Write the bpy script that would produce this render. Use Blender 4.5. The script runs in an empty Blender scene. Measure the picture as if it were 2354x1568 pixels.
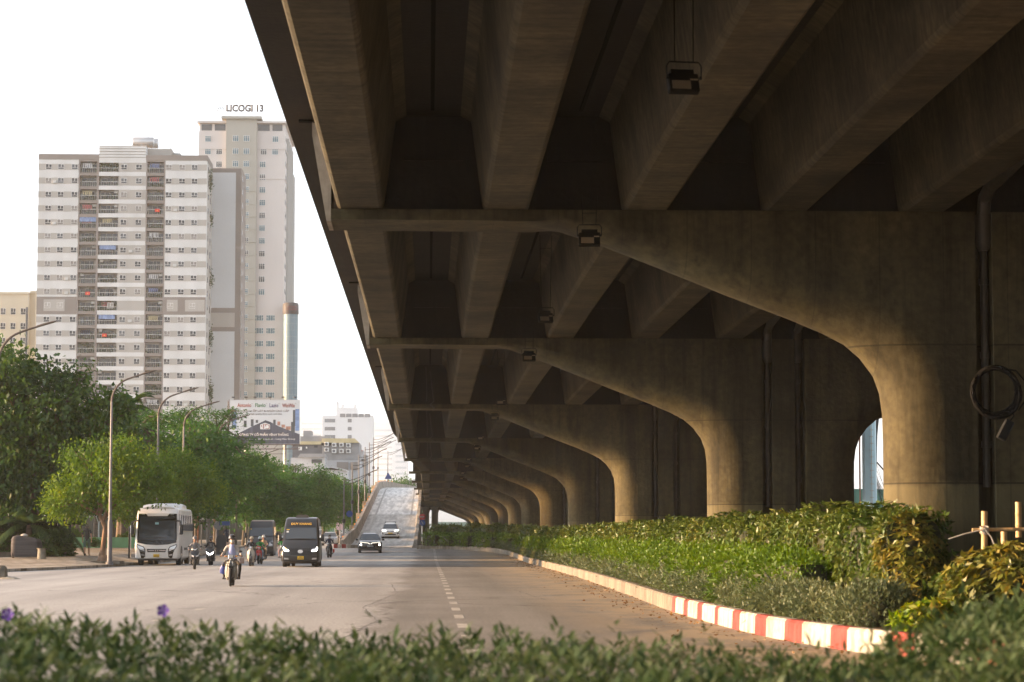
import bpy, math, random
import numpy as np
from mathutils import Vector, Matrix, noise as mnoise

random.seed(7)
RNG = np.random.default_rng(7)
R = math.radians
sc = bpy.context.scene
COL = sc.collection

# ------------------------------------------------------------------ camera
F = 5556.0                      # focal length in pixels of a 2353 px wide frame (about 85 mm)
CAMZ = 1.6
PITCH, YAW = R(4.641), R(1.968)
cam_d = bpy.data.cameras.new("camera")
cam = bpy.data.objects.new("camera", cam_d)
COL.objects.link(cam)
cam.location = (0, 0, CAMZ)
cam.rotation_euler = (R(90) + PITCH, 0, -YAW)
cam_d.sensor_fit = 'HORIZONTAL'
cam_d.sensor_width = 36.0
cam_d.lens = 36.0 * F / 2353.0
cam_d.clip_start = 0.1
cam_d.clip_end = 6000
cam_d.dof.use_dof = True
cam_d.dof.focus_distance = 120.0
cam_d.dof.aperture_fstop = 4.0
sc.camera = cam

# ------------------------------------------------------------------ light
SUN_EL, SUN_AZ = R(10.0), R(-88)      # azimuth from +Y, clockwise: the sun stands to the left, a little behind
sun_dir = Vector((math.sin(SUN_AZ) * math.cos(SUN_EL), math.cos(SUN_AZ) * math.cos(SUN_EL), math.sin(SUN_EL)))
world = bpy.data.worlds.new("World")
sc.world = world
world.use_nodes = True
wn = world.node_tree.nodes
wl = world.node_tree.links
wn.clear()
w_out = wn.new('ShaderNodeOutputWorld')
w_bg = wn.new('ShaderNodeBackground')
w_sky = wn.new('ShaderNodeTexSky')
w_hs = wn.new('ShaderNodeHueSaturation')
w_sky.sky_type = 'NISHITA'
w_sky.sun_disc = False
w_sky.sun_elevation = SUN_EL
w_sky.sun_rotation = SUN_AZ
w_sky.air_density = 1.0
w_sky.dust_density = 1.5
w_sky.ozone_density = 1.0
w_hs.inputs['Saturation'].default_value = 0.18
w_bg.inputs['Strength'].default_value = 0.15
wl.new(w_sky.outputs[0], w_hs.inputs['Color'])
w_tint = wn.new('ShaderNodeMix'); w_tint.data_type = 'RGBA'; w_tint.blend_type = 'MULTIPLY'; w_tint.inputs[0].default_value = 1.0
w_tint.inputs[7].default_value = (0.955, 0.99, 1.06, 1)
wl.new(w_hs.outputs[0], w_tint.inputs[6])
wl.new(w_tint.outputs[2], w_bg.inputs['Color'])
wl.new(w_bg.outputs[0], w_out.inputs['Surface'])

sun_d = bpy.data.lights.new("sun", 'SUN')
sun_d.energy = 4.8
sun_d.angle = R(6.0)
sun_d.color = (1.0, 0.57, 0.23)
sun = bpy.data.objects.new("sun", sun_d)
COL.objects.link(sun)
sun.rotation_euler = (-sun_dir).to_track_quat('-Z', 'Y').to_euler()

sc.view_settings.view_transform = 'Standard'
sc.view_settings.look = 'None'
sc.view_settings.gamma = 1.0
sc.view_settings.exposure = 1.85

cy = sc.cycles
cy.use_denoising = True
cy.max_bounces = 6
cy.diffuse_bounces = 3
cy.glossy_bounces = 2
cy.transmission_bounces = 3
cy.transparent_max_bounces = 4
cy.volume_bounces = 1
cy.caustics_reflective = False
cy.caustics_refractive = False
cy.sample_clamp_indirect = 6.0

# ------------------------------------------------------------------ geometry helpers
sp, cp, sy, cyw = math.sin(PITCH), math.cos(PITCH), math.sin(YAW), math.cos(YAW)
C_FWD = Vector((sy * cp, cyw * cp, sp))
C_RIGHT = Vector((cyw, -sy, 0))
C_UP = C_RIGHT.cross(C_FWD)

def at(x, y, Y):
    """World X and Z of a point of the photograph (2353 px frame) standing at depth Y."""
    d = C_FWD * F + C_RIGHT * (x - 1176.5) + C_UP * (784.0 - y)
    k = Y / d.y
    return d.x * k, CAMZ + d.z * k

def smooth(a, b, t):
    u = min(1.0, max(0.0, (t - a) / (b - a)))
    return u * u * (3 - 2 * u)

def zg(y):
    return 0.72 * smooth(150, 225, y)

class MB:
    """Collects faces, then becomes ONE mesh object."""
    def __init__(s):
        s.v, s.f, s.m, s.M, s.mi = [], [], [], None, 0
    def add(s, vs, fs):
        o = len(s.v)
        if s.M is not None:
            vs = [tuple(s.M @ Vector(p)) for p in vs]
        s.v += [tuple(p) for p in vs]
        s.f += [tuple(i + o for i in f) for f in fs]
        s.m += [s.mi] * len(fs)
        return s
    def box(s, x0, x1, y0, y1, z0, z1, b=0.0):
        if b > 0:
            return s.rbox(x0, x1, y0, y1, z0, z1, b)
        vs = [(x, y, z) for z in (z0, z1) for y in (y0, y1) for x in (x0, x1)]
        return s.add(vs, [(0, 2, 3, 1), (4, 5, 7, 6), (0, 1, 5, 4), (2, 6, 7, 3), (0, 4, 6, 2), (1, 3, 7, 5)])
    def rbox(s, x0, x1, y0, y1, z0, z1, b):
        # chamfered box: 24 vertices
        vs, fs = [], []
        idx = {}
        X, Y, Z = (x0, x1), (y0, y1), (z0, z1)
        sg = (1, -1)
        for i in (0, 1):
            for j in (0, 1):
                for k in (0, 1):
                    bx, by, bz = X[i] + sg[i] * b, Y[j] + sg[j] * b, Z[k] + sg[k] * b
                    idx[(i, j, k, 0)] = len(vs); vs.append((X[i], by, bz))
                    idx[(i, j, k, 1)] = len(vs); vs.append((bx, Y[j], bz))
                    idx[(i, j, k, 2)] = len(vs); vs.append((bx, by, Z[k]))
        for i in (0, 1):
            q = [idx[(i, a, c, 0)] for a, c in ((0, 0), (1, 0), (1, 1), (0, 1))]
            fs.append(q if i else q[::-1])
            q = [idx[(a, i, c, 1)] for a, c in ((0, 0), (1, 0), (1, 1), (0, 1))]
            fs.append(q[::-1] if i else q)
            q = [idx[(a, c, i, 2)] for a, c in ((0, 0), (1, 0), (1, 1), (0, 1))]
            fs.append(q if i else q[::-1])
        for j in (0, 1):
            for k in (0, 1):
                fs.append((idx[(0, j, k, 1)], idx[(1, j, k, 1)], idx[(1, j, k, 2)], idx[(0, j, k, 2)]))
                fs.append((idx[(j, 0, k, 0)], idx[(j, 1, k, 0)], idx[(j, 1, k, 2)], idx[(j, 0, k, 2)]))
                fs.append((idx[(j, k, 0, 0)], idx[(j, k, 1, 0)], idx[(j, k, 1, 1)], idx[(j, k, 0, 1)]))
                for i in (0, 1):
                    fs.append((idx[(i, j, k, 0)], idx[(i, j, k, 1)], idx[(i, j, k, 2)])) if True else None
        # remove double corner triangles
        seen, out = set(), []
        for f in fs:
            key = tuple(sorted(f))
            if key not in seen:
                seen.add(key); out.append(f)
        return s.add(vs, out)
    def tube(s, pts, rad, n=8, caps=True):
        pts = [Vector(p) for p in pts]
        if not hasattr(rad, '__len__'):
            rad = [rad] * len(pts)
        vs, fs = [], []
        up = None
        for i, p in enumerate(pts):
            a = pts[max(0, i - 1)]; b = pts[min(len(pts) - 1, i + 1)]
            t = (b - a).normalized()
            if up is None:
                up = Vector((0, 0, 1)) if abs(t.z) < 0.9 else Vector((1, 0, 0))
            u = (up - t * up.dot(t)).normalized()
            w = t.cross(u)
            up = u
            for k in range(n):
                a_ = 2 * math.pi * k / n
                vs.append(tuple(p + (u * math.cos(a_) + w * math.sin(a_)) * rad[i]))
        for i in range(len(pts) - 1):
            for k in range(n):
                k2 = (k + 1) % n
                fs.append((i * n + k, i * n + k2, (i + 1) * n + k2, (i + 1) * n + k))
        if caps:
            fs.append(tuple(range(n))[::-1])
            fs.append(tuple((len(pts) - 1) * n + k for k in range(n)))
        return s.add(vs, fs)
    def lathe(s, prof, c=(0, 0, 0), n=16, axis='Z'):
        """prof: list of (r, h)."""
        vs, fs = [], []
        for r, h in prof:
            for k in range(n):
                a = 2 * math.pi * k / n
                x, y = r * math.cos(a), r * math.sin(a)
                p = {'Z': (x, y, h), 'Y': (x, h, y), 'X': (h, x, y)}[axis]
                vs.append((p[0] + c[0], p[1] + c[1], p[2] + c[2]))
        for i in range(len(prof) - 1):
            for k in range(n):
                k2 = (k + 1) % n
                fs.append((i * n + k, i * n + k2, (i + 1) * n + k2, (i + 1) * n + k))
        fs.append(tuple(range(n))[::-1])
        fs.append(tuple((len(prof) - 1) * n + k for k in range(n)))
        return s.add(vs, fs)
    def ball(s, c, r, n=10, m=6):
        if not hasattr(r, '__len__'):
            r = (r, r, r)
        vs, fs = [], []
        for j in range(m + 1):
            t = math.pi * j / m
            rr = max(math.sin(t), 0.02)
            for k in range(n):
                a = 2 * math.pi * k / n
                vs.append((c[0] + r[0] * rr * math.cos(a), c[1] + r[1] * rr * math.sin(a), c[2] + r[2] * math.cos(t)))
        for j in range(m):
            for k in range(n):
                k2 = (k + 1) % n
                fs.append((j * n + k, (j + 1) * n + k, (j + 1) * n + k2, j * n + k2))
        return s.add(vs, fs)
    def prism(s, poly, a0, a1, axis='Y'):
        """poly: 2-D outline; axis Y: (x,z), axis X: (y,z), axis Z: (x,y)."""
        n = len(poly)
        def P(p, a):
            return {'Y': (p[0], a, p[1]), 'X': (a, p[0], p[1]), 'Z': (p[0], p[1], a)}[axis]
        vs = [P(p, a0) for p in poly] + [P(p, a1) for p in poly]
        fs = [tuple(range(n)), tuple(range(2 * n - 1, n - 1, -1))]
        for i in range(n):
            j = (i + 1) % n
            fs.append((i, i + n, j + n, j))
        return s.add(vs, fs)
    def loft(s, rings, caps=True, closed=True):
        n = len(rings[0])
        vs = [p for r in rings for p in r]
        fs = []
        for i in range(len(rings) - 1):
            for k in range(n if closed else n - 1):
                k2 = (k + 1) % n
                fs.append((i * n + k, i * n + k2, (i + 1) * n + k2, (i + 1) * n + k))
        if caps:
            fs.append(tuple(range(n))[::-1])
            fs.append(tuple((len(rings) - 1) * n + k for k in range(n)))
        return s.add(vs, fs)
    def quad(s, a, b, c, d):
        return s.add([a, b, c, d], [(0, 1, 2, 3)])
    def mesh(s, name, mats, smooth_=False):
        me = bpy.data.meshes.new(name)
        me.from_pydata(s.v, [], s.f)
        if not isinstance(mats, (list, tuple)):
            mats = [mats]
        for m in mats:
            me.materials.append(m)
        if len(mats) > 1:
            me.polygons.foreach_set('material_index', s.m)
        fix_normals(me)
        if smooth_:
            shade(me)
        me.update()
        return me
    def build(s, name, mats, parent=None, smooth_=False, loc=None):
        return link(name, s.mesh(name, mats, smooth_), parent, loc)

import bmesh
def fix_normals(me):
    bm = bmesh.new(); bm.from_mesh(me)
    bmesh.ops.recalc_face_normals(bm, faces=bm.faces)
    bm.to_mesh(me); bm.free()

def shade(me, ang=40):
    me.polygons.foreach_set('use_smooth', [True] * len(me.polygons))
    bm = bmesh.new(); bm.from_mesh(me)
    for e in bm.edges:
        if len(e.link_faces) == 2 and e.calc_face_angle(0) > R(ang):
            e.smooth = False
    bm.to_mesh(me); bm.free()

def link(name, me, parent=None, loc=None):
    o = bpy.data.objects.new(name, me)
    COL.objects.link(o)
    if parent is not None:
        o.parent = parent
    if loc is not None:
        o.location = loc
    return o

def tag(o, label=None, cat=None, group=None, kind=None):
    if label: o['label'] = label
    if cat: o['category'] = cat
    if group: o['group'] = group
    if kind: o['kind'] = kind
    return o

def thing(name, label, cat, loc=(0, 0, 0), rz=0.0, group=None):
    o = bpy.data.objects.new(name, None)
    o.empty_display_size = 0.2
    COL.objects.link(o)
    o.location = loc
    o.rotation_euler = (0, 0, rz)
    return tag(o, label, cat, group)

def copy_tree(o, parent=None):
    c = o.copy()
    COL.objects.link(c)
    if parent is not None:
        c.parent = parent
    for ch in list(o.children):
        copy_tree(ch, c)
    return c

# ------------------------------------------------------------------ materials
MATS = {}
def new_mat(name):
    m = bpy.data.materials.new(name)
    m.use_nodes = True
    nt = m.node_tree
    return m, nt, nt.nodes['Principled BSDF'], nt.nodes['Material Output']

def pm(name, col, rough=0.6, metal=0.0, var=0.0, scale=3.0, bump=0.0, bscale=20.0, spec=0.5, coat=0.0, emit=None, es=0.0, stretch=(1, 1, 1), detail=3.0):
    """Painted or plain surface with soft procedural variation."""
    if name in MATS:
        return MATS[name]
    m, nt, b, out = new_mat(name)
    b.inputs['Base Color'].default_value = (*col, 1)
    b.inputs['Roughness'].default_value = rough
    b.inputs['Metallic'].default_value = metal
    b.inputs['Specular IOR Level'].default_value = spec
    b.inputs['Coat Weight'].default_value = coat
    if emit:
        b.inputs['Emission Color'].default_value = (*emit, 1)
        b.inputs['Emission Strength'].default_value = es
    if var > 0 or bump > 0:
        tc = nt.nodes.new('ShaderNodeTexCoord')
        mp = nt.nodes.new('ShaderNodeMapping')
        mp.inputs['Scale'].default_value = stretch
        nt.links.new(tc.outputs['Object'], mp.inputs['Vector'])
    if var > 0:
        nz = nt.nodes.new('ShaderNodeTexNoise')
        nz.inputs['Scale'].default_value = scale
        nz.inputs['Detail'].default_value = detail
        nt.links.new(mp.outputs[0], nz.inputs['Vector'])
        cr = nt.nodes.new('ShaderNodeValToRGB')
        cr.color_ramp.elements[0].position = 0.3
        cr.color_ramp.elements[1].position = 0.7
        cr.color_ramp.elements[0].color = (*[c * (1 - var) for c in col], 1)
        cr.color_ramp.elements[1].color = (*[min(1, c * (1 + var)) for c in col], 1)
        nt.links.new(nz.outputs['Fac'], cr.inputs['Fac'])
        nt.links.new(cr.outputs['Color'], b.inputs['Base Color'])
    if bump > 0:
        n2 = nt.nodes.new('ShaderNodeTexNoise')
        n2.inputs['Scale'].default_value = bscale
        n2.inputs['Detail'].default_value = 4
        nt.links.new(mp.outputs[0], n2.inputs['Vector'])
        bp = nt.nodes.new('ShaderNodeBump')
        bp.inputs['Strength'].default_value = bump
        bp.inputs['Distance'].default_value = 0.05
        nt.links.new(n2.outputs['Fac'], bp.inputs['Height'])
        nt.links.new(bp.outputs['Normal'], b.inputs['Normal'])
    MATS[name] = m
    return m

def concrete(name, base, dark, light, streak=(0.9, 0.9, 0.12), board=None, rough=0.85, stain=0.55, lifts=False):
    """Weathered cast concrete: cloudy tone, run-down streaks, optional board marks along one axis."""
    if name in MATS:
        return MATS[name]
    m, nt, b, out = new_mat(name)
    N, L = nt.nodes, nt.links
    g = N.new('ShaderNodeNewGeometry')
    def nz(scale, det, st=(1, 1, 1), rg=0.55):
        mp = N.new('ShaderNodeMapping'); mp.inputs['Scale'].default_value = st
        L.new(g.outputs['Position'], mp.inputs['Vector'])
        n = N.new('ShaderNodeTexNoise'); n.inputs['Scale'].default_value = scale
        n.inputs['Detail'].default_value = det; n.inputs['Roughness'].default_value = rg
        L.new(mp.outputs[0], n.inputs['Vector'])
        return n.outputs['Fac']
    def ramp(fac, a, ca, b_, cb):
        r = N.new('ShaderNodeValToRGB')
        r.color_ramp.elements[0].position = a; r.color_ramp.elements[1].position = b_
        r.color_ramp.elements[0].color = (*ca, 1); r.color_ramp.elements[1].color = (*cb, 1)
        L.new(fac, r.inputs['Fac'])
        return r.outputs['Color']
    def mix(fac, a, c, mode='MIX'):
        x = N.new('ShaderNodeMix'); x.data_type = 'RGBA'; x.blend_type = mode
        if isinstance(fac, float): x.inputs[0].default_value = fac
        else: L.new(fac, x.inputs[0])
        L.new(a, x.inputs[6]); L.new(c, x.inputs[7])
        return x.outputs[2]
    c0 = ramp(nz(0.35, 5), 0.35, dark, 0.68, light)
    c1 = ramp(nz(1.7, 5, streak), 0.38, tuple(0.42 * c for c in base), 0.64, tuple(1.3 * c for c in base))
    c = mix(0.5, c0, c1)
    c2 = ramp(nz(6.0, 4), 0.35, (0.72, 0.70, 0.66), 0.65, (1.12, 1.12, 1.12))
    c = mix(stain, c, c2, 'MULTIPLY')
    if board:
        c3 = ramp(nz(1.0, 4, board, 0.7), 0.36, (0.60, 0.58, 0.55), 0.62, (1.18, 1.18, 1.18))
        c = mix(0.85, c, c3, 'MULTIPLY')
    if lifts:
        sx = N.new('ShaderNodeSeparateXYZ'); L.new(g.outputs['Position'], sx.inputs[0])
        def mth(op, a, b_=None, c_=None):
            m_ = N.new('ShaderNodeMath'); m_.operation = op
            for i_, v_ in enumerate((a, b_, c_)):
                if v_ is None: continue
                if isinstance(v_, (int, float)): m_.inputs[i_].default_value = v_
                else: L.new(v_, m_.inputs[i_])
            return m_.outputs[0]
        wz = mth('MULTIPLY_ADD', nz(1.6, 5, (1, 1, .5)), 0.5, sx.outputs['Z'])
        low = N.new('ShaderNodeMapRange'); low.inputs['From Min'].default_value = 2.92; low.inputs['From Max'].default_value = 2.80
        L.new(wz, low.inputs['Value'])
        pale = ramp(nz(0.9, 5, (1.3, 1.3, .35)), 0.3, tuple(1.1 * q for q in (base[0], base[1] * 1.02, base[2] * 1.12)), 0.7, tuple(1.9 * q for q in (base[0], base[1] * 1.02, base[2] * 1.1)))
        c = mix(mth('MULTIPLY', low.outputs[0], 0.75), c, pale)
        # thin dark pour joints and formwork seams
        jz = mth('ABSOLUTE', mth('SUBTRACT', mth('FRACT', mth('MULTIPLY', sx.outputs['Z'], 1 / 2.62)), 0.5))
        jx = mth('ABSOLUTE', mth('SUBTRACT', mth('FRACT', mth('MULTIPLY', sx.outputs['X'], 1 / 1.22)), 0.5))
        jl = mth('MAXIMUM', mth('GREATER_THAN', jz, 0.494), mth('MULTIPLY', mth('GREATER_THAN', jx, 0.490), 0.45))
        dk = N.new('ShaderNodeRGB'); dk.outputs[0].default_value = (*[q * .45 for q in dark], 1)
        c = mix(mth('MULTIPLY', jl, 0.7), c, dk.outputs[0])
        # water runs below the ledge
        run = ramp(nz(1.0, 5, (2.2, 2.2, .12), .7), 0.5, (1, 1, 1), 0.68, (0.38, 0.37, 0.35))
        c = mix(0.8, c, run, 'MULTIPLY')
    L.new(c, b.inputs['Base Color'])
    b.inputs['Roughness'].default_value = rough
    b.inputs['Specular IOR Level'].default_value = 0.25
    bp = N.new('ShaderNodeBump'); bp.inputs['Strength'].default_value = 0.35; bp.inputs['Distance'].default_value = 0.03
    L.new(nz(9.0, 5), bp.inputs['Height']); L.new(bp.outputs[0], b.inputs['Normal'])
    MATS[name] = m
    return m

def leafmat(name, cols, trans=0.35, rough=0.5, patch=0.25):
    """Leaf colours that differ from leaf to leaf and from clump to clump."""
    if name in MATS:
        return MATS[name]
    m, nt, b, out = new_mat(name)
    N, L = nt.nodes, nt.links
    N.remove(b)
    g = N.new('ShaderNodeNewGeometry')
    nz = N.new('ShaderNodeTexNoise'); nz.inputs['Scale'].default_value = patch; nz.inputs['Detail'].default_value = 2
    L.new(g.outputs['Position'], nz.inputs['Vector'])
    ad = N.new('ShaderNodeMath'); ad.operation = 'MULTIPLY_ADD'
    L.new(g.outputs['Random Per Island'], ad.inputs[0]); ad.inputs[1].default_value = 0.55
    sb = N.new('ShaderNodeMath'); sb.operation = 'MULTIPLY_ADD'; sb.inputs[1].default_value = 1.5; sb.inputs[2].default_value = -0.5
    L.new(nz.outputs['Fac'], sb.inputs[0]); L.new(sb.outputs[0], ad.inputs[2])
    r = N.new('ShaderNodeValToRGB')
    el = r.color_ramp.elements
    while len(el) < len(cols): el.new(0.5)
    for i, c in enumerate(cols):
        el[i].position = i / (len(cols) - 1); el[i].color = (*c, 1)
    L.new(ad.outputs[0], r.inputs['Fac'])
    d = N.new('ShaderNodeBsdfDiffuse'); t = N.new('ShaderNodeBsdfTranslucent'); gl = N.new('ShaderNodeBsdfGlossy')
    gl.inputs['Roughness'].default_value = rough; gl.inputs['Color'].default_value = (0.8, 0.85, 0.8, 1)
    L.new(r.outputs[0], d.inputs['Color'])
    hs = N.new('ShaderNodeHueSaturation'); hs.inputs['Hue'].default_value = 0.485; hs.inputs['Saturation'].default_value = 1.15; hs.inputs['Value'].default_value = 1.5
    L.new(r.outputs[0], hs.inputs['Color']); L.new(hs.outputs[0], t.inputs['Color'])
    m1 = N.new('ShaderNodeMixShader'); m1.inputs[0].default_value = trans
    L.new(d.outputs[0], m1.inputs[1]); L.new(t.outputs[0], m1.inputs[2])
    m2 = N.new('ShaderNodeMixShader'); m2.inputs[0].default_value = 0.03
    L.new(m1.outputs[0], m2.inputs[1]); L.new(gl.outputs[0], m2.inputs[2])
    L.new(m2.outputs[0], out.inputs['Surface'])
    MATS[name] = m
    return m

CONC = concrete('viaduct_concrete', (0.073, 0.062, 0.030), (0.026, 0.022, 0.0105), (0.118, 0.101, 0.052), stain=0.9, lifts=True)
CONC_SHADE = concrete('shade_toned_concrete', (0.010, 0.0085, 0.0055), (0.005, 0.0042, 0.0028), (0.017, 0.0145, 0.0095), streak=(0.6, 0.6, 0.6), board=(7.0, 0.5, 1.0))  # near-black tone paints the shade of the girder recesses into slab and pier heads
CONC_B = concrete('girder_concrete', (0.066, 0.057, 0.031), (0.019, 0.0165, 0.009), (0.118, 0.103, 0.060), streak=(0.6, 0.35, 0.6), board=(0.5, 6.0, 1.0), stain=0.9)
CONC_L = concrete('pale_concrete', (0.34, 0.30, 0.245), (0.20, 0.17, 0.13), (0.42, 0.38, 0.32))
KERB_M = concrete('kerb_concrete', (0.19, 0.165, 0.13), (0.085, 0.075, 0.06), (0.26, 0.23, 0.185), streak=(3, 3, 0.6))
KERB_R = concrete('kerb_red_paint', (0.27, 0.047, 0.042), (0.15, 0.035, 0.03), (0.34, 0.075, 0.065), streak=(3, 3, 0.6), stain=0.75)
KERB_W = concrete('kerb_white_paint', (0.40, 0.385, 0.345), (0.22, 0.20, 0.165), (0.50, 0.485, 0.445), streak=(3, 3, 0.6), stain=0.75)
BLACK = pm('black_plastic', (0.012, 0.012, 0.013), 0.45)
RUBBER = pm('tyre_rubber', (0.02, 0.02, 0.021), 0.85, var=0.3, scale=8)
STEEL = pm('galvanised_steel', (0.30, 0.30, 0.29), 0.5, 0.6, var=0.15, scale=2)
CHROME = pm('chrome', (0.75, 0.75, 0.76), 0.15, 1.0)
# ------------------------------------------------------------------ ground, road, pavement
def road_material():
    m, nt, b, out = new_mat('dusty_asphalt')
    N, L = nt.nodes, nt.links
    g = N.new('ShaderNodeNewGeometry')
    def nz(scale, det, st=(1, 1, 1), rg=0.55):
        mp = N.new('ShaderNodeMapping'); mp.inputs['Scale'].default_value = st
        L.new(g.outputs['Position'], mp.inputs['Vector'])
        n = N.new('ShaderNodeTexNoise'); n.inputs['Scale'].default_value = scale
        n.inputs['Detail'].default_value = det; n.inputs['Roughness'].default_value = rg
        L.new(mp.outputs[0], n.inputs['Vector'])
        return n.outputs['Fac']
    def ramp(fac, a, ca, b_, cb):
        r = N.new('ShaderNodeValToRGB')
        r.color_ramp.elements[0].position = a; r.color_ramp.elements[1].position = b_
        r.color_ramp.elements[0].color = (*ca, 1); r.color_ramp.elements[1].color = (*cb, 1)
        L.new(fac, r.inputs['Fac'])
        return r.outputs['Color']
    def mul(a, c, f=1.0):
        x = N.new('ShaderNodeMix'); x.data_type = 'RGBA'; x.blend_type = 'MULTIPLY'; x.inputs[0].default_value = f
        L.new(a, x.inputs[6]); L.new(c, x.inputs[7])
        return x.outputs[2]
    def mixf(fac, a, c):
        x = N.new('ShaderNodeMix'); x.data_type = 'RGBA'
        L.new(fac, x.inputs[0]); L.new(a, x.inputs[6]); L.new(c, x.inputs[7])
        return x.outputs[2]
    base = ramp(nz(0.12, 5, (1.0, 0.35, 1)), 0.36, (0.275, 0.272, 0.268), 0.64, (0.37, 0.368, 0.363))
    trk = ramp(nz(0.55, 4, (1.0, 0.03, 1)), 0.35, (0.70, 0.695, 0.69), 0.62, (1.06, 1.06, 1.06))
    c = mul(base, trk, 0.8)
    spk = ramp(nz(16.0, 3), 0.35, (0.66, 0.66, 0.66), 0.65, (1.26, 1.26, 1.26))
    c = mul(c, spk, 0.95)
    # darker asphalt towards the planted island, with deck shade painted in; its seam wanders
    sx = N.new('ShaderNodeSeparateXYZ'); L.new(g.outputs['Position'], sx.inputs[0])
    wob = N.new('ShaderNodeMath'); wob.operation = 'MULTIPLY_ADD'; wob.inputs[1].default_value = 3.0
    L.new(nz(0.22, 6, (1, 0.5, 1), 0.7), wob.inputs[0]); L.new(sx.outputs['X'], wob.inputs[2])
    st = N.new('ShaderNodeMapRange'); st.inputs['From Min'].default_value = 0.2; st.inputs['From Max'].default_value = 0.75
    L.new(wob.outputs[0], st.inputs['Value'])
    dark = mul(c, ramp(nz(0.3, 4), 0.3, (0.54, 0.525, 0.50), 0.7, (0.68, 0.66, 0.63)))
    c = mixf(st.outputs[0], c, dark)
    # dust and litter that gathers along the island kerb
    dst = N.new('ShaderNodeMapRange'); dst.inputs['From Min'].default_value = 2.2; dst.inputs['From Max'].default_value = 4.8
    L.new(sx.outputs['X'], dst.inputs['Value'])
    dn = N.new('ShaderNodeMath'); dn.operation = 'MULTIPLY'
    L.new(dst.outputs[0], dn.inputs[0])
    L.new(ramp(nz(0.8, 6, (1, 0.4, 1), 0.7), 0.36, (0, 0, 0), 0.55, (1, 1, 1)), dn.inputs[1])
    dc = N.new('ShaderNodeRGB'); dc.outputs[0].default_value = (0.33, 0.265, 0.185, 1)
    c = mixf(dn.outputs[0], c, dc.outputs[0])
    # long dark cracks
    vo = N.new('ShaderNodeTexVoronoi'); vo.feature = 'DISTANCE_TO_EDGE'; vo.inputs['Scale'].default_value = 0.09
    mp = N.new('ShaderNodeMapping'); mp.inputs['Scale'].default_value = (1, 0.55, 1)
    ad = N.new('ShaderNodeVectorMath'); ad.operation = 'ADD'
    nv = N.new('ShaderNodeTexNoise'); nv.inputs['Scale'].default_value = 0.5; nv.inputs['Detail'].default_value = 4
    sc_ = N.new('ShaderNodeVectorMath'); sc_.operation = 'SCALE'; sc_.inputs['Scale'].default_value = 2.2
    L.new(g.outputs['Position'], nv.inputs['Vector']); L.new(nv.outputs['Color'], sc_.inputs[0])
    L.new(g.outputs['Position'], ad.inputs[0]); L.new(sc_.outputs[0], ad.inputs[1])
    L.new(ad.outputs[0], mp.inputs['Vector']); L.new(mp.outputs[0], vo.inputs['Vector'])
    ck = ramp(vo.outputs['Distance'], 0.0, (0.55, 0.54, 0.53), 0.006, (1, 1, 1))
    c = mul(c, ck)
    L.new(c, b.inputs['Base Color'])
    b.inputs['Roughness'].default_value = 0.75
    b.inputs['Specular IOR Level'].default_value = 0.3
    bp = N.new('ShaderNodeBump'); bp.inputs['Strength'].default_value = 0.4; bp.inputs['Distance'].default_value = 0.01
    L.new(nz(30, 3), bp.inputs['Height']); L.new(bp.outputs[0], b.inputs['Normal'])
    MATS['dusty_asphalt'] = m
    return m
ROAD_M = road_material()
SOIL = pm('planter_soil', (0.085, 0.06, 0.04), 0.95, var=0.4, scale=2.5, bump=0.5)
EARTH = pm('bare_ground', (0.20, 0.18, 0.15), 0.95, var=0.25, scale=0.05)

def sheet(name, xs, ys, zf, mat):
    mb = MB()
    nx, ny = len(xs), len(ys)
    mb.v = [(x, y, zf(x, y)) for y in ys for x in xs]
    mb.f = [(j * nx + i, j * nx + i + 1, (j + 1) * nx + i + 1, (j + 1) * nx + i) for j in range(ny - 1) for i in range(nx - 1)]
    mb.m = [0] * len(mb.f)
    return tag(mb.build(name, mat, smooth_=True), kind='structure')

YS = [-40, 0, 40, 80, 120, 150, 157, 165, 172, 180, 187, 195, 202, 210, 217, 225, 240, 300, 400, 600, 900]
sheet('ground', [-3000, -400, -100, 0, 100, 400, 3000], [-300] + YS + [2000, 4500], lambda x, y: zg(y) - 0.02, EARTH)
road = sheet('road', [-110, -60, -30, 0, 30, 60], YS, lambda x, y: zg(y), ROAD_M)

# painted lane line of short dashes
PAINT = pm('worn_road_paint', (0.34, 0.33, 0.305), 0.8, var=0.4, scale=3)
mb = MB()
for k in range(-5, 34):
    y0 = 43.0 + k * 5.1
    if y0 + 2 > 205: break
    w = 0.095
    x0 = 0.62 - 0.001 * (y0 - 43)
    mb.v += [(x0 - w, y0, zg(y0) + 0.004), (x0 + w, y0, zg(y0) + 0.004), (x0 + w, y0 + 2.1, zg(y0 + 2.1) + 0.004), (x0 - w, y0 + 2.1, zg(y0 + 2.1) + 0.004)]
    o = len(mb.v) - 4
    mb.f.append((o, o + 1, o + 2, o + 3)); mb.m.append(0)
for (x0, y0, L_, w) in ((-5.0, 39.5, 1.6, 0.16), (-5.2, 46.5, 1.9, 0.12), (-5.1, 53.5, 1.6, 0.08)):
    o = len(mb.v)
    mb.v += [(x0 - w, y0, 0.004), (x0 + w, y0 + .3, 0.004), (x0 + w * 1.3, y0 + L_, 0.004), (x0 - w, y0 + L_ - .4, 0.004)]
    mb.f.append((o, o + 1, o + 2, o + 3)); mb.m.append(0)
mb.build('lane_marking', PAINT, road)
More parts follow.
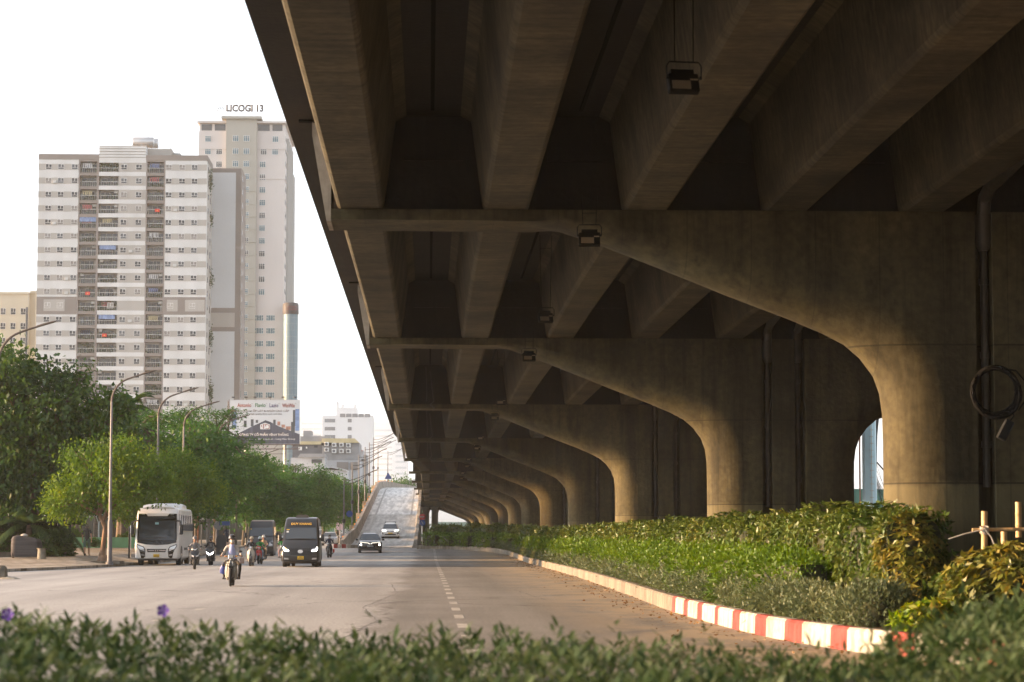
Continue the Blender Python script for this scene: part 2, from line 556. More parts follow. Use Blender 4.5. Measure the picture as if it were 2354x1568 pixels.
# tar-filled seams and old cracks that run across and along the carriageway
TAR = pm('tar_seam', (0.15, 0.145, 0.137), 0.85, var=0.4, scale=2)
rr = random.Random(31)
def seam(name, pts, w):
    m = MB(); vs, fs = [], []
    P = []
    for a, b_ in zip(pts[:-1], pts[1:]):
        n_ = max(2, int((Vector(b_) - Vector(a)).length / .7))
        P += [Vector(a).lerp(Vector(b_), k / n_) + Vector((rr.uniform(-.035, .035), rr.uniform(-.05, .05))) for k in range(n_)]
    P.append(Vector(pts[-1]))
    for i, p in enumerate(P):
        t = (P[min(i + 1, len(P) - 1)] - P[max(0, i - 1)]).normalized(); q = Vector((-t.y, t.x)) * w * rr.uniform(.25, .8)
        vs += [(p.x + q.x, p.y + q.y, zg(p.y) + .003), (p.x - q.x, p.y - q.y, zg(p.y) + .003)]
    for i in range(len(P) - 1): fs.append((2 * i, 2 * i + 1, 2 * i + 3, 2 * i + 2))
    m.add(vs, fs); m.build(name, TAR, road)
seam('tar_seam', [(-19, 66.5), (-9, 66.8), (-6.8, 66.2)], .10)
seam('tar_seam', [(-9.0, 58.2), (-5.2, 58.0)], .05)
seam('tar_seam', [(-16, 88), (-10, 89), (-3, 88.2)], .06)
seam('tar_seam', [(-1.4, 38), (-1.0, 47), (-1.5, 56), (-.9, 70), (-1.3, 84)], .035)
seam('tar_seam', [(-1.4, 47), (2.2, 46.4), (4.5, 47)], .05)
seam('tar_seam', [(3.0, 62), (2.3, 84), (2.1, 108), (1.6, 128)], .05)
seam('tar_seam', [(-12, 106), (-4, 107), (1, 106.5)], .05)

# the pavement (a broad corner of worn slabs)
def pave_material():
    m, nt, b, out = new_mat('worn_paving')
    N, L = nt.nodes, nt.links
    g = N.new('ShaderNodeNewGeometry')
    mp = N.new('ShaderNodeMapping'); mp.inputs['Scale'].default_value = (1, 1, 0.0); mp.inputs['Rotation'].default_value = (0, 0, R(12))
    L.new(g.outputs['Position'], mp.inputs['Vector'])
    br = N.new('ShaderNodeTexBrick'); br.inputs['Scale'].default_value = 1.0
    br.inputs['Mortar Size'].default_value = 0.03; br.inputs['Brick Width'].default_value = 0.8; br.inputs['Row Height'].default_value = 0.8
    br.inputs['Color1'].default_value = (0.34, 0.31, 0.275, 1); br.inputs['Color2'].default_value = (0.26, 0.235, 0.20, 1); br.inputs['Mortar'].default_value = (0.13, 0.11, 0.09, 1)
    br.inputs['Bias'].default_value = 0.1
    L.new(mp.outputs[0], br.inputs['Vector'])
    nz = N.new('ShaderNodeTexNoise'); nz.inputs['Scale'].default_value = 0.45; nz.inputs['Detail'].default_value = 6; nz.inputs['Roughness'].default_value = 0.65
    L.new(g.outputs['Position'], nz.inputs['Vector'])
    r = N.new('ShaderNodeValToRGB'); r.color_ramp.elements[0].position = 0.36; r.color_ramp.elements[1].position = 0.62
    r.color_ramp.elements[0].color = (0.60, 0.55, 0.48, 1); r.color_ramp.elements[1].color = (1.15, 1.12, 1.08, 1)
    L.new(nz.outputs['Fac'], r.inputs['Fac'])
    x = N.new('ShaderNodeMix'); x.data_type = 'RGBA'; x.blend_type = 'MULTIPLY'; x.inputs[0].default_value = 1.0
    L.new(br.outputs['Color'], x.inputs[6]); L.new(r.outputs[0], x.inputs[7]); L.new(x.outputs[2], b.inputs['Base Color'])
    b.inputs['Roughness'].default_value = 0.85; b.inputs['Specular IOR Level'].default_value = 0.2
    return m
PAVE_M = pave_material()
EDGE = [(-110, 74), (-60, 84), (-40, 92), (-28, 99), (-22.5, 106), (-19.6, 113), (-18.3, 121), (-17.6, 128), (-17.1, 136), (-16.8, 145), (-16.6, 160), (-16.5, 180), (-16.5, 200), (-16.5, 230), (-16.5, 300), (-16.5, 600)]
def zp(x, y):
    return zg(y) + 0.14 + 0.40 * min(1.0, max(0.0, (-17.6 - x) / 2.0)) * smooth(124, 141, y)
mb = MB()
cols = [0, 0.3, 1.0, 1.8, 2.8, 5, 12, 40, 120]
rows = []
E2 = []
for i in range(len(EDGE) - 1):
    for t in (0, 0.5):
        E2.append((EDGE[i][0] * (1 - t) + EDGE[i + 1][0] * t, EDGE[i][1] * (1 - t) + EDGE[i + 1][1] * t))
E2.append(EDGE[-1])
for i, (x, y) in enumerate(E2):
    a = E2[max(0, i - 1)]; c = E2[min(len(E2) - 1, i + 1)]
    n = Vector((-(c[1] - a[1]), c[0] - a[0])).normalized()
    inw = Vector((-1.0, 0.25)) if y > 120 else Vector((-0.35, 1.0)) if x < -25 else Vector((-0.8, 0.6))
    inw.normalize()
    row = [(x, y, zg(y) - 0.05)]
    for d in cols:
        px, py = x + inw.x * d, y + inw.y * d
        row.append((px, py, zp(px, py)))
    rows.append(row)
n = len(rows[0])
mb.v = [p for r_ in rows for p in r_]
mb.f = [(j * n + i, j * n + i + 1, (j + 1) * n + i + 1, (j + 1) * n + i) for j in range(len(rows) - 1) for i in range(n - 1)]
mb.m = [0] * len(mb.f)
tag(mb.build('pavement', PAVE_M), kind='structure')

# ------------------------------------------------------------------ planted island under the viaduct
KL = [(24, 9.0), (28, 7.4), (31, 6.6), (33.5, 6.05), (36, 5.72), (39.2, 5.45), (45, 5.3), (52.6, 5.27), (60, 5.4), (70, 5.6), (94, 5.95), (120, 6.1), (150, 6.2), (168, 6.15), (180, 5.9), (188, 5.45), (194, 4.7), (199, 3.6), (203, 2.2), (205.5, 0.6), (206.5, -1.0)]
def kerb_line(step=0.4):
    pts = [Vector((x, y)) for y, x in KL]
    # Catmull-Rom through the points, resampled
    out = []
    for i in range(len(pts) - 1):
        p0, p1, p2, p3 = pts[max(0, i - 1)], pts[i], pts[i + 1], pts[min(len(pts) - 1, i + 2)]
        k = max(2, int((p2 - p1).length / step))
        for j in range(k):
            t = j / k
            out.append(0.5 * ((2 * p1) + (p2 - p0) * t + (2 * p0 - 5 * p1 + 4 * p2 - p3) * t * t + (3 * p1 - p0 - 3 * p2 + p3) * t ** 3))
    out.append(pts[-1])
    return out
KP = kerb_line()
mb = MB()
s = 0.0
KH, KW = 0.33, 0.26
def kring(i):
    p = KP[i]
    a = KP[max(0, i - 1)]; c = KP[min(len(KP) - 1, i + 1)]
    t = (c - a).normalized(); nrm = Vector((t.y, -t.x))
    z = zg(p.y)
    pr = [(0, -0.1), (0.015, KH - 0.04), (0.05, KH), (KW - 0.03, KH), (KW, KH - 0.03), (KW, -0.1)]
    return [(p.x + nrm.x * d, p.y + nrm.y * d, z + h) for d, h in pr]
s0 = None
arc = [0.0]
for i in range(1, len(KP)): arc.append(arc[-1] + (KP[i] - KP[i - 1]).length)
iend = min(range(len(KP)), key=lambda i: abs(KP[i].y - 52.6))
aend = arc[iend]
for i in range(len(KP) - 1):
    a, b_ = arc[i], arc[i + 1]
    u = aend - (a + b_) / 2
    if u < 0: mb.mi = 0
    else: mb.mi = 1 if (u % 2.5) < 0.8 else 2
    mb.loft([kring(i), kring(i + 1)], caps=False, closed=False)
kerb = tag(mb.build('kerb', [KERB_M, KERB_R, KERB_W]), kind='structure')
# soil bed
mb = MB()
rows = []
for i in range(0, len(KP), 4):
    p = KP[i]
    rows.append([(p.x + KW - 0.03, p.y, zg(p.y) + KH - 0.06), (max(p.x + 1, 8.0), p.y, zg(p.y) + KH), (30.0, p.y, zg(p.y) + KH)])
rows.append([(-0.7, 207.5, zg(207.5) + KH), (8, 208.5, zg(207.5) + KH), (30, 208.5, zg(207.5) + KH)])
rows.append([(-0.7, 640, zg(640) + KH), (8, 641, zg(640) + KH), (30, 641, zg(640) + KH)])
mb.v = [p for r_ in rows for p in r_]
mb.f = [(j * 3 + i, j * 3 + i + 1, (j + 1) * 3 + i + 1, (j + 1) * 3 + i) for j in range(len(rows) - 1) for i in range(2)]
mb.m = [0] * len(mb.f)
tag(mb.build('planting_bed', SOIL), kind='structure')

# ------------------------------------------------------------------ the viaduct
PIER_Y = [46.2, 75.8, 113.4, 152.1, 190.2, 228.3, 266.4, 304.5, 342.6, 380.7, 418.8, 456.9, 495.0, 533.0]
CX = 11.05
ZL0, ZL1 = 7.58, 7.78           # ledge of the pier head, underside and top
GH = 1.85                       # girder depth
ZD = ZL1 + GH                   # underside of the deck slab
via = thing('viaduct', 'long concrete road viaduct on a row of curved hammerhead piers, dark underneath', 'viaduct', (0, 0, 0))

# deck slab, parapets and overhang
def edge_x(y):
    return -2.77 + 1.45 * smooth(184, 232, y)
mb = MB()
ys = [-150, -60, 8] + [p for p in PIER_Y[:4]] + [178, 184, 190, 196, 202, 208, 214, 220, 226, 232] + PIER_Y[6:] + [560]
XR = 24.87
for a, b_ in zip(ys[:-1], ys[1:]):
    ra = [(edge_x(a), a, ZD - 0.02), (edge_x(a) + 0.9, a, ZD), (XR - .9, a, ZD), (XR, a, ZD - 0.02), (XR, a, ZD + 0.3), (edge_x(a), a, ZD + 0.3)]
    rb = [(edge_x(b_), b_, ZD - 0.02), (edge_x(b_) + 0.9, b_, ZD), (XR - .9, b_, ZD), (XR, b_, ZD - 0.02), (XR, b_, ZD + 0.3), (edge_x(b_), b_, ZD + 0.3)]
    mb.loft([ra, rb], caps=False)
mb.build('deck_slab', CONC_SHADE, via)
mb = MB()
for a, b_ in zip(ys[:-1], ys[1:]):
    if a >= 340: continue
    rr = []
    for y in (a, b_):
        e = edge_x(y)
        rr.append([(e - 0.02, y, ZD + 0.02), (e + 0.34, y, ZD + 0.302), (e + 0.26, y, ZD + 1.1), (e - 0.02, y, ZD + 1.1)])
    mb.loft(rr, caps=False)
mb.build('parapet', CONC_L, via)
mb = MB()
mb.box(XR - .3, XR + .02, -150, 560, ZD + .02, ZD + 1.1)
mb.build('parapet', CONC_L, via)
# slots between slab panels on the overhang, dark joint strips
mb = MB()
for y in PIER_Y[:5]:
    e = edge_x(y)
    mb.box(e + 0.25, e + 1.0, y - 0.09, y + 0.09, ZD - 0.06, ZD - 0.023)
for x in (0.05, 2.85, 5.5, 8.2):
    for a, b_ in zip([8] + PIER_Y[:6], PIER_Y[:7]):
        mb.box(x - 0.035, x + 0.035, a + 1.2, b_ - 1.2, ZD - 0.03, ZD - 0.004)
mb.build('joint_strip', pm('joint_black', (0.003, 0.003, 0.002), 0.95, spec=.05), via)

GX = [-1.31, 1.45, 4.10, 6.78, 9.42, 12.68, 15.32, 18.0, 20.65, 23.41]
def gx(k, y):
    sh = 0.95 * smooth(0, 1, (y - 190.2) / 38.1) if y < 228.3 else 0.95
    if y <= 190.2: sh = 0
    if 190.2 < y < 228.3: sh = 0.95 * (y - 190.2) / 38.1
    w = max(0.0, 1 - k / 5.0)
    return GX[k] + sh * w
def girder_ring(x, y, jit):
    hb, ht, c = 0.445, 0.66, 0.085
    z0 = ZL1 + 0.003 + jit
    return [(x - hb + c, y, z0), (x + hb - c, y, z0), (x + hb - .03, y, z0 + .035), (x + hb, y, z0 + c), (x + ht, y, ZD - 0.12), (x + ht + .22, y, ZD + .01), (x - ht - .22, y, ZD + .01), (x - ht, y, ZD - 0.12), (x - hb, y, z0 + c), (x - hb + .03, y, z0 + .035)]
spans = [(-30, 8.2), (8.2, PIER_Y[0])] + list(zip(PIER_Y[:-1], PIER_Y[1:]))
far = MB()
for si, (a, b_) in enumerate(spans):
    for k in range(10):
        if si == 0: continue
        tgt = MB() if si < 10 else far
        y0, y1 = a + 0.47, b_ - 0.47
        nseg = 8
        rings = []
        for q in range(nseg + 1):
            y = y0 + (y1 - y0) * q / nseg
            rings.append(girder_ring(gx(k, y), y, 0.06 * math.sin(math.pi * q / nseg)))
        tgt.loft(rings)
        if si < 10:
            tgt.build('girder', CONC_B, via)
tag(far.build('distant_girders', CONC_B, via), kind='stuff')

# piers
LOW = [(-1.86, 7.58), (0.5, 7.57), (2.0, 7.56), (2.5, 7.50), (3.28, 7.22), (4.4, 6.78), (5.66, 6.27), (6.94, 5.78), (7.58, 5.51), (8.0, 5.29), (8.30, 5.03), (8.55, 4.69), (8.67, 4.35), (8.72, 3.95), (8.73, 3.4), (8.73, 2.2), (8.73, 1.0), (8.73, -0.3)]
INS = [0.06, 0.06, 0.07, 0.14, 0.34, 0.52, 0.68, 0.86, 0.94, 0.98, 1.0, 1.02, 1.04, 1.05, 1.05, 1.05, 1.05, 1.05]
HT = 0.84
def pier_meshes():
    nrm = []
    for i in range(len(LOW)):
        a = LOW[max(0, i - 1)]; c = LOW[min(len(LOW) - 1, i + 1)]
        t = Vector((c[0] - a[0], c[1] - a[1])).normalized()
        nrm.append(Vector((-t.y, t.x)))      # into the concrete (up and to the right)
    mb = MB()
    K = 8
    for sgn in (1, -1):
        rings = []
        for i, (x, z) in enumerate(LOW):
            n_ = nrm[i]
            if i == len(LOW) - 1 or LOW[i][0] == 8.73: n_ = Vector((1, 0))
            if i < 3: n_ = Vector((0, 1))
            ring = []
            for k in range(-K, K + 1):
                a = math.pi / 2 * k / K
                ins = INS[i] * (1 - math.cos(a))
                yy = HT * math.sin(a)
                if i < 3:       # square ledge
                    yy = HT * max(-1, min(1, 1.25 * k / K)); ins = 0.0 if abs(k) < K else INS[i]
                px, pz = x + n_.x * ins, z + n_.y * ins
                if sgn < 0: px = 2 * CX - px
                ring.append((px, yy, pz))
            rings.append(ring)
        mb.loft(rings, caps=False, closed=False)
        xs = 10.37 if sgn > 0 else 2 * CX - 10.37
        for kk in (0, 2 * K):
            poly = [r_[kk] for r_ in rings] + [(xs, rings[0][kk][1], -0.3), (xs, rings[0][kk][1], ZL1)] + [(rings[0][kk][0], rings[0][kk][1], ZL1)]
            o = len(mb.v)
            mb.v += poly
            mb.f.append(tuple(range(o, o + len(poly)))); mb.m.append(0)
        # top, end and slot face
        x0 = rings[0][0][0]
        mb.quad((x0, -HT, ZL1), (xs, -HT, ZL1), (xs, HT, ZL1), (x0, HT, ZL1))
        mb.quad((x0, -HT, ZL1), (x0, HT, ZL1), (x0, HT, 7.58), (x0, -HT, 7.58))
        mb.quad((xs, -HT, -0.3), (xs, HT, -0.3), (xs, HT, ZL1), (xs, -HT, ZL1))
    bm = bmesh.new()
    me = mb.mesh('pier', CONC)
    bm.from_mesh(me)
    bmesh.ops.remove_doubles(bm, verts=bm.verts, dist=0.0005)
    bmesh.ops.recalc_face_normals(bm, faces=bm.faces)
    bm.to_mesh(me); bm.free()
    shade(me, 35)
    # centre web, recessed slots behind the pipes, stem wall between the girders
    m2 = MB()
    m2.box(10.70, 11.40, -HT + .004, HT - .004, -0.3, ZL1 - .004)
    m2.box(10.36, 11.74, -0.35, 0.35, -0.3, ZL1 - .01)
    core = m2.mesh('pier_core', CONC)
    m3 = MB()
    m3.box(-1.5, 23.6, -0.45, 0.45, ZL1 - 0.02, ZD + 0.005)
    for x in GX[:-1]:
        m3.box(x + 0.8, x + 1.95, -0.53, -0.44, ZL1 + .98, ZL1 + 1.06)
    stem = m3.mesh('pier_head', CONC_SHADE)
    # upstand that closes the end of the pier head
    end = []
    for xe, d in ((-1.95, 1), (2 * CX + 1.95, -1)):
        m4 = MB()
        m4.prism([(xe, 7.56), (xe + d * .085, 7.56), (xe + d * .085, 9.3), (xe - d * .28, 9.45), (xe - d * .28, 9.2)], -0.7, 0.7)
        end.append(m4.mesh('end_block', CONC_L))
    # drain pipes
    m5 = MB()
    xp = 10.585
    m5.tube([(xp, -0.6, 2.55), (xp, -0.6, 7.1)], 0.075, 10)
    for z in (3.3, 5.0, 6.4): m5.lathe([(0.1, z), (0.1, z + .12)], (xp, -0.6, 0), 10)
    m5.lathe([(0.10, 7.05), (0.17, 7.2), (0.17, 7.75)], (xp, -0.62, 0), 10)
    m5.tube([(xp, -0.62, 7.7), (xp, -0.75, 8.05), (xp, -1.3, 8.2), (xp - .25, -6, 8.35), (xp - .25, -14, 8.5)], 0.13, 10)
    pipe = m5.mesh('drain_pipe', pm('pvc_pipe_grey', (0.065, 0.058, 0.047), 0.5, var=0.3, scale=3), True)
    m6 = MB()
    xq = 11.515
    m6.tube([(xq, -0.6, 0.3), (xq, -0.6, 7.1)], 0.075, 10)
    for z in (1.3, 3.3, 5.0, 6.4): m6.lathe([(0.1, z), (0.1, z + .12)], (xq, -0.6, 0), 10)
    m6.lathe([(0.10, 7.05), (0.17, 7.2), (0.17, 7.75)], (xq, -0.62, 0), 10)
    m6.tube([(xq, -0.62, 7.7), (xq, -0.75, 8.05), (xq, -1.3, 8.2), (xq + .25, -6, 8.35), (xq + .25, -14, 8.5)], 0.13, 10)
    pipe2 = m6.mesh('drain_pipe', MATS['pvc_pipe_grey'], True)
    return me, core, stem, end, pipe, pipe2
PM = pier_meshes()
for i, y in enumerate(PIER_Y):
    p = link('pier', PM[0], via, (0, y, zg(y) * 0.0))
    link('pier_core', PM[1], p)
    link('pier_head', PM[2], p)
    if i < 5:
        link('end_block', PM[3][0], p); link('end_block', PM[3][1], p)
    if i < 8:
        link('drain_pipe', PM[4], p)
        link('drain_pipe', PM[5], p)
    if i == 0:
        p['label'] = 'nearest pier, with a coil of cable on its drain pipe'
# ------------------------------------------------------------------ the ramp that climbs beside the viaduct
RP = [(213, 0.70), (222, 0.80), (232, 0.98), (250, 1.50), (270, 2.72), (295, 4.35), (330, 6.62), (355, 8.22), (364, 8.72), (375, 9.15), (390, 9.55), (410, 9.85), (440, 9.98), (480, 10.0), (560, 10.0)]
def zr(y):
    for (a, za), (b_, zb) in zip(RP[:-1], RP[1:]):
        if a <= y <= b_:
            return za + (zb - za) * (y - a) / (b_ - a)
    return RP[0][1] if y < RP[0][0] else RP[-1][1]
def rsh(y):
    return 0 if y < 364 else 5.0 * ((y - 364) / 86.0) ** 2
rys = [213, 217, 222, 227, 232, 241, 250, 260, 270, 282, 295, 312, 330, 345, 355, 364, 370, 376, 383, 390, 400, 410, 425, 440, 460, 480]
RXL, RXR = -7.42, -1.36
ramp = thing('flyover_ramp', 'pale single lane ramp climbing beside the viaduct between low concrete parapets', 'ramp', (0, 0, 0))
RAMP_M = concrete('ramp_concrete', (0.70, 0.69, 0.67), (0.62, 0.61, 0.59), (0.76, 0.75, 0.73), streak=(1.2, 0.06, 1), stain=0.3)
RAMP_D = concrete('ramp_asphalt', (0.46, 0.455, 0.44), (0.40, 0.395, 0.38), (0.52, 0.51, 0.495), streak=(1.2, 0.06, 1), stain=0.4)
PAR_M = concrete('parapet_concrete', (0.29, 0.265, 0.23), (0.14, 0.125, 0.105), (0.38, 0.35, 0.31), streak=(0.7, 0.7, 0.35), stain=0.8)
mb = MB()
for a, b_ in zip(rys[:-1], rys[1:]):
    mb.mi = 1 if b_ <= 295 else 0
    mb.quad((RXL + rsh(a), a, zr(a) + .01), (RXR + rsh(a), a, zr(a) + .01), (RXR + rsh(b_), b_, zr(b_) + .01), (RXL + rsh(b_), b_, zr(b_) + .01))
mb.build('roadway', [RAMP_M, RAMP_D], ramp)
mb = MB()
for x0, w in ((RXL + 1.0, 0.12), (RXR - 0.75, 0.12)):
    for a, b_ in zip(rys[:-1], rys[1:]):
        mb.quad((x0 - w + rsh(a), a, zr(a) + .016), (x0 + w + rsh(a), a, zr(a) + .016), (x0 + w + rsh(b_), b_, zr(b_) + .016), (x0 - w + rsh(b_), b_, zr(b_) + .016))
mb.build('edge_line', PAINT, ramp)
def wall_h(y, full):
    return full * (0.62 + 0.38 * smooth(213, 228, y))
for side in (0, 1):
    mb = MB()
    full = 1.05
    rings = []
    for y in rys:
        h = wall_h(y, full)
        x = RXL if side == 0 else RXR
        d = -1 if side == 0 else 1
        s_ = rsh(y)
        wob = 0.02 * math.sin(y * 0.9)
        base = -0.1 if y < 345 else zr(y) - 1.0
        # inner foot, inner top, outer top, outer foot
        rings.append([(x - d * 0.12 + s_, y, zr(y) + .0), (x + d * 0.02 + s_, y, zr(y) + .32), (x + d * 0.06 + s_, y, zr(y) + h + wob), (x + d * 0.36 + s_, y, zr(y) + h + wob), (x + d * 0.40 + s_, y, base)])
    mb.loft(rings)
    mb.build('parapet', PAR_M, ramp)
# blocks that carry the lamp posts, and round amber reflectors along the parapet
LAMP_Y = [232, 257, 281, 308, 330, 355, 379, 455]
for y in LAMP_Y[1:7]:
    mb = MB()
    mb.rbox(RXL - 0.40 - 0.55, RXL - 0.39, y - 0.7, y + 0.7, zr(y) - 0.5, zr(y) + 0.95, 0.03)
    mb.build('post_block', pm('yellowish_concrete', (0.34, 0.28, 0.18), 0.85, var=0.3, scale=2), ramp)
AMBER = pm('amber_reflector', (0.75, 0.26, 0.02), 0.35)
ref_me = MB().lathe([(0.02, -0.06), (0.08, -0.05), (0.095, 0.0), (0.09, 0.03)], (0, 0, 0), 12, 'Y').mesh('reflector', AMBER, True)
y = 226.0
k = 0
while y < 368:
    link('reflector', ref_me, ramp, (RXL - 0.52 + rsh(y), y, zr(y) + wall_h(y, 1.05) * 0.75))
    y += 7.0 * (1 + 0.1 * math.sin(k)); k += 1
for y in (367, 371, 375, 380, 386, 393, 401, 410):
    link('reflector', ref_me, ramp, (RXL - 0.2 + rsh(y), y, zr(y) + 1.15))
# round columns and cross beam under the upper ramp
for yc, xc in ((318, -0.42), (318, 0.75), (352, -0.30), (352, 1.0)):
    mb = MB()
    mb.lathe([(0.38, -0.2), (0.38, 5.1), (0.55, 5.6)], (xc, yc, 0), 16)
    mb.build('column', CONC_L, ramp, True)
for yc in (318, 352):
    mb = MB(); mb.rbox(-1.25, 1.9, yc - 0.6, yc + 0.6, 5.6, 6.3, 0.05)
    mb.build('cross_beam', CONC, ramp)
# ------------------------------------------------------------------ vegetation
def quads_mesh(name, V, mat, k=4):
    """V: (N,k,3) corner points, one k-gon per leaf."""
    N = V.shape[0]
    me = bpy.data.meshes.new(name)
    me.vertices.add(N * k); me.loops.add(N * k); me.polygons.add(N)
    me.vertices.foreach_set('co', V.reshape(-1).astype(np.float32))
    me.loops.foreach_set('vertex_index', np.arange(N * k, dtype=np.int32))
    me.polygons.foreach_set('loop_start', np.arange(0, N * k, k, dtype=np.int32))
    me.polygons.foreach_set('loop_total', np.full(N, k, dtype=np.int32))
    me.materials.append(mat)
    me.update(calc_edges=True)
    return me

def unit(a):
    return a / np.maximum(np.linalg.norm(a, axis=-1, keepdims=True), 1e-6)

def leaves(P, D, L, W, rng, fold=0.0):
    """Pointed leaf quads at P along D."""
    N = P.shape[0]
    D = unit(D)
    up = unit(rng.normal(size=(N, 3)) * 0.55 + np.array([0, 0, 1.0]))
    S = unit(np.cross(D, up))
    Ln = (L * rng.uniform(0.7, 1.3, (N, 1)))
    Wn = (W * rng.uniform(0.75, 1.25, (N, 1)))
    Nn = np.cross(S, D)
    mid = P + D * Ln * 0.45
    V = np.stack([P, mid + S * Wn * 0.5 - Nn * fold * Wn, P + D * Ln, mid - S * Wn * 0.5 - Nn * fold * Wn], axis=1)
    return V

def crown_points(blobs, n, rng, inner=0.35, lump=0.35):
    B = np.array(blobs)
    w = (B[:, 3] * B[:, 4] + B[:, 4] * B[:, 5] + B[:, 3] * B[:, 5])
    idx = rng.choice(len(B), n, p=w / w.sum())
    d = unit(rng.normal(size=(n, 3)))
    r = inner + (1 - inner) * rng.uniform(0, 1, (n, 1)) ** 0.55
    # lumps: sprigs gather round preferred directions
    k = np.sin(d[:, :1] * 7 + idx[:, None]) * np.sin(d[:, 1:2] * 6 + 2.1 * idx[:, None]) * np.sin(d[:, 2:] * 5 + 0.7 * idx[:, None])
    r = r * (1 + lump * k)
    return B[idx, :3] + d * r * B[idx, 3:6], d, idx

BARK = pm('tree_bark', (0.055, 0.043, 0.03), 0.9, var=0.4, scale=6, bump=0.6, bscale=12, stretch=(1, 1, 0.3))
BARK_R = pm('reddish_bark', (0.17, 0.10, 0.06), 0.9, var=0.45, scale=5, bump=0.6, bscale=12, stretch=(1, 1, 0.3))
LEAF_D = leafmat('dark_fig_leaves', [(0.0087, 0.0266, 0.0041), (0.0177, 0.0484, 0.0057), (0.0321, 0.0766, 0.0078), (0.0608, 0.1093, 0.0105)], 0.35, patch=0.35)
LEAF_Y = leafmat('yellow_green_leaves', [(0.0317, 0.0752, 0.0072), (0.0601, 0.1254, 0.0109), (0.0918, 0.1653, 0.0119), (0.1484, 0.2104, 0.0154)], 0.4, patch=0.4)
LEAF_T = leafmat('almond_leaves', [(0.0109, 0.0368, 0.0072), (0.0210, 0.0640, 0.0100), (0.0337, 0.0938, 0.0132), (0.0522, 0.1270, 0.0171)], 0.35, patch=0.3)
LEAF_G = leafmat('street_tree_leaves', [(0.0177, 0.0551, 0.0107), (0.0294, 0.0870, 0.0140), (0.0459, 0.1199, 0.0175), (0.0705, 0.1553, 0.0234)], 0.35, patch=0.25)

def tree_meshes(name, blobs, sprigs, per, L, W, leaf, bark, trunk, r0, limbs=None, flat=0.0, droop=0.35, spread=0.45, seed=1, inner=0.3):
    rng = np.random.default_rng(seed)
    C, d, idx = crown_points(blobs, sprigs, rng, inner)
    P = np.repeat(C, per, axis=0); D0 = np.repeat(d, per, axis=0)
    off = rng.normal(size=P.shape) * spread
    off[:, 2] *= (1 - flat)
    P = P + off
    D = D0 * 0.6 + unit(rng.normal(size=P.shape)) * 0.9
    D[:, 2] = D[:, 2] * (1 - flat) - droop
    me = quads_mesh('crown', leaves(P, D, L, W, rng, 0.12), leaf)
    mb = MB()
    rr = random.Random(seed)
    n = len(trunk)
    mb.tube(trunk, [r0 * (1.45 if i == 0 else 1 - 0.5 * i / n) for i in range(n)], 10)
    top = Vector(trunk[-1]); mid = Vector(trunk[-2])
    for i, b in enumerate(blobs):
        c = Vector(b[:3])
        st = top if i % 3 else mid.lerp(top, 0.5)
        m1 = st.lerp(c, 0.4) + Vector((rr.uniform(-.4, .4), rr.uniform(-.4, .4), rr.uniform(0.0, .5)))
        e = c + Vector((rr.uniform(-.3, .3) * b[3], rr.uniform(-.3, .3) * b[4], b[5] * .4))
        mb.tube([st, m1, c, e], [r0 * .5, r0 * .36, r0 * .22, r0 * .08], 6)
        for q in range(3):
            tip = c + Vector((rr.uniform(-1, 1) * b[3], rr.uniform(-1, 1) * b[4], rr.uniform(-.4, .9) * b[5])) * 0.85
            mb.tube([m1.lerp(c, .6), c.lerp(tip, .5) + Vector((0, 0, .15)), tip], [r0 * .2, r0 * .12, r0 * .04], 5)
    return me, mb.mesh('trunk', bark, True)

def put_tree(name, label, meshes, x, y, group, rz=0.0, s=1.0, z=None):
    t = thing(name, label, 'tree', (x, y, zp(x, y) if z is None else z), rz, group)
    t.scale = (s, s, s)
    link('trunk', meshes[1], t); link('crown', meshes[0], t)
    return t

# the great dark fig tree at the left
rr = random.Random(3)
fig_blobs = [(-0.5, 0, 9.2, 3.0, 3.2, 2.6), (1.5, -0.8, 8.2, 2.6, 2.6, 2.2), (3.6, -0.5, 7.4, 2.2, 2.4, 1.9), (-2.8, 0.4, 8.6, 2.6, 2.8, 2.4), (-1.6, -1, 11.0, 2.1, 2.2, 1.5), (0.6, -0.6, 6.0, 2.8, 2.6, 2.0), (3.0, 0.2, 5.2, 2.2, 2.4, 1.7), (-2.2, -0.6, 6.0, 2.8, 2.6, 2.2), (-0.4, -0.8, 4.0, 2.6, 2.2, 1.5), (2.2, -0.4, 3.6, 1.8, 2.0, 1.1), (-3.4, -.5, 4.0, 2.2, 2.2, 1.6), (4.6, -1.2, 9.0, 1.0, 1.0, 0.55), (5.5, -1.2, 8.4, 0.8, 0.8, 0.5), (2.6, -1.0, 10.2, 1.1, 1.1, 0.7)]
FIG = tree_meshes('fig', fig_blobs, 1700, 15, 0.34, 0.19, LEAF_D, BARK, [(0, 0, -.1), (0.1, 0, 1.6), (-.1, 0, 3.4), (.1, 0, 5)], 0.42, droop=0.75, spread=0.36, seed=11, inner=0.45)
put_tree('fig_tree', 'tallest dark fig tree with drooping leaves at the left edge, above the covered cart', FIG, -23.2, 143, 'park trees at the left')
put_tree('fig_tree', 'dark tree at the far left, partly cut by the frame, behind the tall drooping fig', FIG, -31.5, 156, 'park trees at the left', 2.0, 1.0)
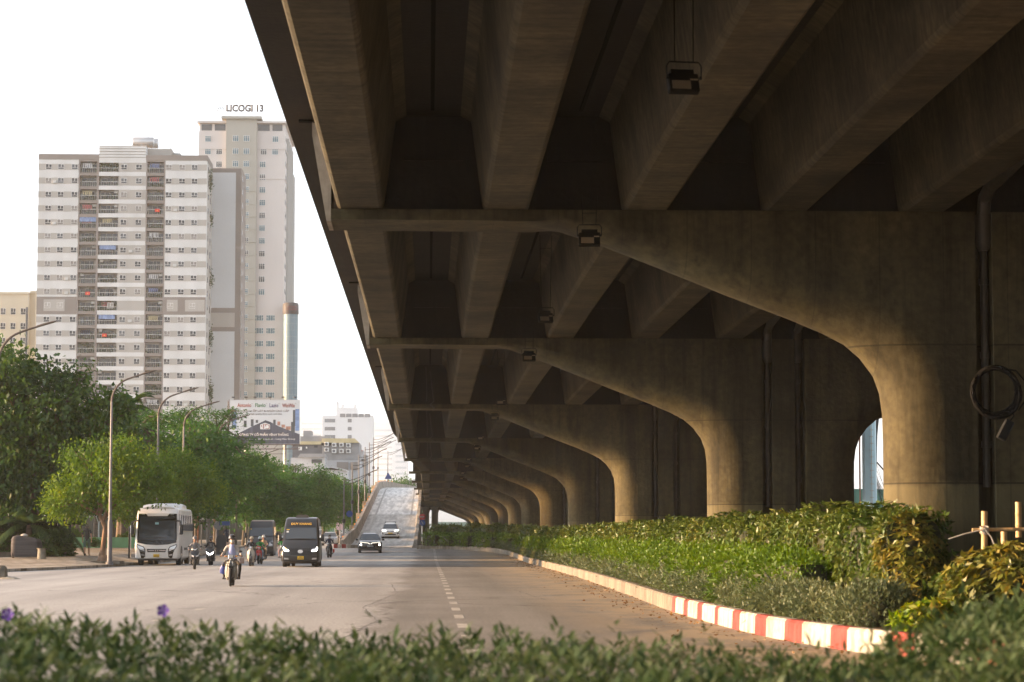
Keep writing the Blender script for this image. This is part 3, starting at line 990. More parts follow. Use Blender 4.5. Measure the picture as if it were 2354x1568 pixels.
# yellow green trees by the coach
yg_blobs = [(-1.6, 0, 3.6, 1.7, 1.6, 1.1), (0.2, -.3, 4.9, 1.9, 1.8, 1.4), (2.0, 0, 5.1, 1.8, 1.8, 1.3), (1.2, -.5, 3.9, 1.7, 1.6, 1.0), (-1.0, .4, 5.6, 1.4, 1.4, 1.1), (0.9, .3, 6.1, 1.5, 1.5, .9), (3.0, .2, 4.2, 1.3, 1.4, .9), (-2.4, -.2, 3.0, 1.0, 1.0, .6)]
YG = tree_meshes('yg', yg_blobs, 900, 17, 0.20, 0.11, LEAF_Y, BARK_R, [(0, 0, -.1), (0.12, 0, .8), (0.22, 0, 1.9), (-.1, 0, 2.6)], 0.17, droop=0.35, spread=0.25, seed=5, inner=0.4)
put_tree('street_tree', 'yellow green spreading tree with a forked reddish trunk beside the nearest full lamp post', YG, -18.25, 136, 'yellow green trees along the pavement')
put_tree('street_tree', 'yellow green tree whose crown rises right behind the white coach', YG, -17.4, 157.5, 'yellow green trees along the pavement', 0.3, 1.02)
# layered almond trees
def layered(seed, h, r):
    rr = random.Random(seed)
    bl = []
    z = 3.0
    while z < h:
        t = (z - 3.0) / (h - 3.0)
        R_ = r * (1.0 - 0.52 * t ** 1.5)
        for q in range(4 if t < .6 else 3):
            a = rr.uniform(0, 6.28)
            d = R_ * rr.uniform(0.35, 0.7)
            bl.append((d * math.cos(a), d * math.sin(a), z + rr.uniform(-.35, .35), R_ * rr.uniform(.42, .62), R_ * rr.uniform(.42, .62), rr.uniform(.34, .6)))
        z += rr.uniform(0.75, 1.05)
    return bl
AL = []
for sd, h, r in ((21, 12.0, 5.0), (22, 10.0, 4.8)):
    AL.append(tree_meshes('al', layered(sd, h, r), 1350, 15, 0.26, 0.13, LEAF_T, BARK, [(0, 0, -.1), (.05, 0, 3), (-.1, .05, 6), (0, 0, h * .85)], 0.2, flat=0.65, droop=0.1, spread=0.36, seed=sd, inner=0.25))
GN = []
for sd in (31, 32):
    rr = random.Random(sd)
    bl = [(rr.uniform(-2.4, 2.4), rr.uniform(-2.4, 2.4), rr.uniform(4.2, 8.0), rr.uniform(1.3, 2.3), rr.uniform(1.3, 2.3), rr.uniform(1.0, 1.6)) for q in range(15)]
    bl += [(rr.uniform(-2.5, 2.5), rr.uniform(-2.5, 2.5), rr.uniform(3.0, 4.0), 1.5, 1.5, .9) for q in range(4)]
    GN.append(tree_meshes('gn', bl, 950, 15, 0.33, 0.2, LEAF_G, BARK, [(0, 0, -.1), (.1, 0, 2), (-.1, .1, 3.6), (0, 0, 5)], 0.22, droop=0.3, spread=0.42, seed=sd, inner=0.3))
TREES = [
    (AL[1], -20.5, 173, 0.4, 1.02, 'layered almond tree just behind the second and third lamp posts'),
    (AL[0], -19.2, 197, 1.7, 0.94, 'layered almond tree with a high pale sprig, left of the fourth lamp post'),
    (AL[0], -18.6, 213, 3.0, 1.0, 'tallest layered almond tree, in front of the left edge of the billboard'),
    (AL[1], -16.3, 240, 0.0, .84, 'light green layered tree covering the lower left of the billboard'),
    (AL[0], -15.0, 268, 2.2, 0.74, 'layered tree reaching out below the billboard frame'),
    (GN[1], -18.6, 182, 2.0, 1.05, 'round leafy tree between the layered trees right of the coach'),
    (GN[0], -17.2, 227, 1.0, .95, 'round leafy tree left of the light green layered tree'),
    (GN[1], -16.2, 256, 3.0, .85, 'round leafy tree below the left part of the billboard'),
    (GN[0], -15.2, 300, 0.0, 1.0, 'round street tree left of the far black van roof, below the grey metal sheds'),
    (GN[1], -14.3, 330, 1.1, 1.02, 'round leafy street tree in front of the grey metal sheds'),
    (GN[0], -13.6, 362, 2.0, 1.05, 'street tree right behind the blue disc sign'),
    (GN[1], -12.9, 405, 3.3, 1.05, 'far street tree between the ramp lamp posts'),
    (GN[0], -12.5, 455, 4.0, 1.05, 'hazy street tree left of the ramp crest'),
    (GN[1], -13.5, 520, 5.0, 1.2, 'faint tree behind the amber reflectors at the ramp crest'),
    (GN[0], -7.5, 640, 0.7, 1.75, 'hazy tree showing over the crest of the ramp'),
]
for me, x, y, rz, s_, lab in TREES:
    put_tree('street_tree', lab, me, x, y, 'trees along the street', rz, s_)
BACK = [(-27.5, 172, AL[1], 1.1, 1.0, 'dark tree over the palm trunks behind the green planter wall'), (-34, 182, GN[1], 0, 1.15, 'dark park tree behind the walking man'),
        (-25.5, 206, AL[0], 2.6, 0.95, 'park tree behind the first lamp post and the yellow green crown'), (-38, 205, FIG, 0.5, .9, 'dark park tree deep behind the fig'), (-30, 232, GN[0], 3, 1.25, 'park tree in the second row below the apartment block'),
        (-24, 252, AL[0], 4, 0.95, 'park tree behind the layered almond trees'), (-44, 190, FIG, 1.5, .85, 'dark park tree hidden deep at the left'), (-22, 300, GN[1], 2, 1.15, 'back row tree under the apartment block corner')]
for x, y, me, rz, s_, lab in BACK:
    put_tree('park_tree', lab, me, x, y, 'dark trees deep in the park', rz, s_)

# unseen trees added beyond the viaduct to block light from the right
for i, y in enumerate((-30, -20, -10, 0, 9, 18, 27, 36, 45, 54, 63, 72, 81, 90, 99, 108, 117, 126, 134, 230, 238, 252, 268, 284, 300)):
    put_tree('street_tree', 'unseen tree added beyond the far side of the viaduct to block light', (FIG, GN[0], GN[1])[i % 3], 33.5 + (i % 2) * 2, y, 'added light blocking trees beyond the viaduct', i * 1.7, 1.15, 0.0)
# palms
FROND = leafmat('palm_fronds', [(0.0140, 0.0315, 0.0078), (0.0315, 0.0595, 0.0140), (0.0560, 0.0910, 0.0196)], 0.25, patch=0.5)
PTRUNK = pm('palm_trunk_bark', (0.14, 0.105, 0.075), 0.9, var=0.3, scale=3, stretch=(1, 1, 6), bump=0.4)
def palm(h, r, nf, fl, seed):
    rng = np.random.default_rng(seed); rr = random.Random(seed)
    Vs = []
    for k in range(nf):
        a = 2 * math.pi * k / nf + rr.uniform(-.2, .2)
        el = rr.uniform(0.1, 1.2)
        t = np.linspace(0.08, 1, 34)
        rad = fl * t * math.cos(el * .6)
        zz = h + fl * (np.sin(el) * t - (0.55 + 0.3 * math.cos(el)) * t ** 2.2)
        px, py = rad * math.cos(a), rad * math.sin(a)
        P = np.stack([px, py, zz], 1)
        T = unit(np.gradient(P, axis=0))
        S = unit(np.cross(T, np.array([0, 0, 1.0])))
        for sg in (1, -1):
            D = S * sg + T * .75 + np.array([0, 0, -.45])
            Ls = (fl * .26 * np.sin(np.pi * (0.12 + .86 * t)))[:, None]
            D = unit(D)
            W = 0.02 * fl
            Vs.append(np.stack([P - T * W, P + T * W, P + D * Ls + T * W * .3, P + D * Ls - T * W * .3], 1))
        st = np.stack([P[:-1] - S[:-1] * .03, P[:-1] + S[:-1] * .03, P[1:] + S[1:] * .025, P[1:] - S[1:] * .025], 1)
        Vs.append(st)
    me = quads_mesh('fronds', np.concatenate(Vs), FROND)
    mb = MB()
    mb.tube([(0, 0, -.1), (.05, 0, h * .3), (.0, .05, h * .7), (0, 0, h)], [r * 1.3, r, r * .95, r * .7], 12)
    return me, mb.mesh('trunk', PTRUNK, True)
PA = palm(7.0, 0.26, 17, 3.2, 1); PB = palm(11.0, 0.2, 18, 3.0, 2); PC = palm(1.3, 0.14, 13, 2.1, 3)
def put_palm(lab, me, x, y, rz, s_=1.0, g='palm trees in the park'):
    t = thing('palm_tree', lab, 'palm tree', (x, y, zp(x, y)), rz, g)
    t.scale = (s_, s_, s_)
    link('trunk', me[1], t); link('fronds', me[0], t)
put_palm('tall palm whose fronds show against the apartment block left of the second lamp post', PB, -25.0, 202, 0.4, 1.04)
put_palm('palm with a bare trunk right above the walking man, behind the green wall', PA, -27.6, 192, 0.1)
put_palm('palm trunk between the walking man and the mushroom lamp', PA, -26.0, 191, 1.9, .9)
put_palm('palm trunk just left of the mushroom lamp', PA, -25.1, 198, 0.9)
put_palm('palm trunk just right of the mushroom lamp', PA, -24.3, 194, 2.5, .95)
put_palm('palm trunk directly left of the reddish forked tree trunk', PA, -23.7, 203, 3.3, 1.05)
put_palm('palm trunk right behind the first lamp post', PA, -23.0, 196, 4.1)
put_palm('palm trunk far left, behind the small man in white', PA, -29.3, 200, 5.1, 1.05)
put_palm('low palm with dark fronds beside the covered cart', PC, -22.9, 140, 0.6, 1.35, 'low palms under the fig')
put_palm('low palm with hanging fronds at the planter corner', PC, -21.6, 141.5, 2.2, 1.1, 'low palms under the fig')

# hedges --------------------------------------------------------------
HEDGE_D = leafmat('umbrella_hedge_leaves', [(0.0229, 0.0470, 0.0094), (0.0498, 0.0855, 0.0158), (0.0842, 0.1155, 0.0252), (0.1530, 0.1539, 0.0360)], 0.2, 0.4, patch=0.45)
HEDGE_B = leafmat('bright_hedge_leaves', [(0.0286, 0.0633, 0.0046), (0.0501, 0.1046, 0.0058), (0.0716, 0.1377, 0.0069), (0.1049, 0.1708, 0.0115)], 0.35, 0.5, patch=0.5)
HEDGE_L = leafmat('grey_green_ground_leaves', [(0.0340, 0.0522, 0.0240), (0.0638, 0.0902, 0.0440), (0.0935, 0.1187, 0.0600), (0.1360, 0.1520, 0.0720)], 0.25, 0.5, patch=0.6)
LEAF_F = leafmat('ruellia_leaves', [(0.0237, 0.0450, 0.0159), (0.0437, 0.0787, 0.0298), (0.0773, 0.1162, 0.0543), (0.1344, 0.1687, 0.1051)], 0.25, 0.42, patch=1.2)
HEDGE_G = leafmat('sun_golden_olive_leaves', [(0.035, 0.06, 0.012), (0.085, 0.11, 0.022), (0.14, 0.145, 0.03), (0.22, 0.175, 0.04)], 0.25, 0.4, patch=0.8)  # gold stands in for sunlight on the hedge end; olive for the shrub
LEAF_C = leafmat('croton_leaves', [(0.0480, 0.1120, 0.0080), (0.1080, 0.1920, 0.0120), (0.2160, 0.2560, 0.0240), (0.2400, 0.1600, 0.0240)], 0.35, 0.4, patch=1.5)
TWIG = pm('hedge_twigs', (0.035, 0.04, 0.018), 0.95, var=0.5, scale=5)

def hedge_mesh(name, path, half, h0, h1, per_m, per, L, W, mat, seed, whorl=False, core=True, bumpy=0.12, near=None):
    """Leaves over a clipped bank that follows path [(x,y)]; h0,h1: foot and top above the bed."""
    rng = np.random.default_rng(seed)
    pts = np.array(path, float)
    seg = np.linalg.norm(np.diff(pts, axis=0), axis=1)
    cum = np.concatenate([[0], np.cumsum(seg)])
    tot = cum[-1]
    # density falls with distance from the street corner
    s_all = []
    step = 1.0
    for a in np.arange(0, tot, step):
        yy = np.interp(a, cum, pts[:, 1])
        k = per_m * min(1.0, max(0.16, (45.0 / max(yy, 30.0)) ** 1.1))
        nn = rng.poisson(k * min(step, tot - a))
        s_all.append(a + rng.uniform(0, min(step, tot - a), nn))
    s_ = np.concatenate(s_all)
    n = len(s_)
    px = np.interp(s_, cum, pts[:, 0]); py = np.interp(s_, cum, pts[:, 1])
    tx = np.interp(s_ + .2, cum, pts[:, 0]) - np.interp(s_ - .2, cum, pts[:, 0]); ty = np.interp(s_ + .2, cum, pts[:, 1]) - np.interp(s_ - .2, cum, pts[:, 1])
    T = unit(np.stack([tx, ty, 0 * tx], 1)); S = np.stack([T[:, 1], -T[:, 0], 0 * tx], 1)
    H = h1 - h0
    per_c = 2 * H + 2 * half
    u = rng.uniform(0, per_c, n)
    lat = np.where(u < H, -half, np.where(u < H + 2 * half, -half + (u - H), half))
    zz = np.where(u < H, u, np.where(u < H + 2 * half, H, H - (u - H - 2 * half)))
    nrm = np.where((u < H)[:, None], -S, np.where((u < H + 2 * half)[:, None], np.array([0, 0, 1.0]), S))
    # round the shoulders, wobble the top
    wob = bumpy * (np.sin(s_ * 1.3 + seed) + 0.6 * np.sin(s_ * 3.1 + lat * 3) + .5 * np.sin(zz * 5 + s_ * 2.2))
    edge = np.clip((zz / H - 0.75) / 0.25, 0, 1) * np.clip((np.abs(lat) / half - 0.6) / 0.4, 0, 1)
    depth = rng.uniform(0, 1, n) ** 1.8 * 0.25
    gz = np.array([zg(y) for y in py]) + KH
    P = np.stack([px, py, gz + h0 + zz], 1) + S * lat[:, None] + nrm * (wob - depth - edge * 0.16)[:, None]
    P = np.repeat(P, per, axis=0); NR = np.repeat(nrm, per, axis=0); SY = np.repeat(py, per)
    grow = np.clip(SY / 60.0, 1.0, 2.3)[:, None]
    if whorl:
        a = np.tile(np.arange(per) * 2 * np.pi / per, n) + np.repeat(rng.uniform(0, 6, n), per)
        ax = unit(NR + np.repeat(rng.normal(size=(n, 3)) * .35, per, axis=0) + np.array([0, 0, .35]))
        e1 = unit(np.cross(ax, np.array([.3, .9, .2]))); e2 = np.cross(ax, e1)
        D = e1 * np.cos(a)[:, None] + e2 * np.sin(a)[:, None] + ax * .25
        D[:, 2] -= .25
    else:
        P = P + rng.normal(size=P.shape) * 0.05
        D = NR * .8 + unit(rng.normal(size=P.shape)) * .8 + np.array([0, 0, .25])
    return quads_mesh(name, leaves(P, D, L * grow, W * grow, rng, 0.15), mat), (pts, half, h0, h1)

def hedge_core(path, half, h0, h1):
    mb = MB()
    pts = [Vector(p) for p in path]
    rings = []
    d = 0.17
    for i, p in enumerate(pts):
        a = pts[max(0, i - 1)]; c = pts[min(len(pts) - 1, i + 1)]
        t = (c - a).normalized(); s_ = Vector((t.y, -t.x)) * (half - d)
        z0 = zg(p.y) + KH
        sh = t * (d if i == 0 else -d if i == len(pts) - 1 else 0)
        q = p + sh
        rings.append([(q.x - s_.x, q.y - s_.y, z0 - .05), (q.x - s_.x, q.y - s_.y, z0 + h1 - d - .08), (q.x - s_.x * .7, q.y - s_.y * .7, z0 + h1 - d), (q.x + s_.x * .7, q.y + s_.y * .7, z0 + h1 - d), (q.x + s_.x, q.y + s_.y, z0 + h1 - d - .08), (q.x + s_.x, q.y + s_.y, z0 - .05)])
    mb.loft(rings)
    return mb.mesh('twigs', TWIG)

def end_cap_leaves(cx, cy, rx, ry, z0, z1, n, per, L, W, mat, seed, whorl):
    """Rounded clump of leaves standing on the bed."""
    rng = np.random.default_rng(seed)
    th = rng.uniform(0, 2 * np.pi, n); zz = rng.uniform(0, 1, n)
    prof = np.sqrt(np.clip(1 - np.clip((zz - .35) / .65, 0, 1) ** 2.2, 0, 1)) * (0.85 + .15 * np.clip(zz / .3, 0, 1))
    lump = 1 + .14 * np.sin(3 * th + seed) + .1 * np.sin(5 * th + zz * 6)
    rr_ = prof * lump * (1 - rng.uniform(0, 1, n) ** 2 * .3)
    P = np.stack([cx + rx * rr_ * np.cos(th), cy + ry * rr_ * np.sin(th), z0 + (z1 - z0) * zz], 1)
    nrm = unit(np.stack([np.cos(th) * prof, np.sin(th) * prof, np.clip(zz - .3, 0, 1) * 1.4], 1))
    P = np.repeat(P, per, axis=0); NR = np.repeat(nrm, per, axis=0)
    if whorl:
        a = np.tile(np.arange(per) * 2 * np.pi / per, n) + np.repeat(rng.uniform(0, 6, n), per)
        ax = unit(NR + np.repeat(rng.normal(size=(n, 3)) * .35, per, axis=0) + np.array([0, 0, .35]))
        e1 = unit(np.cross(ax, np.array([.3, .9, .2]))); e2 = np.cross(ax, e1)
        D = e1 * np.cos(a)[:, None] + e2 * np.sin(a)[:, None] + ax * .25
        D[:, 2] -= .25
    else:
        P = P + rng.normal(size=P.shape) * 0.04
        D = NR * .7 + unit(rng.normal(size=P.shape)) * .9 + np.array([0, 0, .1])
    return leaves(P, D, L, W, rng, .15)

def hedge(name, label, path, half, h0, h1, per_m, per, L, W, mat, seed, whorl=False, group=None, bumpy=.12):
    t = thing(name, label, 'hedge', (0, 0, 0), 0, group)
    me, _ = hedge_mesh('foliage', path, half, h0, h1, per_m, per, L, W, mat, seed, whorl, bumpy=bumpy)
    link('foliage', me, t)
    link('twigs', hedge_core(path, half, h0, h1), t)
    return t

def off_path(d, y0, y1, step=2.0):
    out = []
    for i in range(len(KP)):
        p = KP[i]
        if not (y0 <= p.y <= y1): continue
        if out and (Vector(out[-1]) - Vector((p.x + d, p.y))).length < step: continue
        out.append((p.x + d, p.y))
    return out
tall_path = [(7.4, 36.6), (7.42, 45), (7.5, 60), (7.7, 90), (7.85, 120), (7.95, 150), (7.9, 175), (7.4, 190), (6.2, 198), (4.2, 204), (1.8, 207), (0.2, 208)]
hedge('tall_hedge', 'tall dark umbrella leaf hedge running along the foot of the piers', tall_path, 0.58, 0.0, 1.68, 330, 6, 0.13, 0.05, HEDGE_D, 41, True)
mid_path = [(6.45, 40.4)] + [(x + 0.9, y) for y, x in KL if 45 <= y <= 185]
hedge('bright_hedge', 'long bright green hedge in the middle of the planted island', mid_path, 0.42, 0.0, 0.98, 420, 3, 0.085, 0.04, HEDGE_B, 42, bumpy=.1)
ends = [((6.6, 187.5), (5.9, 192.5)), ((5.4, 194.0), (4.1, 198.6)), ((3.6, 199.9), (2.5, 202.6)), ((2.1, 203.2), (1.2, 204.9)), ((0.9, 205.4), (-0.3, 206.4))]
labs = ['clipped bright green block of hedge at the bend of the island kerb', 'clipped green hedge block, second from the bend of the kerb', 'clipped green hedge block in the middle of the row by the ramp foot', 'clipped green hedge block, second from the ramp parapet', 'small clipped green hedge block next to the ramp parapet']
for (a, b_), lb in zip(ends, labs):
    hedge('clipped_hedge', lb, [a, ((a[0] + b_[0]) / 2, (a[1] + b_[1]) / 2), b_], 0.5, 0.0, 1.0, 700, 3, 0.085, 0.04, HEDGE_B, 43 + len(lb), group='clipped hedge blocks at the far end of the island', bumpy=.05)
# ground cover along the kerb
low_path = off_path(0.62, 34.5, 206)
g, _ = hedge_mesh('ground_cover', low_path, 0.34, -0.02, 0.42, 360, 3, 0.09, 0.026, HEDGE_L, 51, bumpy=.09)
tag(link('ground_cover', g), kind='stuff')
# clumps at the near end of the island
def clump(name, label, cat, cx, cy, rx, ry, z0, z1, n, per, L, W, mat, seed, whorl=False, group=None):
    t = thing(name, label, cat, (cx, cy, z0), 0, group)
    V = end_cap_leaves(0, 0, rx, ry, 0, z1 - z0, n, per, L, W, mat, seed, whorl)
    link('foliage', quads_mesh('foliage', V, mat), t)
    mb = MB(); mb.ball((0, 0, (z1 - z0) * .40), (rx * .68, ry * .68, (z1 - z0) * .44), 12, 8)
    mb.build('twigs', TWIG, t, True)
clump('shrub', 'large leafed dark shrub at the right edge under the bamboo rail', 'shrub', 8.05, 33.2, .9, .75, .3, 1.5, 700, 6, .15, .065, HEDGE_G, 61, True, 'shrubs at the near end of the island')
clump('shrub', 'dark glossy shrub between the tall hedge end and the bamboo rail', 'shrub', 7.85, 35.4, .55, .55, .3, 1.15, 380, 6, .15, .06, HEDGE_D, 62, True, 'shrubs at the near end of the island')
clump('shrub', 'rounded sunlit end of the umbrella leaf hedge facing the street', 'shrub', 7.38, 36.9, .58, .5, .3, 1.98, 620, 6, .13, .05, HEDGE_G, 63, True, 'shrubs at the near end of the island')
clump('shrub', 'low beige green mound just behind the striped kerb', 'shrub', 6.6, 35.6, .62, .9, .3, .92, 900, 4, .085, .026, HEDGE_L, 64, False, 'shrubs at the near end of the island')
clump('shrub', 'low grey green mound beside the first red stripes of the kerb', 'shrub', 6.2, 39.0, .42, 1.2, .3, .85, 900, 4, .085, .026, HEDGE_L, 65, False, 'shrubs at the near end of the island')
clump('croton', 'small yellow green croton behind the end of the striped kerb', 'shrub', 6.95, 33.1, .6, .45, .3, .72, 260, 5, .13, .06, LEAF_C, 66, True, 'shrubs at the near end of the island')
clump('lily_clump', 'strappy dark green plant leaning over the kerb by the first stripe', 'plant', 5.95, 47.5, .32, .5, .3, .82, 190, 5, .42, .035, HEDGE_B, 67, True)
clump('lily_clump', 'strappy yellowish plant leaning over the white stripes', 'plant', 5.95, 41.2, .3, .4, .3, .72, 170, 5, .38, .035, HEDGE_L, 68, True)
# dark shrubs under the fig and small plants by the green wall
clump('shrub', 'dark shrub behind the low stone edging under the fig', 'shrub', -21.6, 139.5, 1.3, 1.0, .5, 1.9, 700, 5, .2, .09, LEAF_D, 69, False, 'shrubs in the park')
clump('shrub', 'dark shrub behind the covered cart', 'shrub', -24.6, 140.5, 1.6, 1.0, .5, 2.6, 800, 5, .22, .1, LEAF_D, 70, False, 'shrubs in the park')
clump('shrub', 'small weed clump growing in front of the green wall', 'shrub', -24.9, 181.2, .45, .3, .9, 1.5, 220, 4, .12, .06, HEDGE_B, 71, False, 'shrubs in the park')
clump('shrub', 'bright shrub above the green wall behind the man in white', 'shrub', -27.6, 184, 1.6, .8, .9, 2.4, 700, 4, .16, .08, HEDGE_B, 72, False, 'shrubs in the park')
clump('shrub', 'bright shrub above the green wall near the coach', 'shrub', -22.2, 184.5, 1.4, .7, .9, 1.95, 500, 4, .16, .08, HEDGE_B, 73, False, 'shrubs in the park')

# foreground bed of ruellia, close to the lens
rng = np.random.default_rng(77)
ns = 8800
fx = rng.uniform(-4.2, 5.2, ns); fy = rng.uniform(6.3, 13.4, ns)
fx[:1700] = rng.uniform(2.35, 4.6, 1700); fy[:1700] = rng.uniform(10.2, 13.4, 1700)
topz = -0.045 + np.interp(fx, [-4.2, -2.3, -1.8, -0.9, 0.3, 1.2, 2.0, 2.4, 2.75, 3.2, 5.2], [1.17, 1.16, 1.165, 1.105, 1.045, 1.035, .995, 1.02, 1.16, 1.22, 1.24]) + 0.02 * np.sin(fx * 2.3 + .5) + 0.02 * np.sin(fx * 4.7 + fy) + rng.normal(0, .035, ns) + (rng.uniform(0, 1, ns) > .94) * rng.uniform(0.02, .1, ns)
Vs = []
for k in range(8):
    a = rng.uniform(0, 2 * np.pi, ns)
    zoff = -rng.uniform(0, 1, ns) ** 1.3 * .30 if k > 2 else -rng.uniform(0, .05, ns)
    P = np.stack([fx, fy, topz + zoff], 1) + rng.normal(size=(ns, 3)) * .012
    up = rng.uniform(.25, 1.0, ns) if k > 2 else rng.uniform(.6, 1.8, ns)
    D = unit(np.stack([np.cos(a), np.sin(a), up], 1))
    L = rng.uniform(.06, .12, (ns, 1)); W = rng.uniform(.015, .025, (ns, 1))
    S = unit(np.cross(D, np.array([0, 0, 1.0]))); Nn = np.cross(S, D)
    bend = rng.uniform(.1, .55, (ns, 1))
    ts = [0, .3, .65, 1.0]; ws = [.25, 1.0, .75, .06]
    rows = []
    for t, w in zip(ts, ws):
        c = P + D * L * t - np.array([0, 0, 1.0]) * bend * L * t * t
        rows.append((c - S * W * w * .5, c + S * W * w * .5))
    for i in range(3):
        Vs.append(np.stack([rows[i][0], rows[i][1], rows[i + 1][1], rows[i + 1][0]], 1))
bed = thing('flower_bed_hedge', 'blurred dense hedge of narrow green leaves across the bottom of the picture', 'hedge')
me = quads_mesh('foliage', np.concatenate(Vs), LEAF_F)
# weld the three pieces of each leaf so that a leaf is one island
bm = bmesh.new(); bm.from_mesh(me); bmesh.ops.remove_doubles(bm, verts=bm.verts, dist=0.00002); bm.to_mesh(me); bm.free()
me.polygons.foreach_set('use_smooth', [True] * len(me.polygons))
link('foliage', me, bed)
mb = MB(); mb.box(-4.4, 5.4, 6.1, 13.5, 0.2, 0.83); mb.build('twigs', TWIG, bed)
PETAL = pm('purple_petals', (0.20, 0.07, 0.45), 0.6)
STEM = pm('flower_stem', (0.05, 0.09, 0.03), 0.7)
def flower(lab, x, y, z):
    t = thing('purple_flower', lab, 'flower', (x, y, 0), 0, 'purple flowers in the foreground hedge')
    mb = MB()
    for k in range(5):
        a = k * 2 * math.pi / 5
        c, s_ = math.cos(a), math.sin(a)
        c2, s2 = math.cos(a + .55), math.sin(a + .55); c3, s3 = math.cos(a - .55), math.sin(a - .55)
        mb.add([(0, 0, z - .012), (.02 * c3, -.004, z + .02 * s3), (.034 * c3 * .9, -.012, z + .034 * s3 * .9), (.036 * c, -.016, z + .036 * s_), (.034 * c2 * .9, -.012, z + .034 * s2 * .9), (.02 * c2, -.004, z + .02 * s2)], [(0, 1, 2, 3, 4, 5)])
    mb.build('petals', PETAL, t)
    mb = MB(); mb.tube([(0, .02, .8), (0, .015, z - .03), (0, 0, z - .01)], [.003, .003, .008], 6); mb.build('stem', STEM, t)
flower('purple flower at the far left of the foreground hedge', -2.165, 12.6, 1.205)
flower('purple flower standing above the foreground hedge, the right one of two', -1.40, 12.9, 1.215)
bed2 = MB(); bed2.box(-40, 5.6, 5.9, 13.6, -0.1, 0.22)
tag(bed2.build('median_bed', SOIL), kind='structure')
# ------------------------------------------------------------------ lettering
TXT = {}
def text_mesh(body, w, h, mat, depth=0.02, shear=0.0, bold=0.0, name='lettering'):
    """Upright lettering in the XZ plane facing -Y, centred on the origin, w wide and h tall."""
    cu = bpy.data.curves.new(name, 'FONT')
    cu.body = body
    cu.align_x = 'CENTER'; cu.align_y = 'CENTER'
    cu.extrude = 0.0; cu.shear = shear; cu.offset = bold
    cu.resolution_u = 3
    ob = bpy.data.objects.new(name, cu); COL.objects.link(ob)
    bpy.context.view_layer.update()
    me = bpy.data.meshes.new_from_object(ob.evaluated_get(bpy.context.evaluated_depsgraph_get()))
    bpy.data.objects.remove(ob); bpy.data.curves.remove(cu)
    n = len(me.vertices)
    co = np.empty(n * 3, dtype=np.float32); me.vertices.foreach_get('co', co); co = co.reshape(-1, 3)
    mn, mx = co.min(0), co.max(0)
    c = (mn + mx) / 2; sz = np.maximum(mx - mn, 1e-4)
    x = (co[:, 0] - c[0]) / sz[0] * w
    z = (co[:, 1] - c[1]) / sz[1] * h
    out = np.stack([x, np.zeros(n), z], 1).astype(np.float32)
    me.vertices.foreach_set('co', out.reshape(-1))
    me.materials.clear(); me.materials.append(mat)
    if depth > 0:
        bm = bmesh.new(); bm.from_mesh(me)
        r_ = bmesh.ops.extrude_face_region(bm, geom=bm.faces[:])
        bmesh.ops.translate(bm, verts=[v for v in r_['geom'] if isinstance(v, bmesh.types.BMVert)], vec=(0, -depth, 0))
        bmesh.ops.recalc_face_normals(bm, faces=bm.faces)
        bm.to_mesh(me); bm.free()
    me.update()
    return me

# ------------------------------------------------------------------ buildings
WHITE_W = pm('white_render', (0.60, 0.592, 0.57), 0.9, var=0.10, scale=0.25, stretch=(1, 1, .4))
BEIGE_W = pm('beige_render', (0.395, 0.368, 0.333), 0.9, var=0.07, scale=0.25, stretch=(1, 1, .4))
TAUPE_W = pm('taupe_render', (0.23, 0.199, 0.176), 0.9, var=0.08, scale=0.25, stretch=(1, 1, .4))
PALE_W = pm('pale_grey_render', (0.52, 0.537, 0.545), 0.9, var=0.05, scale=0.2, stretch=(.3, 1, 1))
PINK_W = pm('pinkish_render', (0.565, 0.525, 0.495), 0.9, var=0.05, scale=0.2, stretch=(1, 1, .3))
OLIVE_W = pm('olive_grey_render', (0.36, 0.345, 0.30), 0.9, var=0.06, scale=0.2, stretch=(1, 1, .3))
CREAM_W = pm('cream_render', (0.55, 0.51, 0.40), 0.9, var=0.06, scale=0.3)
FRAME_W = pm('white_window_frame', (0.72, 0.72, 0.70), 0.6)
GLASS = [pm('dark_glass', (0.02, 0.022, 0.025), 0.12), pm('grey_glass', (0.07, 0.075, 0.08), 0.15), pm('curtained_glass', (0.22, 0.20, 0.18), 0.4), pm('bluish_glass', (0.10, 0.17, 0.20), 0.5)]
LOUVRE = pm('grey_metal_louvre', (0.3, 0.3, 0.3), 0.6)
RAIL = pm('pale_rail', (0.55, 0.55, 0.53), 0.5)
BALC_IN = pm('balcony_inner_wall', (0.30, 0.29, 0.27), 0.9, var=0.2, scale=.5)
POTS = leafmat('balcony_plants', [(0.02, 0.04, 0.015), (0.05, 0.08, 0.025), (0.09, 0.13, 0.04)], 0.2, patch=0.8)
STRIPE = pm('blue_striped_awning', (0.16, 0.22, 0.36), 0.8, var=0.5, scale=3, stretch=(3, 1, 0.01))
RED = pm('flag_red', (0.62, 0.03, 0.02), 0.7)
YEL = pm('flag_yellow', (0.80, 0.60, 0.05), 0.7)

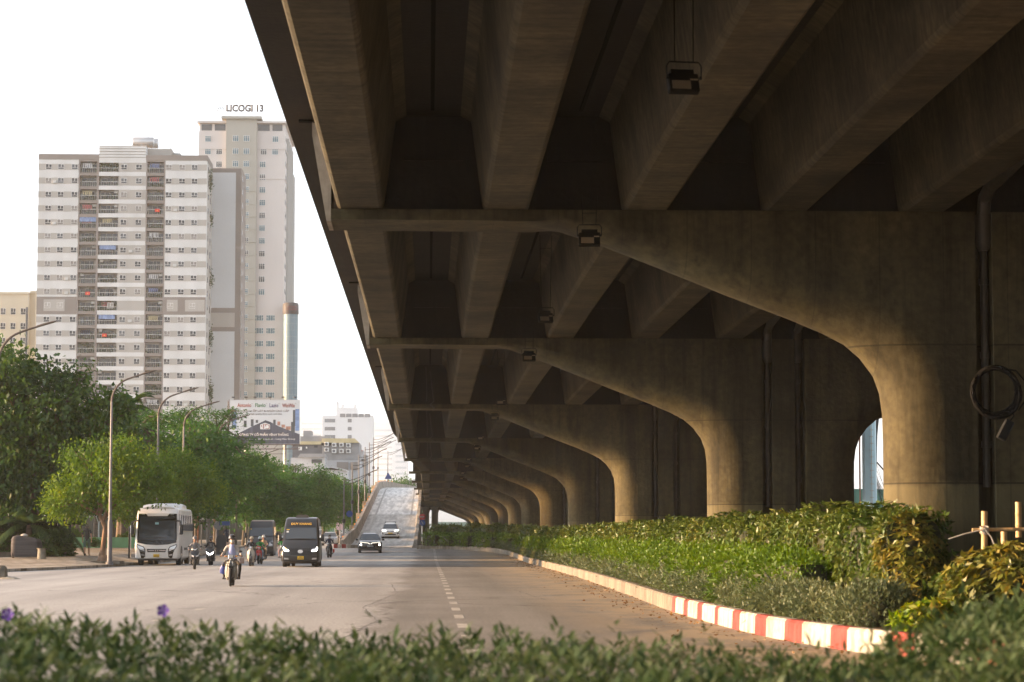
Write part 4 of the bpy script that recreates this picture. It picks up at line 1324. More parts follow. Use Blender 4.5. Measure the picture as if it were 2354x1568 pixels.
def win_mesh(w, h, kind):
    """frame (white) and panes, centred at the origin in XZ, front towards -Y."""
    f, p = MB(), MB()
    t = 0.05 if kind == 'tee' else 0.07
    def fr(x0, x1, z0, z1):
        f.box(x0, x1, -0.06, 0.05, z0, z1)
    fr(-w / 2, w / 2, h / 2 - t, h / 2); fr(-w / 2, w / 2, -h / 2, -h / 2 + t)
    fr(-w / 2, -w / 2 + t, -h / 2 + t, h / 2 - t); fr(w / 2 - t, w / 2, -h / 2 + t, h / 2 - t)
    if kind == 'tee':
        zb = -h * .14
        fr(-w / 2 + t, w / 2 - t, zb, zb + t); fr(-t * .2, t * .8, zb + t, h / 2 - t)
        f.box(t * .8, w / 2 - t, -0.05, 0.03, h / 2 - t * 1.9, h / 2 - t); f.box(t * .8, t * 1.7, -0.05, 0.03, zb + t, h / 2 - t * 1.9)
    elif kind == 'tri':
        zb = h * .2
        fr(-w / 2 + t, w / 2 - t, zb, zb + t * .8)
        for x in (-w / 6, w / 6):
            fr(x - t / 2, x + t / 2, -h / 2 + t, zb); fr(x - t / 2, x + t / 2, zb + t * .8, h / 2 - t)
    else:
        for x in (-w * .28, 0.0, w * .28):
            fr(x - t / 2, x + t / 2, -h / 2 + t, h / 2 - t)
        for a_, b_ in ((-w / 2 + t, -w * .28 - t / 2), (w * .28 + t / 2, w / 2 - t)):
            fr(a_, b_, 0.0, t)
    p.box(-w / 2 + t * .5, w / 2 - t * .5, -0.005, 0.02, -h / 2 + t * .5, h / 2 - t * .5)
    return f, p

def window_set(parent, spots, w, h, kind, glass, limit=100):
    f, p = win_mesh(w, h, kind)
    fm = f.mesh('window', FRAME_W)
    pms = []
    for g in glass:
        q = MB(); q.v, q.f, q.m = list(p.v), list(p.f), list(p.m)
        pms.append(q.mesh('pane', g))
    rr = random.Random(len(spots))
    rest_f, rest_p = MB(), MB()
    for i, (x, y, z) in enumerate(spots):
        if i < limit:
            o = link('window', fm, parent, (x, y, z))
            link('pane', rr.choice(pms), o)
        else:
            rest_f.add([(a + x, b + y, c + z) for a, b, c in f.v], f.f)
            rest_p.add([(a + x, b + y, c + z) for a, b, c in p.v], p.f)
    if rest_f.v:
        o = tag(rest_f.build('lower_windows', FRAME_W, parent), kind='stuff')
        tag(rest_p.build('lower_panes', glass[0], o), kind='stuff')

# --- the banded apartment block
Y1 = 520.0
xl, _ = at(85, 640, Y1); xr, _ = at(473, 640, Y1)
_, ztop = at(280, 355, Y1)
_, zrow0 = at(280, 384.5, Y1)
W1 = xr - xl
k1 = W1 / 36.2
ap = thing('apartment_block', 'tall apartment block banded in white and beige with three columns of balconies', 'apartment block', (xl, Y1, 0))
def X1(m): return m * k1
FL = 3.005
NROW = 20
wall = MB()
def wb(mi, x0, x1, y0, y1, z0, z1):
    wall.mi = mi
    wall.box(X1(x0), X1(x1), y0, y1, z0, z1)
wb(1, 0, 36.2, 1.42, 13, 0, ztop - 1.0)
for x0, x1, mi in ((0, 8.6, 0), (17.2, 23.1, 1), (27.25, 36.2, 0)):
    wb(mi, x0, x1, 0, 1.42, 0, ztop - 1.2)
for x0, x1, mi in ((8.6, 8.85, 2), (12.5, 12.95, 2), (23.1, 23.35, 2), (26.95, 27.25, 2)):
    wb(mi, x0, x1, -0.02, 1.42, 0, ztop - 1.2)
# parapet and roof
wb(2, -0.05, 12.95, -0.06, 13.1, ztop - 1.2, ztop)
wb(2, 23.05, 36.3, -0.06, 13.1, ztop - 1.3, ztop - .15)
for i in range(5):
    wb(0, 12.95, 23.05, -0.10 - .02 * (i % 2), 3, ztop - 1.2 + i * 0.62, ztop - 1.2 + i * .62 + .42)
    wb(1, 12.95, 23.05, 0.05, 3, ztop - .78 + i * 0.62, ztop - .58 + i * .62)
wb(1, 14, 28.2, 3, 11, ztop - .5, ztop + 1.75)
wb(1, 28.2, 30.0, 4, 9, ztop - .5, ztop + .95)
for r_ in range(NROW):
    zc = zrow0 - FL * r_
    if zc < 2: break
    special = r_ in (10,)
    # beige bands of the window rows (proud by a hand) on the white bays
    for x0, x1 in ((-0.03, 8.58), (27.27, 36.23)):
        wb(2 if special else 1, x0, x1, -0.05, 0.0, zc - (1.9 if special else .64), zc + (1.9 if special else .64))
    if special:
        for x0, x1 in ((1.5, 6.0), (27.9, 30.2), (31.8, 36.0)):
            wb(1, x0, x1, -0.08, -0.05, zc - 1.2, zc + 1.3)
    # white bands on the central bay
    wb(0, 12.95, 23.08, -0.05, 0.0, zc - 1.95, zc - 1.05)
    if r_ == 0: wb(0, 12.95, 23.08, -0.05, 0.0, zc + .95, zc + 1.7)
    # balcony slabs
    wb(2, 8.85, 12.5, 0.0, 1.42, zc - 1.85, zc - 1.2)
    wb(2, 23.35, 26.95, 0.0, 1.42, zc - 1.85, zc - 1.2)
    wb(1, 12.95, 17.2, 0.0, 1.42, zc - 1.85, zc - 1.0)
wb(2, 8.85, 12.5, 0.0, 1.42, zrow0 + 1.2, ztop - 1.2); wb(2, 23.35, 26.95, 0.0, 1.42, zrow0 + 1.2, ztop - 1.2); wb(1, 12.95, 17.2, 0.0, 1.42, zrow0 + 1.0, ztop - 1.2)
wall.build('wall', [WHITE_W, BEIGE_W, TAUPE_W], ap)
spots = []
for r_ in range(NROW):
    zc = zrow0 - FL * r_ + 0.02
    if zc < 4: break
    xs = [2.15, 4.8, 7.75, 18.35, 21.55, 28.0, 30.85, 33.55]
    if r_ == 10: xs = [2.3, 5.0, 15.8, 28.6, 33.3]
    for x in xs: spots.append((X1(x), -0.06, zc))
window_set(ap, spots, 1.3, 1.18, 'tee', GLASS[:3] + [GLASS[0]], 100)
# balconies: inner wall with doors, railing, plants
def balcony_mesh(w, seed):
    rr = random.Random(seed)
    b = MB(); b.box(-w / 2, w / 2, 1.36, 1.41, -1.2, 1.2)
    g_ = MB()
    x = -w / 2 + .3
    while x < w / 2 - .9:
        ww = rr.choice((.75, .9, 1.1)); g_.box(x, x + ww - .08, 1.30, 1.355, -1.2, rr.choice((.7, .75))); x += ww
    rl = MB()
    rl.box(-w / 2, w / 2, -0.03, 0.03, -.22, -.14)
    n = int(w / .45)
    for i in range(n + 1):
        xx = -w / 2 + w * i / n; rl.box(xx - .012, xx + .012, -0.02, 0.02, -1.2, -.22)
    rng = np.random.default_rng(seed)
    npl = rr.choice((40, 90, 200, 380))
    P = np.stack([rng.uniform(-w / 2, w / 2, npl), rng.uniform(.05, .5, npl), -1.15 + rng.uniform(0, 1, npl) ** 1.6 * rr.choice((.8, 1.3, 2.2))], 1)
    P[:, 2] += .15 * np.sin(P[:, 0] * 4 + seed)
    pl = quads_mesh('plants', leaves(P, rng.normal(size=P.shape), .34, .2, rng), POTS)
    return b.mesh('balcony', BALC_IN), g_.mesh('door', GLASS[seed % 2]), rl.mesh('railing', RAIL), pl
BM_ = [balcony_mesh(3.6, 100 + i) for i in range(7)]
rr = random.Random(8)
nb = 0
for r_ in range(NROW - 1):
    zc = zrow0 - FL * r_
    for x in (10.7, 15.05, 25.15):
        m_ = rr.choice(BM_)
        o = link('balcony', m_[0], ap, (X1(x), 0.02, zc)); nb += 1
        o.scale = (k1 * (1.15 if x == 15.05 else 1.0), 1, 1)
        for nm, mm in zip(('door', 'railing', 'plants'), m_[1:]):
            link(nm, mm, o)
aw = MB()
for r_, x in ((4, 10.7), (11, 15.05), (6, 15.05)):
    zc = zrow0 - FL * r_
    a_ = MB(); a_.prism([(0.1, zc + 1.15), (-.25, zc + .1), (-.22, zc + .08), (.13, zc + 1.15)], X1(x - 1.75), X1(x + 1.75), 'X')
    a_.build('awning', STRIPE, ap)
for r_, x in ((3, 25.6), (12, 14.6), (9, 10.9)):
    zc = zrow0 - FL * r_
    f_ = MB(); f_.box(X1(x - .5), X1(x + .5), -.1, -.06, zc - .7, zc - .05)
    fo = f_.build('flag', RED, ap)
    st = MB(); pts = []
    for i in range(10):
        a = math.pi / 2 + i * math.pi / 5; q = .17 if i % 2 == 0 else .07
        pts.append((X1(x) + q * math.cos(a), zc - .38 + q * math.sin(a)))
    st.prism(pts, -.115, -.101); st.build('star', YEL, fo)
# air conditioner boxes beside windows and on the balconies
rr = random.Random(77)
ac = MB(); ac.rbox(-.4, .4, -.42, 0, -.3, .3, .03)
acm = ac.mesh('air_conditioner', pm('ac_box', (.5, .5, .48), .6))
for i in range(34):
    r_ = rr.randrange(0, 18); x = rr.choice((9.5, 12.0, 13.6, 16.6, 24.0, 26.4, 3.5, 6.3, 20.0, 29.5, 32.2))
    link('air_conditioner', acm, ap, (X1(x), -.02 if x in (3.5, 6.3, 20.0, 29.5, 32.2) else 1.0, zrow0 - FL * r_ + (.75 if x > 8 and x not in (20.0, 29.5, 32.2) else -.3)))
# washing hung out on a few balconies
CL = [pm('washing_%d' % i, c, .9) for i, c in enumerate(((.5, .5, .5), (.35, .1, .1), (.12, .16, .3), (.4, .34, .2)))]
for i in range(16):
    r_ = rr.randrange(0, 18); x = rr.choice((10.7, 15.05, 25.15))
    w = MB()
    for q in range(5):
        a_ = X1(x - 1.2) + q * .42; w.box(a_, a_ + rr.uniform(.2, .36), .25, .28, zrow0 - FL * r_ + .05 - rr.uniform(0, .4), zrow0 - FL * r_ + .85)
    w.build('washing', CL[i % 4], ap)
# roof tanks
for i, yy in enumerate((4.2, 6.2)):
    t_ = MB(); t_.lathe([(0.2, 0), (1.0, .12), (1.05, .3), (1.05, 4.4), (1.0, 4.6), (.2, 4.75)], (X1(19.6 + i * .7), yy, ztop + 3.4), 16, 'X')
    t_.build('water_tank', pm('stainless_tank', (0.55, 0.55, 0.55), 0.35, 0.7), ap, True)
    t_ = MB()
    for q in range(6):
        xx = X1(19.7 + i * .7) + q * .9
        t_.tube([(xx, yy - .8, ztop + 1.7), (xx, yy - .8, ztop + 2.9)], .05, 5); t_.tube([(xx, yy - .8, ztop + 2.9), (xx + .7, yy - .8, ztop + 1.7)], .04, 5)
    t_.build('tank_stand', STEEL, ap)
t_ = MB(); t_.tube([(X1(27.8), 4, ztop), (X1(27.8), 4, ztop + 6.0)], .06, 6); t_.build('antenna', STEEL, ap)
t_ = MB(); t_.tube([(X1(23), 4, ztop + 2), (X1(23), 4, ztop + 8.4)], .04, 6); t_.build('antenna', STEEL, ap)
# right hand wing with a blank pale wall
x2, _ = at(553, 640, Y1 + 13)
_, z2 = at(520, 387, Y1 + 13)
wg = MB()
xa, xb = X1(36.2) - .5, x2 - xl
wg.mi = 2; wg.box(xa - 4, xb, 13.02, 26, 0, z2)
xw, _ = at(540, 640, Y1 + 13); xw -= xl
wg.mi = 3
_, za = at(520, 397, Y1 + 13); _, zb = at(520, 708, Y1 + 13); _, zc_ = at(520, 719, Y1 + 13); _, zd = at(520, 752, Y1 + 13); _, ze = at(520, 762, Y1 + 13)
wg.box(xa - .3, xw, 12.98, 13.02, zb, za)
wg.box(xa - .3, xw, 12.98, 13.02, 0, ze)
wg.mi = 1; wg.box(xa - .3, xw, 12.98, 13.02, zd, zc_)
wg.build('wing_wall', [WHITE_W, BEIGE_W, TAUPE_W, PALE_W], ap)
side = MB()
for r_ in range(NROW):
    zc = zrow0 - FL * r_
    side.box(X1(36.2), X1(36.2) + .05, 3, 4.2, zc - .6, zc + .6); side.box(X1(36.2), X1(36.2) + .05, 8, 9.5, zc - .8, zc + .6)
    side.box(xb, xb + .05, 15, 16.5, zc - .8, zc + .6)
tag(side.build('side_windows', GLASS[1], ap), kind='stuff')
rng = np.random.default_rng(5)
Pv = []
for yv, zv, nn, s_ in ((5, 79, 160, 1.4), (9, 71, 60, .8), (9, 58, 90, .9), (10, 33, 220, 1.5), (9, 45, 130, 1.2), (6, 22, 90, 1)):
    Pv.append(np.stack([X1(36.2) + rng.uniform(.05, .7, nn), yv + rng.normal(0, s_ * .6, nn), zv + rng.normal(0, s_ * .9, nn)], 1))
Pv = np.concatenate(Pv)
link('wall_plants', quads_mesh('wall_plants', leaves(Pv, rng.normal(size=Pv.shape), .5, .32, rng), POTS), ap)

# --- the tower behind with the lettered roof frame
Y2 = 600.0
xt, _ = at(453.5, 640, Y2)
xt2, _ = at(652.5, 640, Y2)
_, zt = at(560, 279, Y2); _, ztc = at(560, 270, Y2)
kt = (xt2 - xt) / 21.5
tw = thing('office_tower', 'pale pink tower with an olive centre bay and a lettered frame on the roof', 'tower', (xt, Y2, 0))
T = lambda m: m * kt
m_ = MB()
m_.mi = 0; m_.box(0, T(21.5), 0, 36, 0, zt - 2.6); m_.box(T(.1), T(21.4), .6, 35, zt - 2.6, zt - .4)
m_.box(T(-.4), T(21.9), -.5, 36.4, zt - .5, zt); m_.box(T(-.15), T(21.65), -.15, 36.1, zt - 7.1, zt - 6.8); m_.box(T(-.15), T(21.65), -.15, 36.1, zt - 14.6, zt - 14.3)
m_.mi = 1; m_.box(T(6.88), T(14.5), -.9, 8, 0, ztc - .6); m_.box(T(5.7), T(15.7), -1.7, 9, ztc - .6, ztc)
for i in range(18):
    z = zt - 17.8 - 3.2 * i
    m_.mi = 1; m_.box(T(6.7), T(14.7), -1.05, -.9, z, z + .28)
m_.mi = 2
for q in range(5): m_.box(T(21.5), T(21.5) + .5, 8 + q * 5, 9.2 + q * 5, 0, zt - 3)
m_.box(T(21.5) , T(22.1), 30, 36, 0, zt - 9)
m_.build('wall', [PINK_W, OLIVE_W, pm('grey_rib', (0.42, 0.42, 0.40), .8)], tw)
top = MB()
for a_, b_ in ((.6, 3.2), (3.9, 6.6), (14.7, 17.6), (18.3, 20.8)):
    top.box(T(a_), T(b_), .55, .6, zt - 2.3, zt - .7)
top.build('top_openings', GLASS[1], tw)
_, zr0 = at(560, 320, Y2)
spots = []
for r_ in range(22):
    z = zr0 - 3.2 * r_
    if z < 5: break
    if r_ < 3:
        spots += [(T(2.3), -.06, z)] + ([(T(5.1), -.06, z)] if r_ else [])
    spots += [(T(9.25), -.96, z), (T(11.95), -.96, z)]
    if r_ == 0: spots += [(T(19.1), -.06, z)]
    elif r_ == 1: spots += [(T(16.2), -.06, z), (T(19.05), -.06, z)]
    elif r_ < 13: spots += [(T(15.95), -.06, z)]
window_set(tw, spots, 1.5, 1.5, 'tri', [GLASS[3], GLASS[3], GLASS[1]], 70)
spots = []
_, zq = at(600, 731, Y2)
for r_ in range(9):
    z = zq - 3.2 * r_
    spots += [(T(15.4), -.06, z), (T(18.25), -.06, z)]
window_set(tw, spots, 2.2, 1.45, 'wide', [GLASS[3]], 30)
sw = MB()
for r_ in range(26):
    z = zt - 4 - 3.2 * r_
    for q in range(2): sw.box(T(21.5), T(21.5) + .05, 2 + q * 3, 3.2 + q * 3, z - .6, z + .6)
tag(sw.build('side_windows', GLASS[1], tw), kind='stuff')
# glass drum on the right flank
xd, _ = at(667.5, 800, Y2 - 2)
_, zdt = at(667, 697, Y2 - 2); _, zdb = at(667, 723, Y2 - 2)
d_ = MB()
d_.lathe([(1.78, 0), (1.78, zdb)], (xd - xt, -2, 0), 24)
d_.build('glass_drum', pm('drum_glass', (0.16, 0.25, 0.30), .45), tw, True)
d_ = MB()
for q in range(14):
    a = math.pi + q * math.pi / 13
    d_.box(xd - xt + 1.8 * math.cos(a) - .025, xd - xt + 1.8 * math.cos(a) + .025, -2 + 1.8 * math.sin(a) - .025, -2 + 1.8 * math.sin(a) + .025, 0, zdb)
z = 3.0
while z < zdb:
    d_.lathe([(1.80, z), (1.81, z + .05)], (xd - xt, -2, 0), 24); z += 1.6
d_.build('drum_mullions', pm('drum_frame', (0.35, 0.42, 0.42), .5), tw)
d_ = MB(); d_.lathe([(1.95, zdb), (2.0, zdb + .1), (1.95, zdt - .3), (1.7, zdt)], (xd - xt, -2, 0), 24)
d_.build('drum_band', pm('brown_grey_band', (0.055, 0.05, 0.055), .7), tw, True)
o = link('lettering', text_mesh('LICOGI', 2.6, 1.1, pm('dark_red_letters', (0.18, 0.03, 0.04), .6), .08), tw, (xd - xt + .35, -4.05, (zdt + zdb) / 2))
# roof sign
sx0, sz0 = at(498, 266, Y2); sx1, sz1 = at(607.5, 236, Y2)
fr = MB()
for i in range(8):
    x = sx0 - xt + (sx1 - sx0) * i / 7; fr.tube([(x, .3, ztc), (x, .3, sz1)], .03, 5)
for i in range(6):
    z = sz0 + (sz1 - sz0) * i / 5; fr.tube([(sx0 - xt, .3, z), (sx1 - xt, .3, z)], .022, 5)
for i in range(7):
    x = sx0 - xt + (sx1 - sx0) * i / 7; fr.tube([(x, .35, ztc), (x, 1.5, ztc), (x + .1, .35, sz1)], .025, 5)
fr.build('sign_frame', STEEL, tw)
LET = pm('grey_brown_letters', (0.06, 0.05, 0.045), .7)
lx0, lz0 = at(520.5, 258.5, Y2); lx1, lz1 = at(606, 242.5, Y2)
link('lettering', text_mesh('LICOGI 13', lx1 - lx0, lz1 - lz0, LET, .15, bold=.04), tw, ((lx0 + lx1) / 2 - xt, -.8, (lz0 + lz1) / 2))
em = MB(); ex, ez = at(508, 250, Y2); ex -= xt
for q in range(4):
    a = q * math.pi / 2
    em.tube([(ex, -.7, ez), (ex + .75 * math.cos(a), -.7, ez + .75 * math.sin(a))], .06, 5)
em.tube([(ex - .9, -.7, ez - .9), (ex, -.7, ez + 1.3), (ex + .9, -.7, ez - .9)], .06, 5)
em.build('emblem', LET, tw)

# --- cream block at the far left
Yc = 560.0
xc0, zc0 = at(-60, 676, Yc); xc1, _ = at(80, 676, Yc); _, zc1 = at(50, 672, Yc)
b4 = thing('apartment_block', 'cream yellow apartment block at the far left edge behind the fig', 'apartment block', (xc0, Yc, 0))
m_ = MB(); w4 = xc1 - xc0
m_.box(0, w4 - 1.4, 0, 14, 0, zc0); m_.box(w4 - 1.4, w4, 1.5, 14, 0, zc1); m_.box(-.3, w4 - 1.3, -.3, 14, zc0, zc0 + .5); m_.box(w4 - 1.3, w4 + .3, 1.2, 14, zc1, zc1 + .5)
m_.build('wall', CREAM_W, b4)
spots = [(w4 - 7.2 + q * 2.3, -.06, zc0 - 4 - 3.4 * r_) for r_ in range(8) for q in range(3)]
window_set(b4, spots, 1.2, 1.5, 'tee', GLASS[:2], 60)
m_ = MB(); m_.box(w4 - 2.0, w4 - 1.5, -.06, 0, 2, zc0 - 3); m_.build('stair_glazing', GLASS[1], b4)

# --- white block in the middle distance
Yw = 900.0
def px(x, y, Y=None): return at(x, y, Y or Yw)
xw0, zw0 = px(741, 955); xw1, _ = px(857, 955); xs1, zs1 = px(840, 955)
wbk = thing('white_building', 'plain hazy white building with strip windows and a stepped roof', 'building', (xw0, Yw, 0))
m_ = MB()
m_.box(0, xw1 - xw0, 0, 24, 0, zw0)
p0, zp0 = px(772, 937); p1, _ = px(820, 937); m_.box(p0 - xw0, p1 - xw0, 2, 16, zw0, zp0)
for a_, b_, t_ in ((772, 777, 922), (783, 790, 928), (812, 818, 928)):
    q0, z0 = px(a_, t_); q1, _ = px(b_, t_); m_.box(q0 - xw0, q1 - xw0, 4, 8, zp0, z0)
m_.build('wall', pm('bright_white_wall', (0.66, 0.67, 0.675), .9), wbk)
for yy in (967, 985.5, 1004):
    for a_, b_ in ((746, 770), (799, 808)):
        x0, z0 = px(a_, yy - 4); x1, z1 = px(b_, yy + 4)
        f_ = MB(); f_.box(x0 - xw0, x1 - xw0, -.12, .02, z1, z0); f_.build('window', pm('haze_pale_window', (.20, .21, .22), .5), wbk)  # window grey lifted to paint in the distance haze
x0, z0 = px(781, 951); x1, z1 = px(852, 959)
for q in range(5):
    f_ = MB(); a_ = x0 + (x1 - x0) * q / 5; f_.box(a_ - xw0, a_ - xw0 + (x1 - x0) / 5.6, -.12, .02, z1, z0); f_.build('window', pm('haze_pale_window', (.20, .21, .22), .5), wbk)

# --- shabby low buildings below it
def boxes_building(name, label, Y, walls, roofs=(), wins=(), mats=None, extra=None):
    t = thing(name, label, 'building', (0, Y, 0))
    m = MB()
    for (x0, y0, x1, y1, dep, mi) in walls:
        a_, z1 = at(x0, y0, Y); b_, z0 = at(x1, y1, Y)
        m.mi = mi; m.box(a_, b_, 0.02 * mi, dep, max(z0, -.1) if y1 < 1230 else -.1, z1)
    m.build('wall', mats, t)
    for (pts, dep, mat) in roofs:
        m = MB(); m.prism([at(x, y, Y) for x, y in pts], -.5, dep); m.build('roof', mat, t)
    for (x0, y0, x1, y1, mat) in wins:
        m = MB(); a_, z1 = at(x0, y0, Y); b_, z0 = at(x1, y1, Y); m.box(a_, b_, -.14, -.02, z0, z1); m.build('window', mat, t)
    if extra: extra(t, Y)
    return t
GREY_D = pm('dark_grey_cladding', (0.12, 0.12, 0.125), .7, var=.15, scale=.5)
GREY_L = pm('pale_grey_cladding', (0.42, 0.43, 0.44), .7, var=.08, scale=.4)
GREY_M = pm('mid_grey_cladding', (0.27, 0.27, 0.27), .7, var=.15, scale=.4)
YELR = pm('faded_yellow_roof', (0.50, 0.42, 0.24), .8, var=.15, scale=.5)
ACW = pm('ac_white', (0.62, 0.62, 0.60), .6)
def acs(t, Y):
    for i, (x, y) in enumerate([(783, 1024 + 0), (783, 1037), (800, 1026), (800, 1040), (817, 1026), (817, 1040), (833, 1027), (833, 1040)]):
        x -= 0
        cx, cz = at(x - 32, y - 3, Y)
        m = MB(); m.rbox(cx - .42, cx + .42, -.75, -.15, cz - .38, cz + .38, .03)
        o = m.build('air_conditioner', ACW, t)
        m = MB(); m.lathe([(.27, -.77), (.27, -.755)], (cx - .06, 0, cz), 14, 'Y'); m.build('fan', GREY_D, o)
    cx, cz = at(744, 1062, Y)
boxes_building('terrace_building', 'cluttered dark grey building with air conditioners under a yellow roof strip', 470,
    [(672, 1022, 740, 1060, 14, 0), (735, 1018, 826, 1058, 14, 1), (690, 1003, 760, 1024, 12, 1), (668, 1058, 826, 1240, 16, 2)],
    [([(738, 1018), (741, 1008), (815, 1008), (826, 1018)], 10, YELR), ([(668, 1022), (670, 1015), (738, 1015), (738, 1022)], 10, YELR)],
    [(686, 1027, 694, 1035, FRAME_W), (703, 1027, 706, 1031, FRAME_W), (722, 1024, 730, 1029, GLASS[1]), (774, 1062, 800, 1080, GLASS[2]), (805, 1062, 822, 1080, GLASS[2])], [GREY_D, GREY_M, GREY_L], acs)
boxes_building('metal_shed', 'pale grey metal shed with a shallow gable behind the round street trees', 440,
    [(728, 1080, 796, 1240, 14, 0)], [([(724, 1082), (760, 1071), (797, 1080), (797, 1083), (760, 1075), (724, 1085)], 14, GREY_L)], [(764, 1093, 768, 1120, GREY_M)], [GREY_L])
boxes_building('metal_shed', 'grey shed with an awning roof left of the gabled metal shed', 455,
    [(668, 1052, 745, 1240, 12, 0)], [([(684, 1052), (690, 1043), (746, 1043), (746, 1052)], 12, GREY_M)], [(716, 1056, 740, 1064, GLASS[1])], [GREY_L])
boxes_building('shop_house', 'narrow shop house edge with a red strip beside the ramp lamp posts', 500,
    [(812, 1035, 834, 1240, 14, 0), (826, 1045, 842, 1240, 13, 1)], [([(810, 1037), (812, 1024), (826, 1030), (834, 1037)], 10, pm('red_tin', (0.42, 0.12, 0.08), .7))],
    [(814, 1085, 818, 1120, pm('red_sign_strip', (0.45, 0.05, 0.05), .6)), (828, 1055, 838, 1060, GLASS[1]), (828, 1068, 838, 1073, GLASS[1])], [GREY_L, GREY_M])
boxes_building('rooftop_block', 'small rooftop hut and tank above the cluttered grey building', 490,
    [(697, 990, 716, 1012, 6, 0), (716, 1001, 738, 1015, 5, 1)], [], [], [GREY_M, GREY_L])
boxes_building('far_building', 'faint long building beyond the crest of the ramp', 1000,
    [(875, 1107, 963, 1240, 20, 0), (930, 1103, 958, 1110, 10, 0)], [], [(880, 1112, 925, 1116, GLASS[1])], [GREY_M])
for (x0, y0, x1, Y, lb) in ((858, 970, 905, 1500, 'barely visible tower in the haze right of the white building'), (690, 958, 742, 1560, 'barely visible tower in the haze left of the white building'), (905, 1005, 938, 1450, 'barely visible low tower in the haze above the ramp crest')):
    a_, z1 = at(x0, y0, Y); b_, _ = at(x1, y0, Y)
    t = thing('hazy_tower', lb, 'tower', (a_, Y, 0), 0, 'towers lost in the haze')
    m = MB(); m.box(0, b_ - a_, 0, 30, 0, z1); m.build('wall', pm('haze_pale_wall', (.80, .80, .80), .9), t)  # haze is painted into the pale wall and glass colours
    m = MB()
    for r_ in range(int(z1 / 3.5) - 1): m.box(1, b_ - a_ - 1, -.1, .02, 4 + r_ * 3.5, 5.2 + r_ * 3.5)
    m.build('window_strip', pm('haze_pale_glass', (.62, .64, .65), .8), t)

# --- billboard
Yb = 400.0
bx0, bz1 = at(528, 919, Yb); bx1, bz0 = at(689, 1021, Yb)
bw, bh = bx1 - bx0, bz1 - bz0
bcx, bcz = (bx0 + bx1) / 2, (bz0 + bz1) / 2
bb = thing('billboard', 'large white billboard with a printed dark tiled roof and four brand words', 'billboard', (bcx, Yb, 0), R(-3))
m_ = MB(); m_.box(-bw / 2, bw / 2, 0, .35, bz0, bz1); m_.build('panel', pm('billboard_white', (0.56, 0.57, 0.575), .6), bb)
def bp(u, v): return (u * bw - bw / 2, bz1 - v * bh)      # 0..1 from the top left
m_ = MB(); m_.prism([bp(*p) for p in ((.0, .86), (.12, .76), (.32, .60), (.42, .53), (.51, .46), (.58, .50), (.70, .60), (.85, .69), (.999, .78), (.999, .995), (.001, .995))], -.012, -.004)
roofp = m_.build('printed_roof', pm('printed_slate', (0.055, 0.06, 0.085), .6, var=.35, scale=1.6, stretch=(1.6, 1, .05)), bb)
m_ = MB(); m_.prism([bp(*p) for p in ((.435, .56), (.505, .52), (.575, .56), (.575, .665), (.435, .665))], -.02, -.013); m_.build('printed_badge', pm('badge_white', (0.7, .7, .68), .6), bb)
BRICK = pm('badge_brown', (0.25, 0.07, 0.05), .6)
m_ = MB()
for pts in (((.445, .575), (.460, .567), (.466, .65), (.452, .60)), ((.468, .563), (.500, .540), (.500, .555), (.492, .56), (.492, .655), (.478, .655), (.478, .568), (.468, .575)), ((.507, .54), (.568, .572), (.568, .655), (.510, .655), (.510, .643), (.558, .643), (.558, .582), (.520, .56), (.520, .60), (.507, .60))):
    m_.prism([bp(*p) for p in pts], -.026, -.021)
m_.build('printed_mark', BRICK, bb)
BLUEP = pm('printed_blue_tower', (0.16, 0.24, 0.42), .5, var=.45, scale=1.2, stretch=(.3, 1, 1))
for u0, u1, v0, v1 in ((.045, .095, .21, .66), (.935, .99, .21, .70)):
    m_ = MB(); a_, z1 = bp(u0, v0); b_, z0 = bp(u1, v1); m_.box(a_, b_, -.016, -.004, z0, z1); m_.build('printed_tower', BLUEP, bb)
for u0, u1, v0, v1 in ((.03, .044, .22, .66), (.20, .24, .47, .62), (.30, .34, .44, .6), (.62, .655, .45, .56), (.875, .93, .5, .74), (.90, .934, .23, .6), (.37, .405, .455, .52)):
    m_ = MB(); a_, z1 = bp(u0, v0); b_, z0 = bp(u1, v1); m_.box(a_, b_, -.015, -.004, z0, z1); m_.build('printed_block', pm('printed_dark', (0.06, .065, .07), .5), bb)
m_ = MB()
for u0, u1, v0, v1 in ((.68, .72, .49, .58), (.74, .79, .56, .63), (.80, .87, .60, .68)):
    a_, z1 = bp(u0, v0); b_, z0 = bp(u1, v1); m_.box(a_, b_, -.0152, -.004, z0, z1)
m_.build('printed_houses', pm('printed_warm', (0.35, .18, .12), .5, var=.4, scale=2), bb)
def word(txt, u0, u1, v0, v1, col, bold=.02, nm='lettering'):
    a_, z1 = bp(u0, v0); b_, z0 = bp(u1, v1)
    o = link(nm, text_mesh(txt, b_ - a_, z1 - z0, col, .012, bold=bold), bb, ((a_ + b_) / 2, -.03, (z0 + z1) / 2))
DR, DG, DB, DK = pm('print_maroon', (0.20, 0.05, 0.045), .6), pm('print_green', (0.05, .15, .09), .6), pm('print_navy', (0.07, .08, .17), .6), pm('print_brown_black', (0.06, .04, .035), .6)
PW = pm('print_white', (0.72, .72, .72), .6)
word('Antonio', .105, .305, .075, .165, DR); word('Flavio', .36, .51, .075, .165, DG); word('Lazio', .565, .69, .08, .17, DB); word('WinWin', .745, .925, .085, .175, DR)
for u in (.318, .523, .703, .937): word('®', u - .008, u + .008, .075, .095, DK, 0)
word('GẠCH ỐP LÁT & NGÓI CAO CẤP', .19, .845, .205, .285, DK, .004)
word('High quality floor and roof tiles', .29, .74, .30, .345, DK, 0)
word('CÔNG TY CỔ PHẦN VĨNH THẮNG', .14, .84, .735, .815, PW, .006)
word('www.vinhthang.com.vn - Long Hau Group', .24, .935, .865, .915, PW, 0)
m_ = MB()
